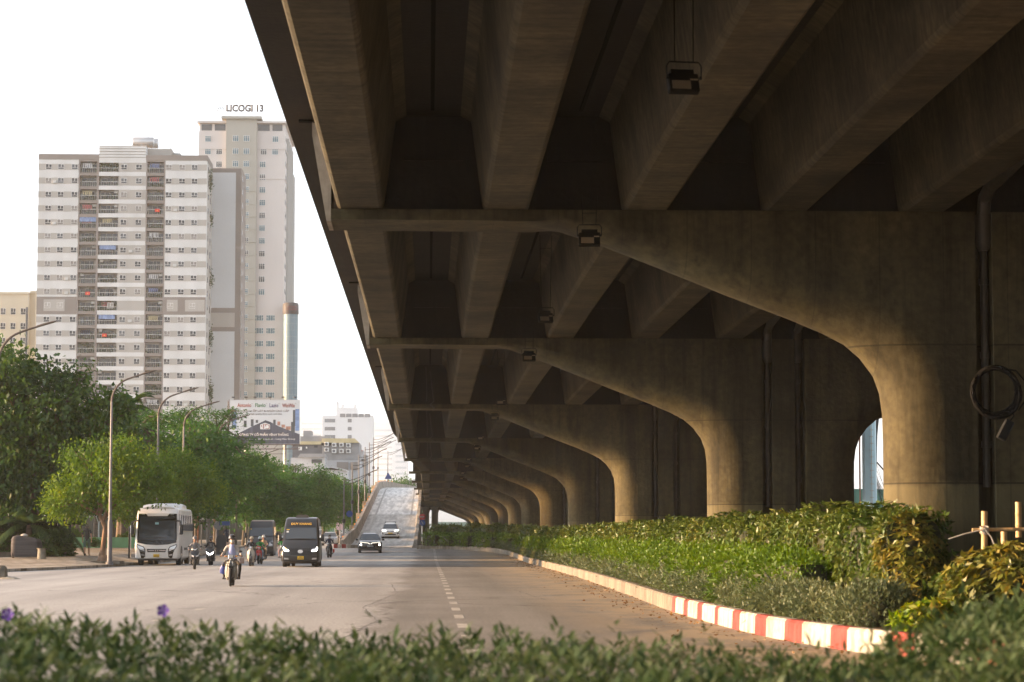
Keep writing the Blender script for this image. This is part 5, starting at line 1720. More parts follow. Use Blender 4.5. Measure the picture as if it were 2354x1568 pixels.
for x in (-bw * .28, bw * .28):
    m_.tube([(x, 1.2, 0), (x, 1.2, bz0 + 1)], .28, 10)
m_.build('support_mast', STEEL, bb)
m_ = MB()
for z in (bz0 - .08, bz0 - .8): m_.tube([(-bw / 2, .1, z), (bw / 2, .1, z)], .07, 6)
for i in range(9):
    x = -bw / 2 + bw * i / 8; m_.tube([(x, .1, bz0 - .8), (x + (bw / 16 if i < 8 else 0), .1, bz0 - .08)], .04, 5)
m_.tube([(-bw / 2 - .15, .1, bz0 - .5), (-bw / 2 - .15, .1, bz1 + .1)], .06, 6); m_.tube([(-bw / 2 - .35, .3, bz0 - .5), (-bw / 2 - .35, .3, bz1 - .1)], .06, 6)
for x in (bw * .02, bw * .3): m_.tube([(x, .4, bz0 - .8), (x, .4, bz0 - 3.0)], .04, 5)
m_.tube([(bw * .02, .4, bz0 - 1.6), (bw * .3, .4, bz0 - 1.6)], .04, 5)
m_.build('frame', pm('rusty_frame', (0.10, .06, .045), .8), bb)
for u in (.06, .24, .37, .58, .77, .94):
    x, z = bp(u, 0); m_ = MB(); m_.tube([(x, 0, z), (x, -1.0, z + .35)], .03, 5); m_.rbox(x - .25, x + .25, -1.25, -.85, z + .28, z + .46, .03); m_.build('sign_light', BLACK, bb)

# --- what shows through the arch on the right
xm, _ = at(1998, 1100, 150)
ms = thing('steel_mast', 'pale blue octagonal steel mast seen through the arch beside the nearest pier', 'mast', (xm, 150, 0))
m_ = MB(); m_.lathe([(.46, 1.8), (.44, 9), (.40, 20)], (0, 0, 0), 8); m_.build('shaft', pm('pale_blue_paint', (0.42, .60, .66), .5, var=.08, scale=.6), ms)
m_ = MB(); m_.tube([(-.62, -.1, 1.8), (-.62, -.1, 7), (-.5, -.1, 12)], .05, 8); m_.build('conduit', pm('red_brown_pipe', (0.35, .17, .12), .7), ms)
m_ = MB()
m_.tube([(.05, -.5, 2.6), (.05, -.5, 9.5)], .02, 5)
for q in range(16): m_.tube([(-.06, -.5, 2.8 + q * .42), (.18, -.5, 2.8 + q * .42)], .015, 5)
m_.build('rungs', pm('rung_tan', (0.4, .33, .25), .7), ms)
pl = thing('plinth', 'white painted concrete plinth under the pale blue mast', 'plinth', (xm + .1, 149.6, 0))
m_ = MB(); m_.rbox(-1.0, 1.3, -.9, .9, 0.5, 1.79, .12); m_.build('block', KERB_W, pl)
m_ = MB(); m_.box(-.45, -.02, -.92, -.88, 1.25, 1.5); m_.box(.6, .9, -.92, -.88, 1.25, 1.5); m_.build('grey_patch', GREY_M, pl)
up = thing('utility_pole', 'dark leaning utility pole tangled with cables, right of the pale blue mast', 'pole', (xm + .75, 151, 0))
m_ = MB(); m_.tube([(-.05, 0, 0), (-.22, 0, 5), (-.12, 0, 8), (.1, 0, 10)], .09, 8); m_.build('shaft', BLACK, up)
m_ = MB()
rr = random.Random(4)
for q in range(16):
    m_.tube([(-.1, 0, rr.uniform(4.5, 6.3)), (rr.uniform(.2, .5), -.1, rr.uniform(2.8, 4.6)), (rr.uniform(.8, 3), -.1, rr.uniform(2.2, 5.5))], .012, 4)
m_.tube([(-.1, 0, 6.3), (.6, 0, 5.5), (2.4, 0, 4.3)], .05, 5)
m_.build('cables', BLACK, up)
xs_, _ = at(1980, 1100, 195)
sh = thing('warehouse', 'green corrugated warehouse beyond the mast, on a purple and yellow base', 'building', (xs_, 195, 0))
m_ = MB(); m_.box(-8, .45, 0, 20, 3.2, 5.5); m_.box(.6, 9, 1, 20, 3.2, 5.5); m_.build('wall', pm('green_corrugated', (0.08, .20, .15), .6, var=.25, scale=3, stretch=(3, .1, .05)), sh)
m_ = MB(); m_.box(-8, .1, -.3, 10, 0, 3.19); m_.build('purple_base', pm('purple_paint', (0.22, .17, .38), .7), sh)
m_ = MB(); m_.box(.35, 8, -.35, 10, 0, 2.4); m_.build('yellow_base', pm('yellow_paint', (0.65, .45, .04), .7), sh)
clump('shrub', 'yellow green bush by the yellow base beyond the arch', 'shrub', xs_ + 2.1, 192, 1.2, .8, 0, 2.9, 500, 4, .22, .12, LEAF_C, 90)
# green hoarding at the far end of the underpass
hd = thing('hoarding', 'pale green hoarding at the far end of the space under the viaduct', 'hoarding', (6, 575, 0))
m_ = MB(); m_.box(-5, 9, 0, .3, .5, 5.2); m_.build('panel', pm('pale_green_sheet', (0.32, .42, .34), .8, var=.1, scale=.4), hd)
m_ = MB()
for q in range(8): m_.box(-5 + q * 2, -4.85 + q * 2, -.1, 0, .5, 5.3)
m_.build('post', GREY_M, hd)

# ------------------------------------------------------------------ vehicles (front towards -Y, origin on the ground at the middle)
def interp(tab, z):
    for (a, va), (b_, vb) in zip(tab[:-1], tab[1:]):
        if a <= z <= b_:
            return va + (vb - va) * (z - a) / max(b_ - a, 1e-6)
    return tab[0][1] if z < tab[0][0] else tab[-1][1]

def shell(profile, hw, r=0.12, nround=3):
    """Body from a closed side profile [(y,z)] with half width hw(z) and rounded flanks."""
    P = [Vector(p) for p in profile]
    n = len(P)
    cen = sum(P, Vector((0, 0))) / n
    def inset(d):
        out = []
        for i in range(n):
            a, b_, c = P[i - 1], P[i], P[(i + 1) % n]
            t1 = (b_ - a).normalized(); t2 = (c - b_).normalized()
            n1 = Vector((t1.y, -t1.x)); n2 = Vector((t2.y, -t2.x))
            m = (n1 + n2)
            m = m.normalized() if m.length > 1e-6 else n1
            if (cen - b_).dot(m) < 0: m = -m
            out.append(b_ + m * d)
        return out
    layers = []
    for k in range(nround + 1):
        a = math.pi / 2 * k / nround
        layers.append((-(1 - math.cos(a)) * r, r * (1 - math.sin(a))))
    rings = []
    seq = []
    for dw, dd in layers[::-1]: pass
    left = [(r * (1 - math.sin(math.pi / 2 * k / nround)), r * (1 - math.cos(math.pi / 2 * k / nround))) for k in range(nround + 1)]
    # left[0]: inset r at full width ... left[-1]: no inset, r inside the flank
    rings = []
    for ins, dx in left:
        rings.append([(-(hw(p.y) - dx), q.x, q.y) for p, q in zip(P, inset(ins))])
    for ins, dx in left[::-1]:
        rings.append([((hw(p.y) - dx), q.x, q.y) for p, q in zip(P, inset(ins))])
    return rings

class Car:
    def __init__(s, name, label, cat, profile, hwtab, front, r=.12, loc=(0, 0, 0), rz=0, group=None):
        s.t = thing(name, label, cat, loc, rz, group)
        s.front = front                      # [(z, y)] of the nose, rising z
        s.hwtab = hwtab
        s.prof = profile; s.r = r
    def hw(s, z): return interp(s.hwtab, z)
    def fy(s, z): return interp(s.front, z)
    def body(s, mat):
        m = MB(); m.loft(shell(s.prof, s.hw, s.r))
        s.b = m.build('body', mat, s.t)
        shade(s.b.data, 32)
        return s.b
    def fpoly(s, name, pts, mat, off=.012, th=.012, parent=None, mirror=False):
        for sg in ((1, -1) if mirror else (1,)):
            m = MB()
            P = [(x * sg, z) for x, z in pts]
            vs = [(x, s.fy(z) - off - th, z) for x, z in P] + [(x, s.fy(z) - off + th * .5, z) for x, z in P]
            n = len(P)
            m.add(vs, [tuple(range(n)), tuple(range(2 * n - 1, n - 1, -1))] + [(i, (i + 1) % n, (i + 1) % n + n, i + n) for i in range(n)])
            o = m.build(name, mat, parent or s.t)
        return o
    def spoly(s, name, pts, mat, off=.012, sides=(1,), parent=None):
        """(y,z) polygon on the flank."""
        for sg in sides:
            m = MB(); n = len(pts)
            vs = [(sg * (s.hw(z) + off), y, z) for y, z in pts] + [(sg * (s.hw(z) - .02), y, z) for y, z in pts]
            m.add(vs, [tuple(range(n)), tuple(range(2 * n - 1, n - 1, -1))] + [(i, (i + 1) % n, (i + 1) % n + n, i + n) for i in range(n)])
            o = m.build(name, mat, parent or s.t)
        return o
    def wheels(s, ys, rad, w, x=None, rim=STEEL, dual=()):
        for y in ys:
            for sg in (1, -1):
                xx = (x or s.hw(.5) - .03) * sg
                m = MB()
                m.lathe([(rad * .62, -w / 2), (rad * .93, -w / 2), (rad, -w * .35), (rad, w * .35), (rad * .93, w / 2), (rad * .62, w / 2)], (xx - sg * w / 2, y, rad), 20, 'X')
                if y in dual:
                    m.lathe([(rad * .62, -w / 2), (rad, -w * .35), (rad, w * .35), (rad * .62, w / 2)], (xx - sg * w * 1.75, y, rad), 20, 'X')
                o = m.build('wheel', RUBBER, s.t, True)
                m = MB(); m.lathe([(rad * .1, .03), (rad * .25, .02), (rad * .5, -.02), (rad * .61, .012)], (xx - sg * .01, y, rad), 14, 'X')
                m.build('rim', rim, o, True)
    def plate(s, l1, l2, x, z, w, h, bg, fg):
        o = s.fpoly('number_plate', [(x - w / 2, z - h / 2), (x + w / 2, z - h / 2), (x + w / 2, z + h / 2), (x - w / 2, z + h / 2)], bg, .03, .01)
        yy = s.fy(z) - .045
        if l2:
            link('lettering', text_mesh(l1, w * .45, h * .32, fg, .003, bold=.01), o, (x, yy, z + h * .22))
            link('lettering', text_mesh(l2, w * .82, h * .36, fg, .003, bold=.01), o, (x, yy, z - h * .22))
        else:
            link('lettering', text_mesh(l1, w * .86, h * .6, fg, .003, bold=.01), o, (x, yy, z))

CAR_BLACK = pm('black_car_paint', (0.008, 0.0085, 0.009), 0.22, coat=.6)
VAN_BLACK = pm('dusty_black_paint', (0.014, 0.014, 0.015), 0.3, coat=.4, var=.2, scale=1.5)
CAR_WHITE = pm('white_car_paint', (0.62, 0.62, 0.61), 0.3, coat=.4)
CAR_SILVER = pm('silver_car_paint', (0.42, 0.44, 0.46), 0.3, .4, coat=.4)
BUS_WHITE = pm('white_coach_paint', (0.66, 0.645, 0.62), 0.35, coat=.25, var=.05, scale=1.0)
WIND = pm('windscreen_glass', (0.030, 0.036, 0.042), 0.06, spec=.7)  # base colour lifted to stand in for street reflections
WIND_G = pm('greyish_windscreen', (0.06, 0.075, 0.09), 0.08, spec=.7)
LAMP_OFF = pm('clear_lamp', (0.5, 0.5, 0.5), 0.12, .5)
LAMP_ON = pm('lit_lamp', (1, 1, 1), .3, emit=(1, .97, .92), es=6.0)
LAMP_IND = pm('lit_indicator', (.9, .5, .1), .3, emit=(1, .55, .12), es=2.0)
PLATE_Y = pm('yellow_plate', (0.70, 0.44, 0.02), .5)
PLATE_W = pm('white_plate', (0.62, 0.62, 0.6), .5)
INK = pm('plate_ink', (0.03, 0.03, 0.03), .6)
GOLD = pm('gold_letters', (0.72, 0.44, 0.06), .5)

# --- white coach
zb = 0.14 * 0
L2 = 5.3
cprof = [(-L2 + .25, .36), (-L2 + .05, .42), (-L2, .62), (-L2 - .02, .95), (-L2 + .0, 1.2), (-L2 + .06, 1.44), (-L2 + .30, 2.55), (-L2 + .46, 2.95), (-L2 + .85, 3.22), (-L2 + 1.4, 3.28), (L2 - .5, 3.28), (L2 - .05, 3.1), (L2, 2.6), (L2, .6), (L2 - .1, .4), (L2 - .4, .36)]
bus = Car('coach', 'white coach with a large dark windscreen standing at the kerb with its front door open', 'bus', cprof, [(0, 1.2), (.8, 1.25), (1.6, 1.25), (3.3, 1.17)], [(.36, -L2 + .2), (.42, -L2 + .05), (.62, -L2), (.95, -L2 - .02), (1.2, -L2), (1.44, -L2 + .06), (2.55, -L2 + .30), (2.95, -L2 + .46), (3.22, -L2 + .85)], .14, (-15.55, 138.5 + L2, 0), R(1.2))
bus.body(BUS_WHITE)
MASK = pm('gloss_black_trim', (0.012, 0.012, 0.013), 0.15)
bus.fpoly('front_mask', [(-1.1, 1.30), (-.6, 1.19), (0, 1.16), (.6, 1.19), (1.1, 1.30), (1.1, 1.46), (-1.1, 1.46)], MASK, .008)
bus.fpoly('front_mask', [(-1.1, 2.55), (1.1, 2.55), (1.08, 2.94), (.66, 2.94), (.56, 2.80), (-.56, 2.80), (-.66, 2.94), (-1.08, 2.94)], MASK, .008)
for sg in (1, -1):
    bus.fpoly('corner_pillar', [(sg * .98, 1.44), (sg * 1.12, 1.44), (sg * 1.1, 2.55), (sg * .98, 2.55)], MASK, .008)
    bus.fpoly('marker_lamp', [(sg * .72, 2.86), (sg * .92, 2.88), (sg * .92, 2.915), (sg * .72, 2.905)], LAMP_OFF, .03)
ws = bus.fpoly('windscreen', [(-1.0, 1.45), (1.0, 1.45), (1.0, 2.55), (.98, 2.78), (-.98, 2.78), (-1.0, 2.55)], WIND, .02)
bus.fpoly('sticker', [(-.13, 2.33), (.08, 2.33), (.08, 2.45), (-.13, 2.45)], pm('pale_blue_sticker', (.25, .45, .52), .5), .036, .004, ws)
bus.fpoly('visor', [(-.55, 2.81), (.55, 2.81), (.64, 2.96), (-.64, 2.96)], BUS_WHITE, .012)
bus.fpoly('headlight', [(.68, .80), (.98, .92), (1.12, 1.12), (1.09, 1.16), (.78, 1.05), (.70, .95)], LAMP_OFF, .014, mirror=True)
bus.fpoly('headlight_surround', [(.63, .74), (.98, .84), (1.145, 1.10), (1.12, 1.22), (.74, 1.08), (.64, .93)], MASK, .006, mirror=True)
bus.fpoly('fog_lamp_panel', [(.62, .40), (.88, .42), (.93, .70), (.99, .83), (.64, .74), (.66, .6)], MASK, .008, mirror=True)
bus.fpoly('fog_lamp', [(.68, .55), (.87, .57), (.87, .64), (.70, .62)], LAMP_OFF, .02, mirror=True)
bus.fpoly('grille', [(-.52, .76), (.50, .76), (.54, .94), (-.56, .94)], MASK, .01)
for sg in (1, -1): bus.fpoly('grille_bar', [(sg * .14, .84), (sg * .50, .84), (sg * .51, .875), (sg * .14, .875)], CHROME, .022)
bus.fpoly('badge', [(-.09, .80), (-.05, .80), (-.03, .91), (-.07, .91)], CHROME, .024); bus.fpoly('badge', [(.03, .80), (.07, .80), (.09, .91), (.05, .91)], CHROME, .024)
bus.plate('29B', '194.63', -.02, .555, .34, .17, PLATE_Y, INK)
bus.spoly('side_window', [(-L2 + .75, 1.98), (L2 - .35, 1.98), (L2 - .35, 2.92), (-L2 + .9, 2.92), (-L2 + .75, 2.6)], WIND, .012, (1, -1))
m = MB()
for i in range(1, 7):
    y = -L2 + .75 + i * 1.35; m.box(1.21, 1.237, y - .02, y + .02, 1.99, 2.9)
m.build('window_divider', MASK, bus.t)
bus.spoly('belt_line', [(-L2 + .7, 1.92), (L2 - .2, 1.92), (L2 - .2, 1.97), (-L2 + .7, 1.97)], pm('coach_beige', (.5, .42, .33), .5), .012, (1, -1))
m = MB(); m.loft([[( -.95, y, 3.24), (.95, y, 3.24), (.9, y, z), (.6, y, z + .08), (-.6, y, z + .08), (-.9, y, z)] for y, z in ((-L2 + .9, 3.27), (-L2 + 1.3, 3.42), (-L2 + 3.4, 3.42), (-L2 + 3.7, 3.26))]); m.build('roof_unit', BUS_WHITE, bus.t, True)
m = MB(); m.loft([[( -1.0, y, 3.2), (1.0, y, 3.2), (.95, y, z), (.7, y, z + .1), (-.7, y, z + .1), (-.95, y, z)] for y, z in ((.2, 3.27), (.7, 3.5), (3.4, 3.5), (3.9, 3.26))]); m.build('roof_unit', BUS_WHITE, bus.t, True)
m = MB()
for i in range(8):
    x = -.36 + i * .09; m.box(x, x + .055, -L2 + .98, -L2 + 1.10, 3.28, 3.352)
m.build('roof_vent', MASK, bus.t)
for sg in (1, -1):
    m = MB(); m.tube([(sg * 1.0, -L2 + .45, 2.55), (sg * 1.3, -L2 + .05, 2.52), (sg * 1.38, -L2 - .15, 2.3)], .05, 8); m.rbox(sg * 1.38 - .11, sg * 1.38 + .11, -L2 - .22, -L2 - .08, 1.75, 2.32, .04); m.build('mirror', MASK, bus.t)
    m = MB(); m.tube([(sg * .1 + .25, bus.fy(1.2) - .03, 1.22), (sg * .1 - .1 + .05, bus.fy(1.6) - .04, 1.58 if sg > 0 else 1.5)], .015, 5); m.tube([(sg * .3 - .5, bus.fy(1.6) - .045, 1.62 if sg > 0 else 1.5), (sg * .3 + .25, bus.fy(1.6) - .045, 1.56)], .018, 5); m.build('wiper', BLACK, bus.t)
m = MB(); m.rbox(-1.62, -1.52, -L2 + .1, -L2 + .75, .42, 2.2, .02); m.build('door', MASK, bus.t)
bus.wheels([-L2 + 2.1, L2 - 2.6], .5, .28, 1.22, dual=(L2 - 2.6,))
m = MB(); m.box(-1.1, 1.1, -L2 + .5, L2 - .5, .28, .42); m.build('underbody', BLACK, bus.t)
for y in (-L2 + 4.1, -L2 + 4.8, -L2 + 5.5): bus.spoly('vent', [(y, .85), (y + .12, .85), (y + .12, 1.0), (y, 1.0)], MASK, .01)
bus.spoly('wheel_arch', [(-L2 + 2.1 + .62 * math.cos(a), .5 + .62 * math.sin(a)) for a in [math.pi * k / 10 for k in range(11)]], MASK, .006, (1, -1))
bus.spoly('wheel_arch', [(L2 - 2.6 + .62 * math.cos(a), .5 + .62 * math.sin(a)) for a in [math.pi * k / 10 for k in range(11)]], MASK, .006, (1, -1))

# --- vans
def van(label, x, Z, rz, z0, lit, name_text, body_mat, roof_mat, ws_mat, L=6.1, W=2.02, kind=0):
    h = L / 2
    prof = [(-h + .15, .22), (-h + .02, .32), (-h, .6), (-h + .02, .85), (-h + .14, 1.05), (-h + .85, 1.42), (-h + .95, 1.5), (-h + 1.55, 2.12), (-h + 1.9, 2.56), (-h + 2.15, 2.66), (0, 2.70), (h - .15, 2.66), (h - .02, 2.4), (h, .6), (h - .05, .3), (h - .2, .22)]
    hwt = [(0, .97), (.5, W / 2), (1.3, W / 2), (2.0, W / 2 * .95), (2.7, W / 2 * .86)]
    fr = [(.22, -h + .12), (.32, -h + .02), (.6, -h), (.85, -h + .02), (1.05, -h + .14), (1.42, -h + .85), (1.5, -h + .95), (2.12, -h + 1.55), (2.56, -h + 1.9), (2.66, -h + 2.15)]
    v = Car('van', label, 'van', prof, hwt, fr, .13, (x, Z + h, z0), rz)
    v.body(body_mat)
    v.fpoly('windscreen', [(-.84, 1.51), (.84, 1.51), (.78, 2.12), (-.78, 2.12)], ws_mat, .012)
    v.fpoly('wiper', [(-.6, 1.50), (.7, 1.50), (.7, 1.535), (.1, 1.54), (-.6, 1.53)], BLACK, .03)
    v.spoly('side_window', [(-h + 1.25, 1.55), (h - .3, 1.55), (h - .35, 2.2), (-h + 1.9, 2.2)], WIND, .01, (1, -1))
    if roof_mat:
        m = MB(); m.loft([[(-.78, y, 2.60), (.78, y, 2.60), (.72, y, z), (-.72, y, z)] for y, z in ((-h + 2.0, 2.63), (-h + 2.3, 2.70), (h - .4, 2.72), (h - .2, 2.66))]); m.build('roof_panel', roof_mat, v.t)
    if name_text:
        a = math.atan2(.35, .44)
        o = link('lettering', text_mesh(name_text, 1.10, .155, GOLD, .006, bold=.022, shear=.0), v.t, (0, v.fy(2.32) - .03, 2.33))
        o.rotation_euler = (-a, 0, 0)
        m = MB(); m.loft([[(x_ * .36, y, 2.66 + z_ * .17) for x_, z_ in ((-1, 0), (1, 0), (.9, .7), (.6, 1), (-.6, 1), (-.9, .7))] for y in (-.6, .3)]); m.build('roof_unit', pm('dusty_grey_plastic', (.13, .115, .095), .7), v.t)
        v.fpoly('sticker', [(-.80, 1.86), (-.68, 1.86), (-.68, 1.95), (-.80, 1.95)], PLATE_W, .028, .004)
        v.fpoly('sticker', [(-.80, 2.0), (-.64, 2.0), (-.64, 2.04), (-.80, 2.04)], PLATE_Y, .028, .004)
    # nose
    if kind == 0:
        v.fpoly('grille', [(-.52, .66), (.52, .66), (.66, .95), (.58, .99), (-.58, .99), (-.66, .95)], BLACK, .012)
        for z in (.70, .78, .86, .93): v.fpoly('grille_bar', [(-.56, z), (.56, z), (.57, z + .028), (-.57, z + .028)], pm('dark_satin_bar', (.03, .03, .032), .35), .028)
        em_ = MB(); em_.lathe([(.10, -.012), (.135, -.012), (.135, .0), (.10, 0)], (0, 0, 0), 24, 'Y')
        em_.v = [(x_ * 1.05, y_, z_ * .72) for x_, y_, z_ in em_.v]
        e = em_.build('badge', CHROME, v.t, False, (0, v.fy(.84) - .05, .84))
        em_ = MB(); em_.add([(-.07, -.014, -.07), (-.035, -.014, -.07), (-.012, -.014, .07), (-.047, -.014, .07)], [(0, 1, 2, 3)]); em_.add([(.035, -.014, -.07), (.07, -.014, -.07), (.047, -.014, .07), (.012, -.014, .07)], [(0, 1, 2, 3)]); em_.add([(-.05, -.014, -.018), (.05, -.014, .0), (.05, -.014, .022), (-.05, -.014, .004)], [(0, 1, 2, 3)])
        em_.build('badge_letter', CHROME, e)
        for sg in (1, -1):
            o = v.fpoly('headlight', [(sg * .57, .85), (sg * .88, .86), (sg * .93, 1.0), (sg * .91, 1.10), (sg * .64, .99)], LAMP_OFF, .014)
            if lit:
                v.fpoly('lamp_glow', [(sg * .62, .86), (sg * .86, .865), (sg * .92, 1.0), (sg * .91, 1.08), (sg * .87, 1.06), (sg * .83, .93), (sg * .62, .90)], LAMP_ON, .03, parent=o)
                if sg < 0: v.fpoly('indicator', [(-.86, .95), (-.74, .95), (-.80, 1.03), (-.87, 1.05)], LAMP_IND, .034, parent=o)
            v.fpoly('fog_lamp', [(sg * .62, .40), (sg * .86, .42), (sg * .88, .50), (sg * .64, .49)], LAMP_OFF, .016)
            v.fpoly('bumper_crease', [(sg * .60, .60), (sg * .90, .62), (sg * .92, .66), (sg * .66, .66)], pm('dark_satin_bar', (.03, .03, .032), .35), .014)
        v.fpoly('lower_intake', [(-.55, .27), (.55, .27), (.60, .38), (-.60, .38)], BLACK, .012)
        v.plate('29H', '993.99', .02, .50, .34, .18, PLATE_Y, INK)
    else:
        v.fpoly('grille', [(-.5, .72), (.5, .72), (.56, 1.0), (-.56, 1.0)], BLACK, .012)
        for sg in (1, -1):
            v.fpoly('headlight', [(sg * .60, .80), (sg * .9, .82), (sg * .92, 1.14), (sg * .84, 1.17), (sg * .66, 1.06)], LAMP_OFF, .016)
        v.fpoly('bumper', [(-.95, .30), (.95, .30), (.95, .70), (-.95, .70)], BLACK, .02, .03)
        v.fpoly('sticker', [(-.80, 2.0), (-.72, 2.0), (-.72, 2.06), (-.80, 2.06)], PLATE_Y, .03, .004)
    for sg in (1, -1):
        m = MB(); m.tube([(sg * .98, -h + 1.35, 1.52), (sg * 1.12, -h + 1.2, 1.55)], .04, 6); m.rbox(sg * 1.15 - .1, sg * 1.15 + .1, -h + 1.1, -h + 1.24, 1.38, 1.76, .04); m.build('mirror', BLACK, v.t)
    v.wheels([-h + 1.0, h - 1.35], .36, .24, W / 2 - .03, dual=(h - 1.35,) if kind == 0 else ())
    m = MB(); m.box(-.9, .9, -h + .4, h - .4, .18, .3); m.build('underbody', BLACK, v.t)
    for y in (-h + 1.0, h - 1.35):
        v.spoly('wheel_arch', [(y + .46 * math.cos(a), .38 + .46 * math.sin(a)) for a in [math.pi * k / 10 for k in range(11)]], BLACK, .008, (1, -1))
    return v
van('black van with lit headlamps and gold letters above its windscreen', -6.95, 131.0, R(.8), 0, True, 'DUY KHANG', VAN_BLACK, None, WIND_G)
van('dark grey van with a tan roof edge following behind the motorbikes', -12.35, 178, R(1.0), .18, False, None, pm('dark_grey_van_paint', (.035, .036, .04), .35, coat=.3), pm('tan_roof', (.36, .30, .24), .6), WIND_G, 5.6, 1.9, 1)

# --- cars
def car(name, label, x, Z, rz, z0, paint, kind, L=4.5, W=1.86, H=1.58):
    h = L / 2; k = H / 1.58
    prof = [(-h + .18, .26), (-h + .03, .34), (-h, .55), (-h + .03, .74), (-h + .16, .88), (-h + 1.15, 1.03 * k), (-h + 1.95, 1.52 * k), (-h + 2.3, 1.57 * k), (-h + 3.1, 1.58 * k), (h - .75, 1.42 * k), (h - .2, 1.05), (h, .95), (h, .5), (h - .05, .34), (h - .2, .26)]
    hwt = [(0, W / 2 * .93), (.4, W / 2), (.9, W / 2), (1.03 * k, W / 2 * .93), (1.5 * k, W / 2 * .68), (1.6 * k, W / 2 * .62)]
    fr = [(.26, -h + .15), (.34, -h + .03), (.55, -h), (.74, -h + .03), (.88, -h + .16), (1.03 * k, -h + 1.15), (1.52 * k, -h + 1.95), (1.57 * k, -h + 2.3)]
    c = Car(name, label, 'car', prof, hwt, fr, .13, (x, Z + h, z0), rz)
    c.body(paint)
    a = W / 2
    c.fpoly('windscreen', [(-a * .86, 1.05 * k), (a * .86, 1.05 * k), (a * .64, 1.49 * k), (-a * .64, 1.49 * k)], WIND_G, .01)
    c.spoly('side_window', [(-h + 1.35, 1.07 * k), (h - .7, 1.07 * k), (h - .95, 1.40 * k), (-h + 2.1, 1.47 * k)], WIND, .01, (1, -1))
    for sg in (1, -1):
        m = MB(); m.rbox(sg * (a + .1) - .11, sg * (a + .1) + .11, -h + 1.35, -h + 1.5, .98, 1.12, .03); m.build('mirror', paint, c.t)
    if kind == 'black':
        for sg in (1, -1):
            c.fpoly('light_bar', [(sg * .04, .72), (sg * .07, .70), (sg * .16, .79), (sg * .80, .845), (sg * .80, .865), (sg * .14, .815)], pm('pale_light_bar', (.6, .55, .45), .3, emit=(1, .92, .75), es=.8), .014)
            o = c.fpoly('headlight', [(sg * .62, .60), (sg * .82, .60), (sg * .84, .74), (sg * .64, .72)], BLACK, .012)
            m = MB(); m.lathe([(.02, -.02), (.065, -.02), (.065, .0)], (sg * .72, c.fy(.67) - .03, .67), 14, 'Y'); m.build('lamp_glow', LAMP_ON, o)
        c.fpoly('badge', [(-.035, .70), (.035, .70), (.07, .80), (.04, .80), (0, .73), (-.04, .80), (-.07, .80)], CHROME, .024)
        c.fpoly('lower_intake', [(-.62, .34), (.62, .34), (.45, .48), (-.45, .48)], BLACK, .012)
        c.plate('30K 863.83', '', .0, .555, .46, .12, PLATE_W, INK)
        c.fpoly('bumper_lip', [(-.8, .27), (.8, .27), (.7, .33), (-.7, .33)], STEEL, .014)
    elif kind == 'white':
        c.fpoly('grille_slot', [(-.62, .80), (.62, .80), (.56, .86), (-.56, .86)], BLACK, .014)
        c.fpoly('badge', [(-.06, .78), (.06, .78), (.08, .88), (-.08, .88)], CHROME, .03)
        for sg in (1, -1):
            c.fpoly('headlight', [(sg * .42, .875), (sg * .85, .93), (sg * .85, .96), (sg * .42, .90)], LAMP_ON, .02)
            c.fpoly('side_vent', [(sg * .70, .50), (sg * .84, .56), (sg * .84, .76), (sg * .74, .72)], BLACK, .014)
        c.fpoly('lower_intake', [(-.78, .30), (.78, .30), (.52, .56), (-.52, .56)], BLACK, .012)
        c.fpoly('bumper_lip', [(-.5, .30), (.5, .30), (.46, .34), (-.46, .34)], STEEL, .03)
        c.plate('29E 015.63', '', .0, .66, .48, .12, PLATE_Y, INK)
        for sg in (1, -1):
            m = MB(); m.tube([(sg * .52, -.1, 1.6 * k), (sg * .52, .0, 1.68 * k), (sg * .52, 1.4, 1.68 * k), (sg * .52, 1.5, 1.55 * k)], .03, 6); m.build('roof_rail', BLACK, c.t)
        m = MB(); m.tube([(-.56, .1, 1.70 * k), (.56, .1, 1.70 * k)], .025, 6); m.build('roof_bar', BLACK, c.t)
    else:
        c.fpoly('grille', [(-.45, .55), (.45, .55), (.5, .8), (-.5, .8)], BLACK, .012)
        for sg in (1, -1): c.fpoly('headlight', [(sg * .55, .68), (sg * .85, .74), (sg * .85, .88), (sg * .6, .82)], LAMP_OFF, .014)
        c.plate('30A 128.46', '', .0, .45, .46, .12, PLATE_W, INK)
    c.wheels([-h + .85, h - .9], .34, .22, a - .02)
    for y in (-h + .85, h - .9):
        c.spoly('wheel_arch', [(y + .41 * math.cos(q), .35 + .41 * math.sin(q)) for q in [math.pi * k_ / 10 for k_ in range(11)]], BLACK, .006, (1, -1))
    m = MB(); m.box(-a * .85, a * .85, -h + .3, h - .3, .2, .32); m.build('underbody', BLACK, c.t)
    return c
car('car', 'black car with two round lamps coming off the foot of the ramp', -4.62, 189, R(2.0), .36, CAR_BLACK, 'black')
wc = car('car', 'white car with roof rails driving down the ramp', -3.95, 249, R(.5), 1.47, CAR_WHITE, 'white', 4.4, 1.82, 1.6)
wc.t.rotation_euler.x = math.atan(.045)
car('car', 'silver car half hidden behind the black lettered van', -10.55, 258, R(1.0), .70, CAR_SILVER, 'silver', 4.5, 1.8, 1.47)
# ------------------------------------------------------------------ people
SKIN = pm('skin_tan', (0.36, 0.20, 0.125), .6)
SKIN_L = pm('skin_light', (0.45, 0.28, 0.19), .6)
HAIR = pm('dark_hair', (0.015, 0.012, 0.01), .7)
def cloth(name, c): return pm(name, c, .9, var=.12, scale=9)
SHOE = pm('dark_shoe', (0.02, 0.018, 0.016), .7)

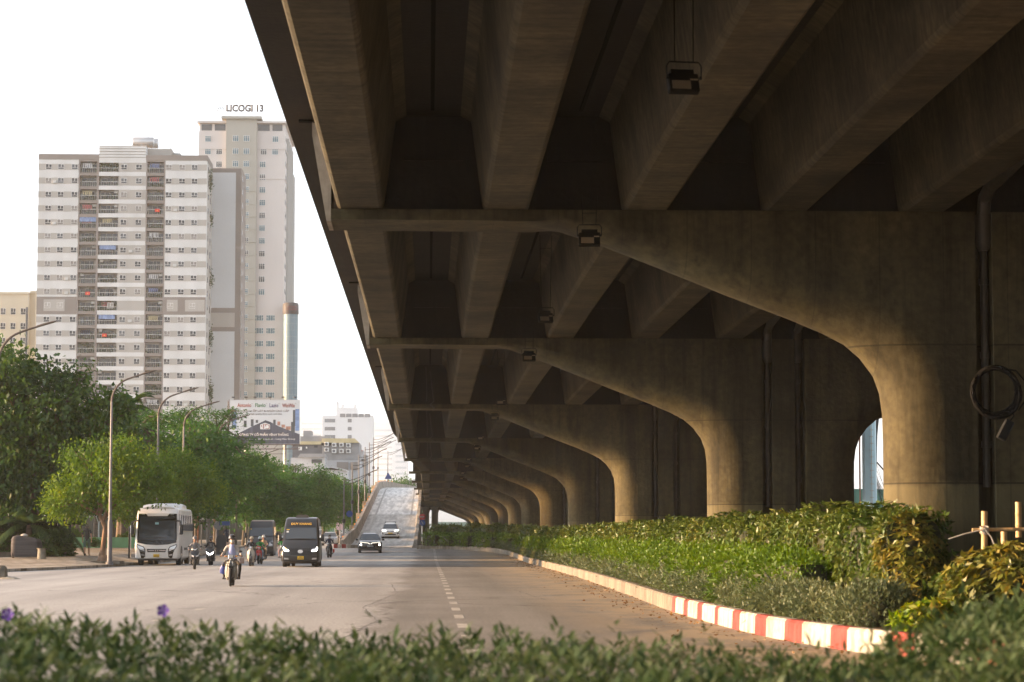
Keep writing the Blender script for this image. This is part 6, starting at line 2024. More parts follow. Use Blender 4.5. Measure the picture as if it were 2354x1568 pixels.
def skin_body(nodes, edges, zone, root, subs=1):
    """nodes: name -> (x,y,z,r[,r2]); edges of names; zone: name of the outer node -> material slot."""
    names = list(nodes)
    ix = {n: i for i, n in enumerate(names)}
    me = bpy.data.meshes.new('body')
    me.from_pydata([nodes[n][:3] for n in names], [(ix[a], ix[b]) for a, b in edges], [])
    ob = bpy.data.objects.new('body', me); COL.objects.link(ob)
    sm = ob.modifiers.new('skin', 'SKIN'); sm.use_smooth_shade = True; sm.branch_smoothing = .3
    ss = ob.modifiers.new('sub', 'SUBSURF'); ss.levels = subs; ss.render_levels = subs
    sk = me.skin_vertices[0].data
    for n in names:
        v = nodes[n]
        sk[ix[n]].radius = (v[3], v[4] if len(v) > 4 else v[3])
        sk[ix[n]].use_root = (n == root)
    bpy.context.view_layer.update()
    out = bpy.data.meshes.new_from_object(ob.evaluated_get(bpy.context.evaluated_depsgraph_get()))
    bpy.data.objects.remove(ob); bpy.data.meshes.remove(me)
    # zones by the nearest limb
    A = np.array([nodes[a][:3] for a, b in edges]); B = np.array([nodes[b][:3] for a, b in edges])
    Rr = np.array([(nodes[a][3] + nodes[b][3]) / 2 for a, b in edges])
    Z = np.array([zone(a, b) for a, b in edges])
    n = len(out.polygons)
    c = np.empty(n * 3); out.polygons.foreach_get('center', c); c = c.reshape(-1, 1, 3)
    AB = (B - A)[None]
    t = np.clip(((c - A[None]) * AB).sum(-1) / np.maximum((AB ** 2).sum(-1), 1e-9), 0, 1)
    d = np.linalg.norm(c - (A[None] + AB * t[..., None]), axis=-1) - Rr[None] * .85
    out.polygons.foreach_set('material_index', Z[d.argmin(1)].astype(np.int32))
    out.polygons.foreach_set('use_smooth', [True] * n)
    return out

def hand(nodes, edges, sd, sg, wrist, palm, dirv, down):
    """Five fingers from the palm, curled by 'down'."""
    w, p = Vector(wrist), Vector(palm)
    d = Vector(dirv).normalized(); dn = Vector(down).normalized(); s_ = d.cross(dn).normalized()
    nodes['palm' + sd] = (*p, .030, .016)
    edges.append(('wrist' + sd, 'palm' + sd))
    for i, (o, l) in enumerate(((-.030, .052), (-.010, .060), (.011, .056), (.030, .044))):
        k = p + d * .03 + s_ * o
        k1 = k + d * l * .55 + dn * l * .15; k2 = k1 + dn * l * .7 + d * l * .05
        nodes['f%d%s0' % (i, sd)] = (*k, .010); nodes['f%d%s1' % (i, sd)] = (*k1, .009); nodes['f%d%s2' % (i, sd)] = (*k2, .008)
        edges += [('palm' + sd, 'f%d%s0' % (i, sd)), ('f%d%s0' % (i, sd), 'f%d%s1' % (i, sd)), ('f%d%s1' % (i, sd), 'f%d%s2' % (i, sd))]
    tq = p - s_ * .034 * sg + d * .005; t2 = tq + d * .035 + dn * .022
    nodes['t' + sd + '0'] = (*tq, .011); nodes['t' + sd + '1'] = (*t2, .009)
    edges += [('palm' + sd, 't' + sd + '0'), ('t' + sd + '0', 't' + sd + '1')]

def rider_mesh(knee=.22, lean=0.0, sleeve=True):
    N = {'pelvis': (0, .18, .86, .155, .125), 'spine': (0, .14, 1.02, .145, .11), 'chest': (0, .07 - lean, 1.22, .165, .115), 'neckbase': (0, .03 - lean, 1.385, .085, .075), 'neck': (0, .0 - lean, 1.465, .055), 'chin': (0, -.03 - lean, 1.54, .072, .08), 'head': (0, -.015 - lean, 1.63, .083, .098), 'crown': (0, .0 - lean, 1.70, .06, .07), 'nose': (0, -.125 - lean, 1.585, .012)}
    E = [('pelvis', 'spine'), ('spine', 'chest'), ('chest', 'neckbase'), ('neckbase', 'neck'), ('neck', 'chin'), ('chin', 'head'), ('head', 'crown'), ('chin', 'nose')]
    for sd, g_ in (('L', 1), ('R', -1)):
        N['sh' + sd] = (g_ * .175, .05 - lean, 1.355, .068); N['el' + sd] = (g_ * .30, -.02 - lean * .5, 1.12, .05); N['fa' + sd] = (g_ * .325, -.19, 1.08, .042); N['wrist' + sd] = (g_ * .33, -.335, 1.06, .03)
        N['hip' + sd] = (g_ * .105, .15, .82, .1); N['th' + sd] = (g_ * (.06 + knee * .55), -.03, .79, .088); N['kn' + sd] = (g_ * knee, -.22, .74, .068); N['cf' + sd] = (g_ * (knee * .96), -.13, .55, .058); N['an' + sd] = (g_ * (knee * .9), -.09, .33, .043); N['bl' + sd] = (g_ * (knee * .95), -.23, .275, .042, .03); N['toe' + sd] = (g_ * knee, -.31, .265, .03, .022)
        E += [('neckbase', 'sh' + sd), ('sh' + sd, 'el' + sd), ('el' + sd, 'fa' + sd), ('fa' + sd, 'wrist' + sd), ('pelvis', 'hip' + sd), ('hip' + sd, 'th' + sd), ('th' + sd, 'kn' + sd), ('kn' + sd, 'cf' + sd), ('cf' + sd, 'an' + sd), ('an' + sd, 'bl' + sd), ('bl' + sd, 'toe' + sd)]
        hand(N, E, sd, g_, N['wrist' + sd][:3], (g_ * .33, -.40, 1.06), (0, -1, .0), (0, -.15, -1))
    def zone(a, b):
        k = b
        if k in ('neck', 'chin', 'head', 'crown', 'nose') or k.startswith(('palm', 'f0', 'f1', 'f2', 'f3', 't')) and not k.startswith(('th', 'toe')): return 0
        if k.startswith(('wrist', 'fa')): return 1 if sleeve else 0
        if k.startswith(('bl', 'toe')): return 3
        if k.startswith(('hip', 'th', 'kn', 'cf', 'an')): return 2
        if k.startswith('an'): return 2
        return 1
    me = skin_body(N, E, zone, 'pelvis')
    for q in range(4): me.materials.append(SKIN)
    return me
RM = {'a': rider_mesh(.22), 'wide': rider_mesh(.29), 'short': rider_mesh(.23, 0, False), 'lean': rider_mesh(.20, .05)}
def helmet_mesh(style):
    m = MB()
    n = 18
    rings = []
    for k in range(8):
        t = math.pi * .5 * k / 7 * 1.15 - .25
        rings.append((math.cos(t) * .132, math.sin(t) * .125))
    vs, fs = [], []
    for r_, h_ in rings:
        for q in range(n):
            a = 2 * math.pi * q / n
            dz = -.03 if math.sin(a) > .2 else 0.0      # lower at the nape
            vs.append((r_ * math.cos(a) * .95, r_ * math.sin(a) * 1.1, max(h_, -.06) + (dz if h_ < .03 else 0)))
    for j in range(7):
        for q in range(n):
            fs.append((j * n + q, j * n + (q + 1) % n, (j + 1) * n + (q + 1) % n, (j + 1) * n + q))
    fs.append(tuple(7 * n + q for q in range(n)))
    m.add(vs, fs)
    # peak
    pk = []
    for q in range(9):
        a = math.pi * (1.12 + .76 * q / 8)
        pk.append((math.cos(a), math.sin(a)))
    vs = [(.126 * c * .95, .126 * s_ * 1.1, .012) for c, s_ in pk] + [(.15 * c * .95, .20 * s_ * 1.1, -.012) for c, s_ in pk] + [(.126 * c * .95, .126 * s_ * 1.1, -.006) for c, s_ in pk] + [(.15 * c * .95, .20 * s_ * 1.1, -.026) for c, s_ in pk]
    fs = []
    for q in range(8):
        fs += [(q, q + 1, 9 + q + 1, 9 + q), (18 + q, 27 + q, 27 + q + 1, 18 + q + 1), (9 + q, 9 + q + 1, 27 + q + 1, 27 + q)]
    m.add(vs, fs)
    return m
HEL = helmet_mesh(0)
def put_rider(label, x, Y, z, rz, pose, mats, hel, mask=None, group='riders on motorbikes', stripe=None, extras=None, s=.93, glasses=False):
    t = thing('person', label, 'person', (x, Y, z), rz, group)
    t.scale = (s, s, s)
    lean = .05 if pose == 'lean' else 0
    me = RM[pose].copy()
    for i, m_ in enumerate(mats): me.materials[i] = m_
    b = link('body', me, t)
    q = MB(); q.v, q.f, q.m = list(HEL.v), list(HEL.f), list(HEL.m)
    hp = (0, -.012 - lean, 1.665)
    h = q.build('helmet', hel, t, True, hp)
    q = MB()
    for sg in (1, -1): q.tube([(sg * .105, -.01 - lean, 1.64), (sg * .09, -.04 - lean, 1.55), (0, -.07 - lean, 1.475)], .008, 5)
    q.build('strap', BLACK, h, False, (-hp[0], -hp[1], -hp[2]))
    if stripe:
        q = MB()
        for k in range(-5, 6):
            a = math.pi * .5 + k * .24
            q.tube([(.02, -.138 * math.sin(a) * 1.1, .128 * math.cos(a) if abs(k) < 99 else 0), (.02, -.138 * math.sin(a + .24) * 1.1, .128 * math.cos(a + .24))], .014, 5)
        q.build('helmet_stripe', stripe, h)
    for sg in (1, -1):
        q = MB(); q.ball((sg * .034, -.108 - lean, 1.612), (.014, .01, .008), 8, 5); q.build('eye', HAIR, t)
    if mask:
        q = MB()
        rings = []
        for zz, r1, r2 in ((1.595, .06, .118), (1.575, .078, .130), (1.545, .078, .128), (1.51, .062, .112), (1.49, .045, .09)):
            rings.append([(r1 * math.sin(a), -.0 - lean - r2 * math.cos(a) * 1.0, zz) for a in np.linspace(-1.25, 1.25, 9)])
        q.loft(rings, caps=False, closed=False)
        q.build('face_mask', mask, t, True)
    else:
        q = MB(); q.ball((0, -.108 - lean, 1.545), (.025, .012, .006), 8, 4); q.build('mouth', pm('lip', (.25, .09, .07), .6), t)
    if extras: extras(t, lean)
    return t

# ------------------------------------------------------------------ motorbikes
def wheel(mb, y, r, w):
    mb.lathe([(r * .72, -w / 2), (r * .92, -w / 2), (r, -w * .2), (r, w * .2), (r * .92, w / 2), (r * .72, w / 2)], (0, y, r), 20, 'X')
EXH = pm('sooty_metal', (.09, .085, .08), .5, .6)
ENG = pm('engine_grey', (.07, .07, .068), .5, .5, var=.3, scale=8)
SEATM = pm('seat_vinyl', (.018, .018, .018), .55)
def moto(label, x, Y, z, rz, kind, paint, lamp_on=False, accent=None, group='motorbikes on the street', s=1.0):
    t = thing('motorbike', label, 'motorbike', (x, Y, z), rz, group)
    t.scale = (s, s, s)
    r = {'cub': .30, 'scooter': .265, 'retro': .25, 'under': .285}[kind]
    wd = {'cub': .085, 'scooter': .13, 'retro': .12, 'under': .10}[kind]
    for nm, y in (('front_wheel', -.63), ('rear_wheel', .60)):
        m = MB(); wheel(m, y, r, wd * (1.1 if y > 0 else 1)); w = m.build(nm, RUBBER, t, True)
        m = MB(); m.lathe([(r * .71, -wd * .3), (r * .71, wd * .3)], (0, y, r), 20, 'X'); m.lathe([(.05, -wd * .55), (.06, 0), (.05, wd * .55)], (0, y, r), 10, 'X')
        m.build('rim', STEEL, w, True)
    m = MB()
    for sg in (1, -1): m.tube([(sg * (wd * .5 + .035), -.63, r), (sg * .075, -.5, .62), (sg * .04, -.42, .86)], .022, 7)
    m.tube([(0, -.45, .6), (0, -.40, .98)], .03, 8)
    m.build('fork', STEEL if kind != 'scooter' else BLACK, t, True)
    m = MB()
    hz = 1.0
    m.tube([(-.36, -.33, hz - .02), (-.24, -.36, hz), (-.1, -.42, hz - .01), (.1, -.42, hz - .01), (.24, -.36, hz), (.36, -.33, hz - .02)], .014, 7)
    hb = m.build('handlebar', STEEL, t, True)
    for sg in (1, -1):
        m = MB(); m.tube([(sg * .25, -.36, hz), (sg * .37, -.327, hz - .022)], .021, 8); m.build('grip', BLACK, hb)
        m = MB(); m.tube([(sg * .2, -.39, hz), (sg * .27, -.43, hz + .10)], .008, 5); m.ball((sg * .30, -.435, hz + .135), (.062, .018, .036), 10, 6); m.build('mirror', BLACK, hb, True)
    # body: seat, tail, floor or engine
    m = MB()
    m.loft([[(sx * w_, y, z_ + sz * h_) for sx, sz in ((-1, -.6), (-.6, -1), (.6, -1), (1, -.6), (1, .5), (.7, 1), (-.7, 1), (-1, .5))] for y, z_, w_, h_ in ((-.02, .66, .06, .05), (.1, .72, .11, .06), (.4, .75, .13, .06), (.72, .80, .10, .05), (.82, .82, .05, .03))])
    m.build('seat', SEATM, t, True)
    m = MB()
    m.loft([[(sx * w_, y, z_ + sz * h_) for sx, sz in ((-1, -.7), (-.6, -1), (.6, -1), (1, -.7), (1, .6), (.6, 1), (-.6, 1), (-1, .6))] for y, z_, w_, h_ in ((-.05, .48, .08, .14), (.15, .52, .13, .17), (.5, .58, .14, .14), (.8, .70, .08, .08))])
    m.build('rear_body', paint, t, True)
    m = MB(); m.rbox(-.11, .11, -.18, .28, .20, .44, .04); m.tube([(.1, .1, .25), (.16, .35, .27), (.17, .85, .36)], .045, 8); m.tube([(-.26, -.12, .24), (.26, -.12, .24)], .018, 6); m.build('engine', ENG, t)
    def ring8(y, z_, w_, h_, e=.7): return [(sx * w_, y, z_ + sz * h_) for sx, sz in ((-1, -e), (-e, -1), (e, -1), (1, -e), (1, e), (e, 1), (-e, 1), (-1, e))]
    if kind == 'cub':
        m = MB(); m.loft([ring8(-.52, .965, .085, .06), ring8(-.44, .965, .10, .07), ring8(-.36, .97, .08, .06)]); hh = m.build('headset', paint, t, True)
        m = MB(); m.rbox(-.085, .085, -.548, -.515, .91, 1.02, .015); m.build('headlight', LAMP_OFF, hh)
        for sg in (1, -1):
            m = MB(); m.rbox(sg * .17 - .045, sg * .17 + .045, -.46, -.42, .955, 1.0, .012); m.build('indicator', LAMP_IND if False else pm('amber_lens', (.6, .22, .03), .3), hh)
            # curved leg shield
            m = MB(); rings = []
            for z_, x0, x1, y in ((.80, .07, .13, -.40), (.70, .08, .17, -.42), (.5, .09, .20, -.40), (.32, .10, .19, -.34), (.2, .10, .14, -.28)):
                rings.append([(sg * x0, y, z_), (sg * (x0 + x1) / 2, y - .035, z_), (sg * x1, y + .02, z_), (sg * (x1 + .01), y + .06, z_), (sg * (x0 + x1) / 2, y + .02, z_), (sg * x0, y + .03, z_)])
            m.loft(rings); m.build('leg_shield', pm('cream_plastic', (.27, .25, .205), .5), t, True)
        m = MB(); m.loft([ring8(-.78, .62, .05, .02), ring8(-.68, .64, .07, .03), ring8(-.52, .62, .075, .03)]); m.build('front_fender', BLACK, t, True)
        # wire basket with a bag in it
        m = MB()
        for z_ in (.66, .74, .84):
            m.tube([(-.17, -.50, z_), (-.17, -.74, z_), (.17, -.74, z_), (.17, -.50, z_), (-.17, -.50, z_)], .007, 5)
        for q in range(8):
            x_ = -.17 + q * .34 / 7; m.tube([(x_, -.50, .66), (x_, -.74, .66), (x_, -.745, .84)], .005, 4)
        for q in range(5):
            y_ = -.74 + q * .06
            for sg in (1, -1): m.tube([(sg * .17, y_, .66), (sg * .175, y_, .84)], .005, 4)
        m.build('basket', BLACK, t)
    elif kind == 'scooter':
        m = MB(); m.loft([ring8(-.70, .60, .10, .08, .5), ring8(-.66, .66, .19, .17, .6), ring8(-.55, .72, .235, .22, .7), ring8(-.40, .70, .24, .26, .8), ring8(-.30, .6, .20, .3, .8)]); fb = m.build('front_cowl', paint, t, True)
        m = MB(); m.loft([ring8(-.3, .34, .2, .12), ring8(-.1, .26, .17, .06), ring8(.2, .26, .15, .06)]); m.build('floorboard', paint, t, True)
        m = MB(); m.loft([ring8(-.52, .99, .10, .05), ring8(-.44, 1.0, .17, .06), ring8(-.34, 1.0, .12, .05)]); hh = m.build('headset', paint, t, True)
        for sg in (1, -1):
            m = MB(); m.add([(sg * .04, -.728, .60), (sg * .17, -.690, .66), (sg * .20, -.665, .80), (sg * .165, -.66, .73), (sg * .06, -.725, .68), (sg * .04, -.70, .60), (sg * .17, -.66, .66), (sg * .20, -.64, .80), (sg * .165, -.63, .73), (sg * .06, -.69, .68)], [(0, 1, 2, 3, 4), (9, 8, 7, 6, 5), (0, 1, 6, 5), (1, 2, 7, 6), (2, 3, 8, 7), (3, 4, 9, 8), (4, 0, 5, 9)])
            m.build('headlight', LAMP_ON if lamp_on else (accent or LAMP_OFF), fb)
        if accent:
            m = MB(); m.add([(-.15, -.545, 1.06), (-.04, -.56, .95), (.04, -.56, .95), (.15, -.545, 1.06), (.08, -.55, 1.03), (0, -.555, 1.0), (-.08, -.55, 1.03)], [(0, 1, 2, 3, 4, 5, 6)]); m.build('white_trim', accent, hh)
        m = MB(); m.loft([ring8(-.84, .52, .05, .02), ring8(-.64, .60, .085, .03), ring8(-.45, .50, .08, .04)]); m.build('front_fender', paint, t, True)
    elif kind == 'retro':
        m = MB()
        rings = []
        for z_, w_, y in ((.96, .06, -.44), (.90, .16, -.45), (.78, .21, -.47), (.6, .22, -.46), (.42, .20, -.42), (.3, .13, -.36)):
            rings.append([(-w_, y + .08, z_), (-w_ * .7, y, z_), (0, y - .05, z_), (w_ * .7, y, z_), (w_, y + .08, z_), (w_ * .6, y + .12, z_), (0, y + .11, z_), (-w_ * .6, y + .12, z_)])
        m.loft(rings); fb = m.build('front_shield', paint, t, True)
        m = MB(); m.add([(-.022, -.515, .86), (.022, -.515, .86), (.055, -.53, .46), (-.055, -.53, .46), (-.022, -.47, .86), (.022, -.47, .86), (.055, -.47, .46), (-.055, -.47, .46)], [(0, 1, 2, 3), (7, 6, 5, 4), (0, 4, 5, 1), (1, 5, 6, 2), (2, 6, 7, 3), (3, 7, 4, 0)]); m.build('front_grille', BLACK, fb)
        m = MB(); m.loft([ring8(-.5, 1.0, .09, .08), ring8(-.36, 1.0, .12, .08)]); hh = m.build('headset', paint, t, True)
        m = MB(); m.lathe([(.03, -.56), (.075, -.555), (.088, -.52), (.088, -.49)], (0, 0, 1.005), 18, 'Y'); m.build('headlight', LAMP_OFF, hh, True)
        m = MB(); m.loft([ring8(-.84, .44, .06, .03), ring8(-.66, .52, .105, .05), ring8(-.45, .44, .10, .06)]); m.build('front_fender', pm('grey_plastic', (.12, .12, .125), .5), t, True)
        m = MB(); m.ball((-.09, -.76, .50), (.03, .02, .025), 8, 5); m.build('indicator', LAMP_IND, t)
        m = MB(); m.loft([ring8(-.3, .30, .19, .05), ring8(-.1, .26, .18, .05), ring8(.2, .28, .17, .06)]); m.build('floorboard', paint, t, True)
    else:
        m = MB(); m.loft([ring8(-.56, .96, .07, .05, .5), ring8(-.5, .98, .12, .09, .6), ring8(-.38, 1.0, .12, .07, .6)]); hh = m.build('headset', paint, t, True)
        m = MB(); m.rbox(-.08, .08, -.575, -.55, .93, 1.0, .012); m.build('headlight', LAMP_ON if lamp_on else LAMP_OFF, hh)
        m = MB(); m.loft([ring8(-.52, .70, .05, .06, .4), ring8(-.46, .74, .17, .13, .4), ring8(-.3, .66, .16, .18, .6), ring8(-.1, .5, .10, .14)]); m.build('front_cowl', paint, t, True)
        m = MB(); m.loft([ring8(-.86, .54, .035, .02), ring8(-.7, .60, .06, .05), ring8(-.5, .6, .065, .06)]); m.build('front_fender', paint, t, True)
    return t
M_DARK = pm('dark_bike_paint', (.02, .021, .024), .3, coat=.3)
M_CREAM = pm('cream_bike_paint', (.55, .52, .45), .35, coat=.3)
M_RED = pm('red_bike_paint', (.50, .03, .025), .3, coat=.3)
M_GREY = pm('grey_bike_paint', (.12, .12, .125), .35, coat=.3)
TRIMW = pm('white_trim_paint', (.62, .62, .62), .35)

BK, GRY, NAVY, DKT = cloth('black_cloth', (.018, .018, .02)), cloth('grey_jacket', (.15, .15, .16)), cloth('navy_cloth', (.025, .03, .055)), cloth('dark_trousers', (.03, .028, .025))
JEAN, KHAKI, CARD = cloth('blue_jeans', (.22, .28, .36), ), cloth('tan_shirt_cloth', (.36, .25, .165)), cloth('beige_cardigan', (.33, .30, .27))
SHIRT_B, GREEN, WHT = cloth('pale_blue_shirt', (.34, .37, .58)), cloth('green_jacket', (.04, .27, .07)), cloth('white_cloth', (.6, .59, .57))
MASK_W, MASK_B = cloth('white_mask', (.58, .57, .56)), cloth('black_mask', (.015, .015, .017))
H_BLK, H_WHT, H_BGE, H_GRY = pm('black_helmet', (.03, .027, .025), .3, coat=.4), pm('white_helmet', (.62, .64, .64), .3, coat=.4), pm('beige_helmet', (.50, .40, .27), .5), pm('grey_cap_helmet', (.12, .12, .125), .4)

def open_shirt(t, lean):
    # shirt front that shows between the open sides of the cardigan
    q = MB(); rings = []
    for z_, w_, y in ((.93, .13, -.015), (1.05, .135, -.02), (1.18, .13, -.062), (1.30, .10, -.07), (1.38, .055, -.065), (1.43, .045, -.06)):
        rings.append([(-w_, y + .035, z_), (-w_ * .55, y - .012, z_), (0, y - .024, z_), (w_ * .55, y - .012, z_), (w_, y + .035, z_)])
    q.loft(rings, caps=False, closed=False); sh = q.build('shirt', SHIRT_B, t, True)
    for sg in (1, -1):
        q = MB(); q.add([(0, -.095, 1.40), (sg * .07, -.075, 1.36), (sg * .085, -.05, 1.42), (sg * .05, -.03, 1.46)], [(0, 1, 2, 3)]); q.build('collar', SHIRT_B, sh)
def striped(t, lean):
    q = MB()
    for k in range(7):
        z_ = 1.08 + k * .04
        q.tube([(-.075, -.052 - (z_ - 1.08) * .1, z_), (0, -.068 - (z_ - 1.08) * .1, z_), (.075, -.052 - (z_ - 1.08) * .1, z_)], .009, 5)
    q.build('shirt_stripes', WHT, t)

def pair(label_p, label_b, x, Y, rz, kind, paint, pose, mats, hel, mask=None, lamp=False, accent=None, stripe=None, extras=None, s=.93, z=None):
    z = zg(Y) + .002 if z is None else z
    moto(label_b, x, Y, z, rz, kind, paint, lamp, accent)
    put_rider(label_p, x, Y, z, rz, pose, mats, hel, mask, stripe=stripe, extras=extras, s=s)

pair('rider in front with a white mask, beige cardigan and pale blue shirt', 'old step-through motorbike with cream leg shields and a wire basket, nearest the camera', -6.47, 80.2, R(1), 'cub', M_GREY, 'wide', (SKIN, CARD, DKT, SHOE), H_BLK, MASK_W, extras=open_shirt, s=.95)
pair('rider in a grey zipped jacket and grey cap helmet beside the coach', 'dark scooter with a white chevron on its front, beside the coach', -11.75, 122.5, R(6), 'scooter', M_DARK, 'a', (SKIN, GRY, BK, SHOE), H_GRY, None, accent=TRIMW)
pair('rider in black with a black mask and a striped shirt', 'black scooter with two glaring white headlamps', -12.55, 140.5, R(0), 'scooter', M_DARK, 'a', (SKIN, BK, BK, SHOE), H_BLK, MASK_B, lamp=True, extras=striped)
pair('rider in a black t-shirt with a beige helmet', 'cream retro scooter with a round headlamp', -9.92, 136.5, R(-2), 'retro', M_CREAM, 'short', (SKIN_L, BK, cloth('plum_trousers', (.09, .05, .05)), SHOE), H_BGE)
pair('rider in a bright green jacket and white helmet', 'red motorbike with a pointed front cowl', -10.07, 145.5, R(-4), 'under', M_RED, 'lean', (SKIN, GREEN, JEAN, SHOE), H_WHT, MASK_B, stripe=GREEN)
pair('rider in a tan shirt with a black and white helmet', 'black motorbike in front of the dark grey van', -11.25, 166, R(-9), 'under', M_DARK, 'short', (SKIN, KHAKI, KHAKI, SHOE), H_WHT, None, stripe=BK)
pair('rider in green mostly hidden by the left side of the black van', 'dark motorbike mostly hidden by the left side of the black van', -9.62, 160, R(3), 'under', M_GREY, 'short', (SKIN, GREEN, cloth('pink_skirt', (.45, .28, .27)), SHOE), H_WHT)
def red_bag(t, lean):
    q = MB(); q.rbox(.24, .36, .05, .3, .38, .66, .03); q.build('bag', pm('red_bag_cloth', (.5, .05, .03), .7), t)
pair('rider in navy with a pale mask just right of the black van', 'dark motorbike just right of the black van', -7.05, 173, R(-6), 'under', M_DARK, 'lean', (SKIN, NAVY, BK, SHOE), H_BLK, MASK_W, extras=red_bag)
for i, (x, Y, mt, hl, kd, pt, lb) in enumerate(((-13.9, 352, GREEN, H_WHT, 'scooter', M_CREAM, 'green jacket, front of the distant group'), (-14.9, 356, BK, H_GRY, 'under', M_DARK, 'black, left in the distant group'), (-12.9, 362, GRY, H_WHT, 'under', M_DARK, 'grey, right in the distant group'), (-14.2, 370, NAVY, H_BLK, 'scooter', M_GREY, 'navy, at the back of the distant group'))):
    pair('tiny distant rider in ' + lb, 'tiny distant motorbike under the rider in ' + lb, x, Y, 0, kd, pt, 'a', (SKIN, mt, BK, SHOE), hl, None)
# loose things carried by the front motorbike
bag = thing('bag', 'dark blue plastic bag hanging at the left side of the nearest motorbike', 'bag', (-6.47 - .26, 80.05, 0))
m = MB(); m.loft([[(sx * w_, sy_ * .08, z_) for sx, sy_ in ((-1, -.5), (-.5, -1), (.5, -1), (1, -.5), (1, .5), (.5, 1), (-.5, 1), (-1, .5))] for z_, w_ in ((.40, .05), (.43, .12), (.52, .13), (.62, .10), (.74, .04))]); m.build('sack', pm('blue_bag', (.03, .05, .22), .5), bag, True)
m = MB(); m.tube([(0, 0, .73), (0.02, 0, .78)], .02, 6); m.build('handle', MATS['blue_bag'], bag)
bag = thing('bag', 'small brown pouch hanging from the right grip of the nearest motorbike', 'bag', (-6.47 + .35, 79.8, 0))
m = MB(); m.rbox(-.08, .08, -.05, .05, .74, .92, .02); m.build('pouch', pm('brown_pouch', (.25, .18, .15), .8), bag)
m = MB(); m.tube([(0, 0, .91), (0, 0, .985)], .01, 5); m.build('handle', MATS['brown_pouch'], bag)

# ------------------------------------------------------------------ pedestrians
def walker_mesh(stride, shorts=True):
    N = {'pelvis': (0, 0, .95, .145, .105), 'spine': (0, .0, 1.12, .14, .10), 'chest': (0, .01, 1.32, .165, .115), 'neckbase': (0, 0, 1.47, .085, .07), 'neck': (0, .01, 1.53, .055), 'chin': (0, .035, 1.60, .068, .078), 'head': (0, .02, 1.67, .08, .098), 'crown': (0, .0, 1.735, .06, .07), 'nose': (0, .125, 1.63, .012)}
    E = [('pelvis', 'spine'), ('spine', 'chest'), ('chest', 'neckbase'), ('neckbase', 'neck'), ('neck', 'chin'), ('chin', 'head'), ('head', 'crown'), ('chin', 'nose')]
    for sd, g_ in (('L', 1), ('R', -1)):
        f = g_ * stride
        N['sh' + sd] = (g_ * .18, 0, 1.43, .066); N['sl' + sd] = (g_ * .235, -.02, 1.27, .055); N['el' + sd] = (g_ * .255, -f * .10 - .02, 1.13, .045); N['fa' + sd] = (g_ * .265, -f * .22 + .04, 1.0, .038); N['wrist' + sd] = (g_ * .27, -f * .3 + .08, .89, .028)
        N['hip' + sd] = (g_ * .095, 0, .91, .1); N['th' + sd] = (g_ * .105, f * .12, .72, .088); N['kn' + sd] = (g_ * .10, f * .22 + .02, .52, .062)
        back = -.16 if f < 0 else 0
        N['cf' + sd] = (g_ * .10, f * .26 + back * .5, .33, .056); N['an' + sd] = (g_ * .10, f * .32 + back, .10 if f > 0 else .17, .042)
        N['bl' + sd] = (g_ * .11, f * .32 + back + .12, .05 if f > 0 else .07, .045, .032); N['toe' + sd] = (g_ * .11, f * .32 + back + .19, .04, .033, .024)
        E += [('neckbase', 'sh' + sd), ('sh' + sd, 'sl' + sd), ('sl' + sd, 'el' + sd), ('el' + sd, 'fa' + sd), ('fa' + sd, 'wrist' + sd), ('pelvis', 'hip' + sd), ('hip' + sd, 'th' + sd), ('th' + sd, 'kn' + sd), ('kn' + sd, 'cf' + sd), ('cf' + sd, 'an' + sd), ('an' + sd, 'bl' + sd), ('bl' + sd, 'toe' + sd)]
        w = N['wrist' + sd]
        hand(N, E, sd, g_, w[:3], (w[0], w[1] + .01, w[2] - .06), (0, .1, -1), (-g_ * .3, 1, 0))
    def zone(a, b):
        if b in ('neck', 'chin', 'head', 'crown', 'nose'): return 0
        if b.startswith('palm') or b[0] == 'f' or (b[0] == 't' and not b.startswith(('th', 'toe'))): return 0
        if b.startswith(('el', 'fa', 'wrist')): return 0
        if b.startswith(('bl', 'toe')): return 3
        if b.startswith(('cf', 'an')): return 0 if shorts else 2
        if b.startswith(('hip', 'th', 'kn')): return 2
        return 1
    me = skin_body(N, E, zone, 'pelvis')
    for q in range(4): me.materials.append(SKIN)
    return me
WM = walker_mesh(1.0)
def put_walker(label, x, Y, rz, mats, hair, s=1.0, z=None):
    t = thing('person', label, 'person', (x, Y, zp(x, Y) if z is None else z), rz)
    t.scale = (s, s, s)
    me = WM.copy()
    for i, m_ in enumerate(mats): me.materials[i] = m_
    link('body', me, t)
    q = MB(); q.ball((0, -.005, 1.69), (.098, .112, .095), 12, 8); q.build('hair', hair, t, True)
    for sg in (1, -1):
        q = MB(); q.ball((sg * .09, .015, 1.645), (.014, .03, .035), 8, 5); q.build('ear', mats[0], t, True)
        q = MB(); q.ball((sg * .034, .115, 1.66), (.013, .01, .008), 8, 5); q.build('eye', HAIR, t)
        q = MB(); q.lathe([(.085, .50), (.092, .62), (.1, .78)], (sg * .102, (sg * .17), 0), 12); q.build('shorts_leg', mats[2], t, True)
put_walker('man in a dark t-shirt and green shorts walking away across the pavement', -19.6, 140, R(4), (SKIN, cloth('charcoal_tee', (.045, .044, .044)), cloth('green_shorts', (.09, .15, .13)), SHOE), pm('grey_hair', (.10, .09, .08), .8))
put_walker('distant man in a white t-shirt behind the bright shrub by the green wall', -29.2, 191, R(200), (SKIN, WHT, DKT, SHOE), HAIR, .98, 1.25)
put_walker('woman in dark clothes walking far along the pavement right of the coach', -17.0, 205, R(10), (SKIN, NAVY, BK, SHOE), HAIR, .98)
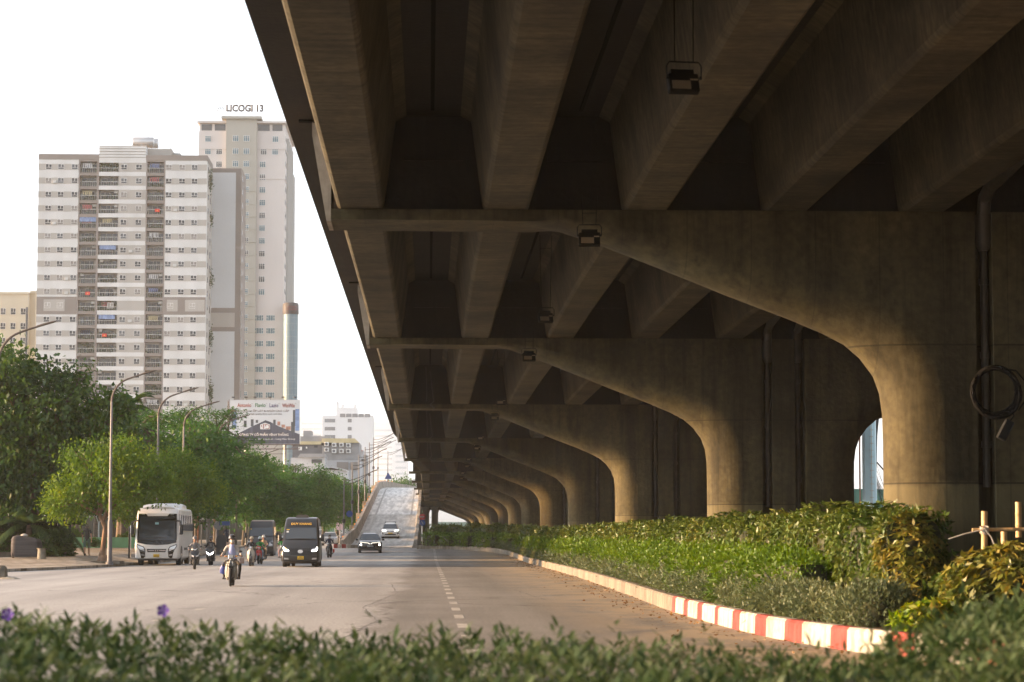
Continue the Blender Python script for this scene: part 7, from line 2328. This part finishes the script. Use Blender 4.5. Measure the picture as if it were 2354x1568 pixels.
# ------------------------------------------------------------------ street furniture
LAMP_GREY = pm('lamp_post_paint', (.13, .127, .125), .55, .2, var=.15, scale=2)
LAMP_BRN = pm('lamp_arm_paint', (.075, .06, .048), .5, .3)
LAMP_LOW = pm('lamp_post_base_paint', (.10, .10, .11), .6)
def lamp_mesh():
    a = MB(); a.lathe([(.11, 0), (.095, 2.4), (.075, 6), (.058, 9.0)], (0, 0, 0), 10)
    b_ = MB()
    pts = [(0, 0, 9.0)]
    for k in range(1, 9):
        t = k / 8 * R(70); rr_ = 1.35
        pts.append((rr_ * (1 - math.cos(t)), 0, 9.0 + rr_ * math.sin(t)))
    e = pts[-1]
    pts += [(e[0] + .5, 0, e[2] + .17), (e[0] + 1.0, 0, e[2] + .32)]
    b_.tube(pts, [.06] * 6 + [.05] * 3 + [.045, .04], 8)
    e = pts[-1]
    c = MB()
    d = Vector((.95, 0, .27)).normalized(); u = Vector((-d.z, 0, d.x))
    rings = []
    for s_, w, h in ((-.25, .06, .05), (0, .10, .06), (.45, .12, .045), (.62, .06, .02)):
        p = Vector(e) + d * s_
        rings.append([tuple(p + Vector((0, q * w, 0)) + u * (z_ * h)) for q, z_ in ((-1, 0), (-.6, 1), (.6, 1), (1, 0), (.6, -.6), (-.6, -.6))])
    c.loft(rings)
    f = MB(); f.lathe([(.22, -.05), (.22, .10), (.15, .14), (.135, .45), (.13, 2.3), (.115, 2.42)], (0, 0, 0), 10)
    return [a.mesh('pole', LAMP_GREY, True), b_.mesh('arm', LAMP_BRN, True), c.mesh('lantern', LAMP_BRN, True), f.mesh('base', LAMP_LOW, True)]
LM = lamp_mesh()
def street_lamp(label, x, y, s_=1.0, z=None):
    t = thing('street_lamp', label, 'street lamp', (x, y, zp(x, y) if z is None else z), R(-2), 'tall curved street lamps along the pavement')
    t.scale = (s_, s_, s_)
    for nm, me in zip(('pole', 'arm', 'lantern', 'base'), LM): link(nm, me, t)
for lab, px_, Y in (('street lamp cut by the left edge, only its arm and lantern show', -10, 101), ('nearest full street lamp, beside the reddish forked tree trunk', 253, 133), ('second full street lamp, rising from the yellow green crown above the coach', 361, 151), ('third street lamp, in front of the pale apartment wing', 420, 168), ('fourth street lamp, with a grey disc low on its pole, below the billboard edge', 499.5, 194), ('far street lamp, its arm just above the round street trees', 590, 262)):
    x, _ = at(px_, 1200, Y)
    street_lamp(lab, x, Y, {101: .97, 133: .985, 151: 1.0, 168: 1.0, 194: 1.0, 262: .93}[Y])

# ramp lamps: slim posts with a pair of curved rails ending in a lantern
def ramp_lamp_mesh():
    a = MB(); a.lathe([(.09, 0), (.07, 3), (.05, 6.9)], (0, 0, 0), 8)
    b_ = MB()
    for dz in (0, -.42):
        b_.tube([(0, 0, 6.55 + dz), (.7, 0, 6.6 + dz * .9), (1.5, 0, 6.85 + dz * .6), (2.3, 0, 7.2 + dz * .2), (2.6, 0, 7.34)], .035, 6)
    c = MB(); c.loft([[(x + 0, q * w, z_ + h_ * .05) for q, h_ in ((-1, 0), (-.5, 1), (.5, 1), (1, 0), (.5, -1), (-.5, -1))] for x, z_, w in ((2.5, 7.30, .05), (2.7, 7.4, .11), (3.1, 7.55, .11), (3.3, 7.62, .04))])
    d = MB(); d.lathe([(.07, 2.3), (.15, 2.34), (.17, 2.6), (.12, 2.75)], (0, 0, 0), 8)
    return [a.mesh('pole', LAMP_GREY, True), b_.mesh('arm', LAMP_BRN, True), c.mesh('lantern', LAMP_BRN, True), d.mesh('junction_box', BLACK, True)]
RLM = ramp_lamp_mesh()
rl_lab = ['nearest ramp lamp post, with a blue disc sign low on it', 'second ramp lamp post from the foot of the ramp', 'third ramp lamp post from the foot of the ramp', 'fourth ramp lamp post from the foot of the ramp', 'fifth ramp lamp post, in front of the white building edge', 'sixth and tallest looking ramp lamp post', 'ramp lamp post right at the crest', 'ramp lamp beyond the crest, with a blue triangle sign low on it']
for y, lb in zip(LAMP_Y, rl_lab):
    x = RXL - .68 + rsh(y)
    z = zg(y) if y < 240 else zr(y) + (.95 if y < 400 else 1.0)
    if y == 455: x, _ = at(891, 1100, y)
    t = thing('ramp_lamp', lb, 'street lamp', (x, y, z), 0, 'slim lamp posts along the ramp')
    for nm, me in zip(('pole', 'arm', 'lantern', 'junction_box'), RLM):
        o = link(nm, me, t)
    s_ = {232: .96, 257: .96, 281: .98, 308: 1.0, 330: 1.0, 355: 1.02, 379: .86, 455: .98}[y]
    t.scale = (s_, s_, s_)

# signs
BLUE_S = pm('traffic_blue', (.018, .05, .19), .45)
RED_S = pm('traffic_red', (.45, .03, .03), .45)
def disc_sign(label, x, y, zc, r, mat, post=True, extra=None, name='round_sign'):
    t = thing(name, label, 'traffic sign', (x, y, 0))
    m = MB(); m.lathe([(r, -.015), (r, .015)], (0, 0, zc), 28, 'Y'); d = m.build('disc', mat, t)
    m = MB(); m.lathe([(.03, 0.0), (.03, zc + r)], (0, .05, 0), 8) if post else m.tube([(0, .02, zc - r * .6), (0, .02, zc + r * .6)], .02, 6); m.build('post' if post else 'bracket', STEEL, t)
    if extra: extra(d)
    return t
x, zc = at(802, 1181, 231); disc_sign('blue round sign on the nearest ramp lamp post', x + .02, 231.8, zc, .31, BLUE_S, False)
x, zc = at(501, 1208, 193.5); disc_sign('grey back of a round sign on the fourth street lamp', x, 193.7, zc, .36, pm('sign_back_grey', (.22, .22, .215), .5, .5), False)
x, zc = at(892, 1095, 454); t = thing('triangle_sign', 'dark blue triangular sign back on the lamp beyond the ramp crest', 'traffic sign', (x, 454.6, 0))
m = MB(); m.prism([(-.72, zc - .5), (.72, zc - .5), (0, zc + .75)], -.02, .02); m.build('plate', BLUE_S, t); m = MB(); m.box(-.5, .5, .02, .06, zc - .2, zc - .1); m.build('bracket', STEEL, t)
x, zc = at(516, 1203, 193); t = thing('street_sign', 'small blue street name plate right of the fourth street lamp', 'sign', (x, 193, 0))
m = MB(); m.box(-.42, .42, -.02, .02, zc - .16, zc + .16); m.build('plate', BLUE_S, t); m = MB(); m.lathe([(.03, 0), (.03, zc + .3)], (.4, .06, 0), 8); m.build('post', STEEL, t)
x, zc = at(970.5, 1188, 211)
def no_entry(d):
    m = MB(); m.box(-.2, .2, -.03, -.016, zc - .045, zc + .045); m.build('white_bar', PAINT, d)
t = disc_sign('red no entry sign at the foot of the ramp beside the dark piers', x, 211, zc, .27, RED_S, False, no_entry)
x2_, zc2 = at(970.5, 1201.5, 211)
def slash(d):
    m = MB(); m.add([(-.12, -.02, zc2 + .14), (-.07, -.02, zc2 + .17), (.12, -.02, zc2 - .14), (.07, -.02, zc2 - .17)], [(0, 1, 2, 3)]); m.build('white_slash', PAINT, d)
disc_sign('blue round sign with a white slash under the red no entry sign', x2_, 211, zc2, .27, BLUE_S, True, slash)
# red and white barrier end at the ramp foot
bx_, _ = at(786, 1256, 211)
t = thing('barrier', 'low red and white kerb block at the nose of the ramp island', 'barrier', (bx_, 211.5, zg(211)))
for i in range(4):
    m = MB(); m.rbox(-.75 + i * .36, -.40 + i * .36, -.2, .25, 0, .36, .02); m.build('block', KERB_R if i % 2 == 0 else KERB_W, t)
m = MB(); m.box(.70, 1.5, -.1, .4, 0, .30); m.build('plain_end', KERB_M, t)

# floodlights hung under the deck
def flood_mesh():
    h = MB(); h.loft([[(-.20, -.02, z0), (.20, -.02, z0), (.20, .10 + .05 * 0, z0), (-.20, .10, z0)] for z0 in (0, .235)])
    h.v = []
    h.f = []; h.m = []
    h.rbox(-.20, .20, -.05, .06, .0, .26, .012)
    fin = MB()
    for k in range(7): fin.box(-.15 + k * .045, -.13 + k * .045, .06, .14, .06, .30)
    fin.box(-.15, .15, -.02, .12, .26, .335)
    br = MB(); br.tube([(-.225, 0, .19), (-.225, 0, .34), (-.19, 0, .39), (.19, 0, .39), (.225, 0, .34), (.225, 0, .19)], .010, 6)
    for sg in (1, -1): br.box(sg * .2 - .03 if sg < 0 else .2, sg * .2 if sg < 0 else .23, -.02, .02, .17, .21)
    ln = MB(); ln.box(-.155, .085, -.058, -.0505, .025, .145)
    tagm = MB(); tagm.box(.085, .185, -.057, -.0505, .155, .175)
    return h, fin, br, ln, tagm
FH = [q.mesh(n, m_) for q, n, m_ in zip(flood_mesh(), ('housing', 'heat_sink', 'bracket', 'lens', 'label_plate'), (pm('flood_black', (.004, .004, .0035), .8, spec=.1), pm('flood_black', (.004, .004, .0035), .8, spec=.1), pm('flood_black', (0, 0, 0)), pm('flood_glass', (.15, .115, .07), .35), pm('label_metal', (.25, .2, .13), .5)))]
wire_cache = {}
floods = [(3.22, 30.2, 7.22, ZD, 'nearest floodlight, hanging on two thin rods below the third girder'), (2.98, 44.7, 7.02, ZL1 + .2, 'floodlight hanging in front of the first pier arm'), (3.1, 64, 7.3, ZD, 'dark floodlight seen edge on, in the second span'), (3.08, 74.3, 7.02, ZL1 + .2, 'floodlight hanging in front of the second pier arm'), (3.1, 104, 7.3, ZD, 'floodlight with a pale lens in the third span'), (3.05, 111.9, 7.02, ZL1 + .2, 'floodlight in front of the third pier arm'), (3.05, 142, 7.3, ZD, 'floodlight in the fourth span'), (3.0, 150.6, 7.02, ZL1 + .2, 'floodlight in front of the fourth pier arm'), (3.0, 181, 7.3, ZD, 'floodlight in the fifth span'), (3.0, 188.7, 7.02, ZL1 + .2, 'floodlight in front of the fifth pier arm'), (3.1, 219, 7.3, ZD, 'floodlight in the sixth span'), (3.1, 226.8, 7.0, ZL1 + .2, 'floodlight in front of the sixth pier arm')]
for i, (x, y, z, ztop_, lb) in enumerate(floods):
    t = thing('floodlight', lb, 'floodlight', (x, y, z), R((8, -4, 10, 0, -6, 5)[i % 6]), 'floodlights under the viaduct')
    for nm, me in zip(('housing', 'heat_sink', 'bracket', 'lens', 'label_plate'), FH): 
        o = link(nm, me, t)
        o.rotation_euler.x = R(-22) if nm != 'bracket' else 0
    m = MB()
    for sg in (1, -1): m.tube([(sg * .12, 0, .39), (sg * (.13 + .015 * (i % 3)), .0, ztop_ - z)], .007, 5)
    m.tube([(-.14, 0, ztop_ - z - .35), (.14, 0, ztop_ - z - .35)], .006, 5)
    m.build('hanging_rod', MATS['flood_black'], t)
# loose cables that sag between the girders
for i, y in enumerate((113.2, 151.9, 190.0)):
    t = thing('hanging_cable', ['dark cable drooping from the third pier ledge', 'dark cable drooping from the fourth pier ledge', 'dark cable drooping from the fifth pier ledge'][i], 'cable', (0, y, 0), 0, 'cables drooping from the pier ledges')
    m = MB(); m.tube([(.05, -1.0, 9.3), (.15, -1.1, 8.4), (.22, -1.0, 7.9), (.05, -.95, 7.74), (.25, -.95, 7.6), (.2, -.92, 7.45)], .03, 6); m.build('cable', BLACK, t)
    m = MB(); m.tube([(-.15, -1.0, 9.5), (-.1, -1.1, 8.3), (-.12, -1.0, 7.9)], .022, 6); m.build('cable', BLACK, t)

# cable coil on the nearest pier
cx_, cz_ = at(2284, 902, 45.2)
t = thing('cable_coil', 'coil of black cable with a plug box hanging on the nearest pier', 'cable', (cx_, 45.05, cz_))
m = MB()
rr = random.Random(2)
for k in range(9):
    r_ = .43 + rr.uniform(-.035, .03); ox, oz = rr.uniform(-.02, .02), rr.uniform(-.03, .02)
    m.tube([(ox + r_ * math.cos(a), rr.uniform(-.05, .05), oz + r_ * math.sin(a) * 1.03) for a in np.linspace(0, 2 * math.pi, 30)], .026, 6, False)
m.tube([(.1, 0, .44), (.38, -.02, .40), (.55, -.03, .2), (.6, -.02, -.1), (.42, 0, -.35)], .015, 6)
m.tube([(.3, 0, -.3), (.33, -.02, -.45), (.25, -.03, -.55)], .013, 6)
m.build('coil', pm('cable_black', (.005, .005, .005), .9, spec=.1), t, True)
m = MB(); m.M = Matrix.Translation((.16, -.03, -.72)) @ Matrix.Rotation(R(28), 4, 'Y'); m.rbox(-.09, .09, -.06, .06, -.2, .2, .02); m.M = None; m.build('plug_box', pm('plug_dark', (.008, .01, .011), .7, spec=.2), t)
t = thing('cable_coil', 'second black cable bundle cut by the right edge of the picture', 'cable', (cx_ + 1.02, 45.05, cz_ + .05))
m = MB()
for k in range(6):
    r_ = .40 + rr.uniform(-.035, .03)
    m.tube([(r_ * .8 * math.cos(a), rr.uniform(-.05, .05), r_ * math.sin(a)) for a in np.linspace(0, 2 * math.pi, 26)], .02, 6, False)
m.build('coil', pm('cable_black', (.005, .005, .005), .9, spec=.1), t, True)

# bamboo stakes and rail
BAM = pm('bamboo', (.46, .30, .14), .55, var=.25, scale=3, stretch=(4, 4, 1))
def bamboo(label, p0, p1, r=.045):
    t = thing('bamboo_pole', label, 'bamboo pole', p0, 0, 'bamboo poles of the makeshift rail')
    a, b_ = Vector((0, 0, 0)), Vector(p1) - Vector(p0)
    m = MB(); n = max(3, int(b_.length / .28)); pts, rd = [], []
    for i in range(n + 1):
        p = a.lerp(b_, i / n); d = b_.normalized() * .012
        if 0 < i < n: pts += [p - d, p, p + d]; rd += [r, r * 1.12, r]
        else: pts.append(p); rd.append(r)
    m.tube(pts, rd, 10); m.build('cane', BAM, t, True)
def P3(x, y, Y): q = at(x, y, Y); return (q[0], Y, q[1])
bamboo('upright bamboo stake left of two, tied to the rail', P3(2262, 1330, 34.6), P3(2262, 1175, 34.6))
bamboo('upright bamboo stake at the right edge, taller of the two', P3(2341, 1235, 34.9), P3(2340, 1154, 34.9))
bamboo('short bamboo stake under the rail behind the large leafed shrub', P3(2309, 1400, 34.1), P3(2307, 1222, 34.1))
bamboo('horizontal bamboo rail across the stakes at the right edge', P3(2234, 1218, 34.5), P3(2420, 1216, 34.5), .025)
t = thing('tie_knot', 'pale plastic string knotted where the bamboo rail meets the left stake', 'string', P3(2262, 1218, 34.45))
m = MB()
for k in range(4): m.tube([(.06 * math.cos(a), .06 * math.sin(a) * .8, -.04 + k * .025 + .02 * math.sin(a)) for a in np.linspace(0, 2 * math.pi, 12)], .010, 5, False)
m.tube([(0, -.05, 0), (.08, -.06, -.10), (.12, -.06, -.2)], .01, 5); m.tube([(-.05, -.05, 0), (-.3, -.04, -.06), (-.52, -.02, -.13)], .009, 5)
m.build('string', pm('pale_string', (.4, .38, .34), .6), t)

# white boards leaning at the piers, mostly behind the hedge
for px_, py_, w_, Y, lb in ((1870, 1183, 46, 73.5, 'white board with a red mark behind the tall hedge, by the second pier'), (1594, 1205, 46, 111, 'white board with red lettering behind the tall hedge, by the third pier'), (2055, 1188, 10, 70, 'small pale board at the back, right of the second pier')):
    x, z = at(px_, py_, Y); ww = w_ * Y / F
    t = thing('notice_board', lb, 'board', (x, Y, 0), 0)
    m = MB(); m.rbox(-ww / 2, ww / 2, 0, .08, .4, z + .08, .01); m.build('panel', pm('board_white', (.5, .48, .44), .7), t)
    m = MB()
    for k in range(1 if px_ > 1800 else 3): m.box(-ww * .42 + k * ww * .28, -ww * .42 + k * ww * .28 + ww * .2, -.01, -.002, z - .15, z - .02)
    m.build('red_mark', RED_S, t)

# mushroom park lamp
xm_, _ = at(227.5, 1200, 186)
t = thing('park_lamp', 'pale mushroom shaped park lamp among the palm trunks', 'lamp', (xm_, 186, .85))
PALE = pm('pale_lamp_paint', (.45, .50, .50), .5)
m = MB(); m.lathe([(.07, 0), (.055, 1.9)], (0, 0, 0), 8); m.build('pole', PALE, t, True)
m = MB(); m.tube([(0, 0, 1.85), (.10, 0, 2.0), (.22, 0, 2.35)], .03, 6); m.tube([(0, 0, 1.85), (-.10, 0, 2.0), (-.22, 0, 2.35)], .03, 6); m.build('fork', PALE, t, True)
m = MB(); m.lathe([(.25, 2.33), (.40, 2.38), (.36, 2.44), (.15, 2.52), (.03, 2.54)], (0, 0, 0), 18); m.build('shade', PALE, t, True)

# green planter wall
xg0, zg0 = at(142, 1261, 182); xg1, zg1 = at(306, 1237, 182)
t = thing('planter_wall', 'low pale green painted wall along the back of the pavement', 'wall', (0, 182, 0))
GRN = pm('pale_green_wall', (.20, .40, .20), .8, var=.15, scale=1.2, stretch=(1, 1, .5))
n = 5
for i in range(n):
    a, b_ = xg0 + (xg1 + 3 - xg0) * i / n, xg0 + (xg1 + 3 - xg0) * (i + 1) / n
    m = MB(); m.rbox(a + .01, b_ - .01, .02 * (i % 2), .3, zg0 - .3, zg1, .015); m.build('panel', GRN, t)
m = MB(); m.box(xg0 - .05, xg1 + 3, -.05, .36, zg1, zg1 + .06); m.build('coping', GRN, t)
m = MB(); m.box(xg0, xg1 + 3, .3, 12, zg0 - .3, zg1 - .15); tag(m.build('park_bed', SOIL), kind='structure')

# stone edging of the fig bed
t = thing('stone_edging', 'low curved stone edging round the dark planting under the fig', 'edging', (0, 0, 0))
EDG = pm('mossy_stone', (.12, .105, .08), .9, var=.4, scale=2.5, bump=.4)
pts = [(-29.5, 136.2), (-26, 136.6), (-24.2, 137.2), (-22.4, 138.2), (-20.95, 139.8), (-20.75, 141.5)]
for a, b_ in zip(pts[:-1], pts[1:]):
    d = Vector((b_[0] - a[0], b_[1] - a[1])); L_ = d.length; nrm = Vector((d.y, -d.x)).normalized() * .16
    m = MB(); zz = [zp(*a), zp(*b_)]
    m.loft([[(q[0] - nrm.x, q[1] - nrm.y, z - .1), (q[0] - nrm.x, q[1] - nrm.y, z + .26), (q[0] + nrm.x, q[1] + nrm.y, z + .28), (q[0] + nrm.x, q[1] + nrm.y, z - .1)] for q, z in zip((a, b_), zz)])
    m.build('stone', EDG, t)
# dark railing panel at the corner under the fig
t = thing('fence', 'dark fence behind the planting under the fig tree', 'fence', (0, 0, 0))
FEN = pm('dark_fence', (.012, .013, .012), .8)
m = MB()
for i in range(58):
    x = -30 + i * .16
    m.box(x, x + .11, 141.7, 141.78, zp(-22, 142), zp(-22, 142) + 2.3)
m.build('slat_panel', FEN, t)
m = MB()
for z in (.4, 1.2, 2.0): m.box(-30, -20.7, 141.79, 141.85, zp(-22, 142) + z, zp(-22, 142) + z + .08)
m.build('rail', FEN, t)

# covered cart and stump
x, _ = at(62, 1250, 136); zc = zp(x, 136)
t = thing('covered_cart', 'cart bundled under a grey striped tarpaulin at the left edge of the pavement', 'cart', (x, 136, zc))
TARP = pm('striped_tarp', (.04, .036, .037), .85, var=.6, scale=1.0, stretch=(.6, .6, 9), bump=.5, bscale=6)
m = MB(); rings = []
for z_, w_, d_ in ((0.05, .80, .5), (.25, .84, .52), (.6, .83, .52), (.95, .80, .5), (1.1, .72, .44), (1.17, .5, .3)):
    ring = []
    for k in range(24):
        a = 2 * math.pi * k / 24
        c, s_ = math.cos(a), math.sin(a)
        e = .35
        ring.append((w_ * abs(c) ** e * (1 if c > 0 else -1) * (1 + .03 * math.sin(7 * a + z_ * 3)), d_ * abs(s_) ** e * (1 if s_ > 0 else -1) * (1 + .04 * math.sin(5 * a)), z_ + (.1 * c if z_ > .9 else 0) * -1))
    rings.append(ring)
m.loft(rings); m.build('tarpaulin', TARP, t, True)
m = MB(); m.ball((-.15, -.05, 1.24), (.22, .15, .11), 10, 5); m.build('bundle', pm('pale_bundle', (.35, .33, .3), .8), t, True)
for sg in (1, -1):
    m = MB(); m.lathe([(.12, -.04), (.2, -.04), (.2, .04), (.12, .04)], (sg * .7, -.3, .2), 14, 'X'); m.build('wheel', RUBBER, t, True)
x, _ = at(96, 1260, 134.5)
t = thing('stump', 'grey tree stump stool beside the covered cart', 'stump', (x, 134.5, zp(x, 134.5)))
m = MB(); m.lathe([(.26, 0), (.24, .1), (.22, .5), (.24, .56)], (0, 0, 0), 14); m.build('trunk', pm('grey_stump', (.16, .15, .12), .9, var=.3, scale=5, bump=.5), t, True)
m = MB(); m.lathe([(.255, .56), (.25, .6)], (0, 0, 0), 14); m.build('top', EDG, t, True)
# worn stone block at the left edge of the street
x, _ = at(4, 1330, 94)
t = thing('stone_block', 'dark worn stone block at the left edge of the street', 'stone', (x, 94, 0))
m = MB(); m.loft([[(sx * w_, sy_ * d_, z_) for sx, sy_ in ((-1, -.7), (-.7, -1), (.7, -1), (1, -.7), (1, .7), (.7, 1), (-.7, 1), (-1, .7))] for z_, w_, d_ in ((-.05, .22, .2), (.25, .20, .19), (.45, .17, .16), (.52, .10, .1))]); m.build('stone', EDG, t, True)
m = MB(); m.loft([[(sx * w_ + .25, sy_ * d_, z_) for sx, sy_ in ((-1, -.7), (-.7, -1), (.7, -1), (1, -.7), (1, .7), (.7, 1), (-.7, 1), (-1, .7))] for z_, w_, d_ in ((-.02, .5, .35), (.06, .3, .22), (.1, .1, .1))]); m.build('mortar_foot', pm('pale_mortar', (.3, .27, .22), .9, var=.3, scale=6), t, True)
# tree pit kerb by the lamp
t = thing('tree_pit', 'low dark kerb round the foot of the reddish forked tree', 'kerb', (-18.1, 134.8, zp(-18.1, 134.8)))
m = MB()
for a in ((-1.0, 1.0, -.75, -.6), (-1.0, 1.0, 1.0, 1.15), (-1.15, -1.0, -.75, 1.15), (1.0, 1.15, -.75, 1.15)): m.box(*a, -.1, .08)
m.build('edge', EDG, t)
m = MB(); m.lathe([(.62, -.05), (.35, .12), (.22, .4)], (.0, 1.2, 0), 12); m.build('roots', BARK_R, t, True)

# slim posts, poles and the dark panel along the far pavement
for i, (px_, py0, py1, Y, r_, c, lb) in enumerate(((542, 1150, 1252, 205, .09, (.12, .10, .08), 'thin grey trunk like pole left of the dark rounded panel'), (454, 1180, 1255, 198, .06, (.32, .14, .08), 'orange brown post right of the coach'), (462, 1180, 1255, 200, .05, (.2, .2, .2), 'grey post right of the coach beside the orange one'), (477, 1140, 1258, 190, .12, (.14, .12, .10), 'slim tree trunk between the coach and the fourth lamp'), (565, 1170, 1250, 225, .08, (.12, .11, .09), 'thin pole left of the dark grey van'))):
    x, _ = at(px_, py1, Y); _, zt_ = at(px_, py0, Y)
    t = thing('post', lb, 'post', (x, Y, zp(x, Y)), 0, 'slim posts along the far pavement')
    m = MB(); m.tube([(0, 0, 0), (.03, 0, (zt_ - 1) * .5), (0, 0, zt_ - zp(x, Y))], [r_ * 1.2, r_, r_ * .8], 8); m.build('shaft', pm('post_%d' % i, c, .8, var=.3, scale=3), t, True)
    m = MB(); m.lathe([(r_ * 1.5, -.02), (r_ * 1.4, .2)], (0, 0, 0), 8); m.build('foot', GREY_M, t)
x, _ = at(508, 1240, 176)
t = thing('sign_panel', 'dark rounded upright panel behind the rider in black', 'panel', (x, 176, zp(x, 176)))
m = MB(); m.prism([(-.36, 0), (.36, 0), (.36, 1.1)] + [(.36 * math.cos(a), 1.1 + .36 * math.sin(a)) for a in np.linspace(.2, math.pi - .2, 9)] + [(-.36, 1.1)], 0, .06); m.build('panel', pm('dark_panel', (.02, .025, .03), .6), t)
m = MB(); m.box(-.3, -.24, .07, .3, 0, .8); m.box(.24, .3, .07, .3, 0, .8); m.build('prop', GREY_M, t)
# shuttered frontages far along the street
for px0, px1, py0, Y, mat, lb in ((752, 766, 1205, 420, pm('green_shutter', (.12, .24, .18), .7), 'far green shuttered frontage above the silver car'), (770, 781, 1190, 410, pm('pink_front', (.42, .30, .26), .8), 'far pinkish frontage left of the distant riders'), (640, 752, 1195, 400, pm('dim_front', (.06, .056, .048), .8), 'dim shop fronts under the street trees behind the vans'), (430, 640, 1195, 320, pm('dim_wall', (.028, .03, .02), .8), 'dim park wall under the almond trees behind the coach'), (-60, 440, 1190, 300, MATS['dim_wall'], 'dim wall at the back of the park behind the palm trunks')):
    a_, z1 = at(px0, py0, Y); b_, _ = at(px1, py0, Y)
    t = thing('frontage', lb, 'building', (a_, Y, 0))
    m = MB(); m.box(0, b_ - a_, 0, 3, 0, z1); m.build('wall', mat, t)
    m = MB(); m.box(-.1, b_ - a_ + .1, -.15, 3.1, z1, z1 + .2); m.build('roof_edge', GREY_M, t)
x, _ = at(781, 1200, 340); _, zb1 = at(781, 1165, 340); _, zb0 = at(781, 1218, 340)
t = thing('banner', 'pink and white vertical banner on a pole above the distant riders', 'banner', (x, 340, 0))
m = MB(); m.box(-.5, -.06, -.02, .02, zb0, zb1); m.box(.06, .42, -.02, .02, zb0, zb1 - .2); m.build('cloth', pm('banner_pink', (.55, .40, .45), .8), t)
m = MB(); m.lathe([(.05, .7), (.05, zb1 + .5)], (0, 0, 0), 8); m.build('pole', GREY_M, t)

# litter of dry leaves and grit along the island kerb
rng = np.random.default_rng(12)
n = 1000
k = rng.integers(10, len(KP) - 60, n)
off = -np.abs(rng.normal(0, .55, n)) - .03
kp = np.array([[p.x, p.y] for p in KP])
P = np.stack([kp[k, 0] + off, kp[k, 1] + rng.normal(0, .3, n), np.array([zg(y) for y in kp[k, 1]]) + rng.uniform(.008, .03, n)], 1)
D = rng.normal(size=(n, 3)); D[:, 2] *= .25
g = quads_mesh('fallen_leaves', leaves(P, D, .085, .05, rng, .2), leafmat('dry_leaves', [(.08, .04, .015), (.18, .10, .04), (.30, .19, .08)], .15, patch=1))
tag(link('fallen_leaves', g), kind='stuff')
# ------------------------------------------------------------------ haze
hz = bpy.data.materials.new('haze_air'); hz.use_nodes = True
hn = hz.node_tree.nodes; hn.clear()
ho = hn.new('ShaderNodeOutputMaterial'); hv = hn.new('ShaderNodeVolumePrincipled')
hv.inputs['Color'].default_value = (0.90, 0.95, 1.0, 1)
hv.inputs['Density'].default_value = 0.0001
hv.inputs['Anisotropy'].default_value = 0.0
hz.node_tree.links.new(hv.outputs[0], ho.inputs['Volume'])
mb = MB(); mb.box(-420, 420, -120, 1700, -1.3, 135)
tag(mb.build('haze', hz), kind='stuff')
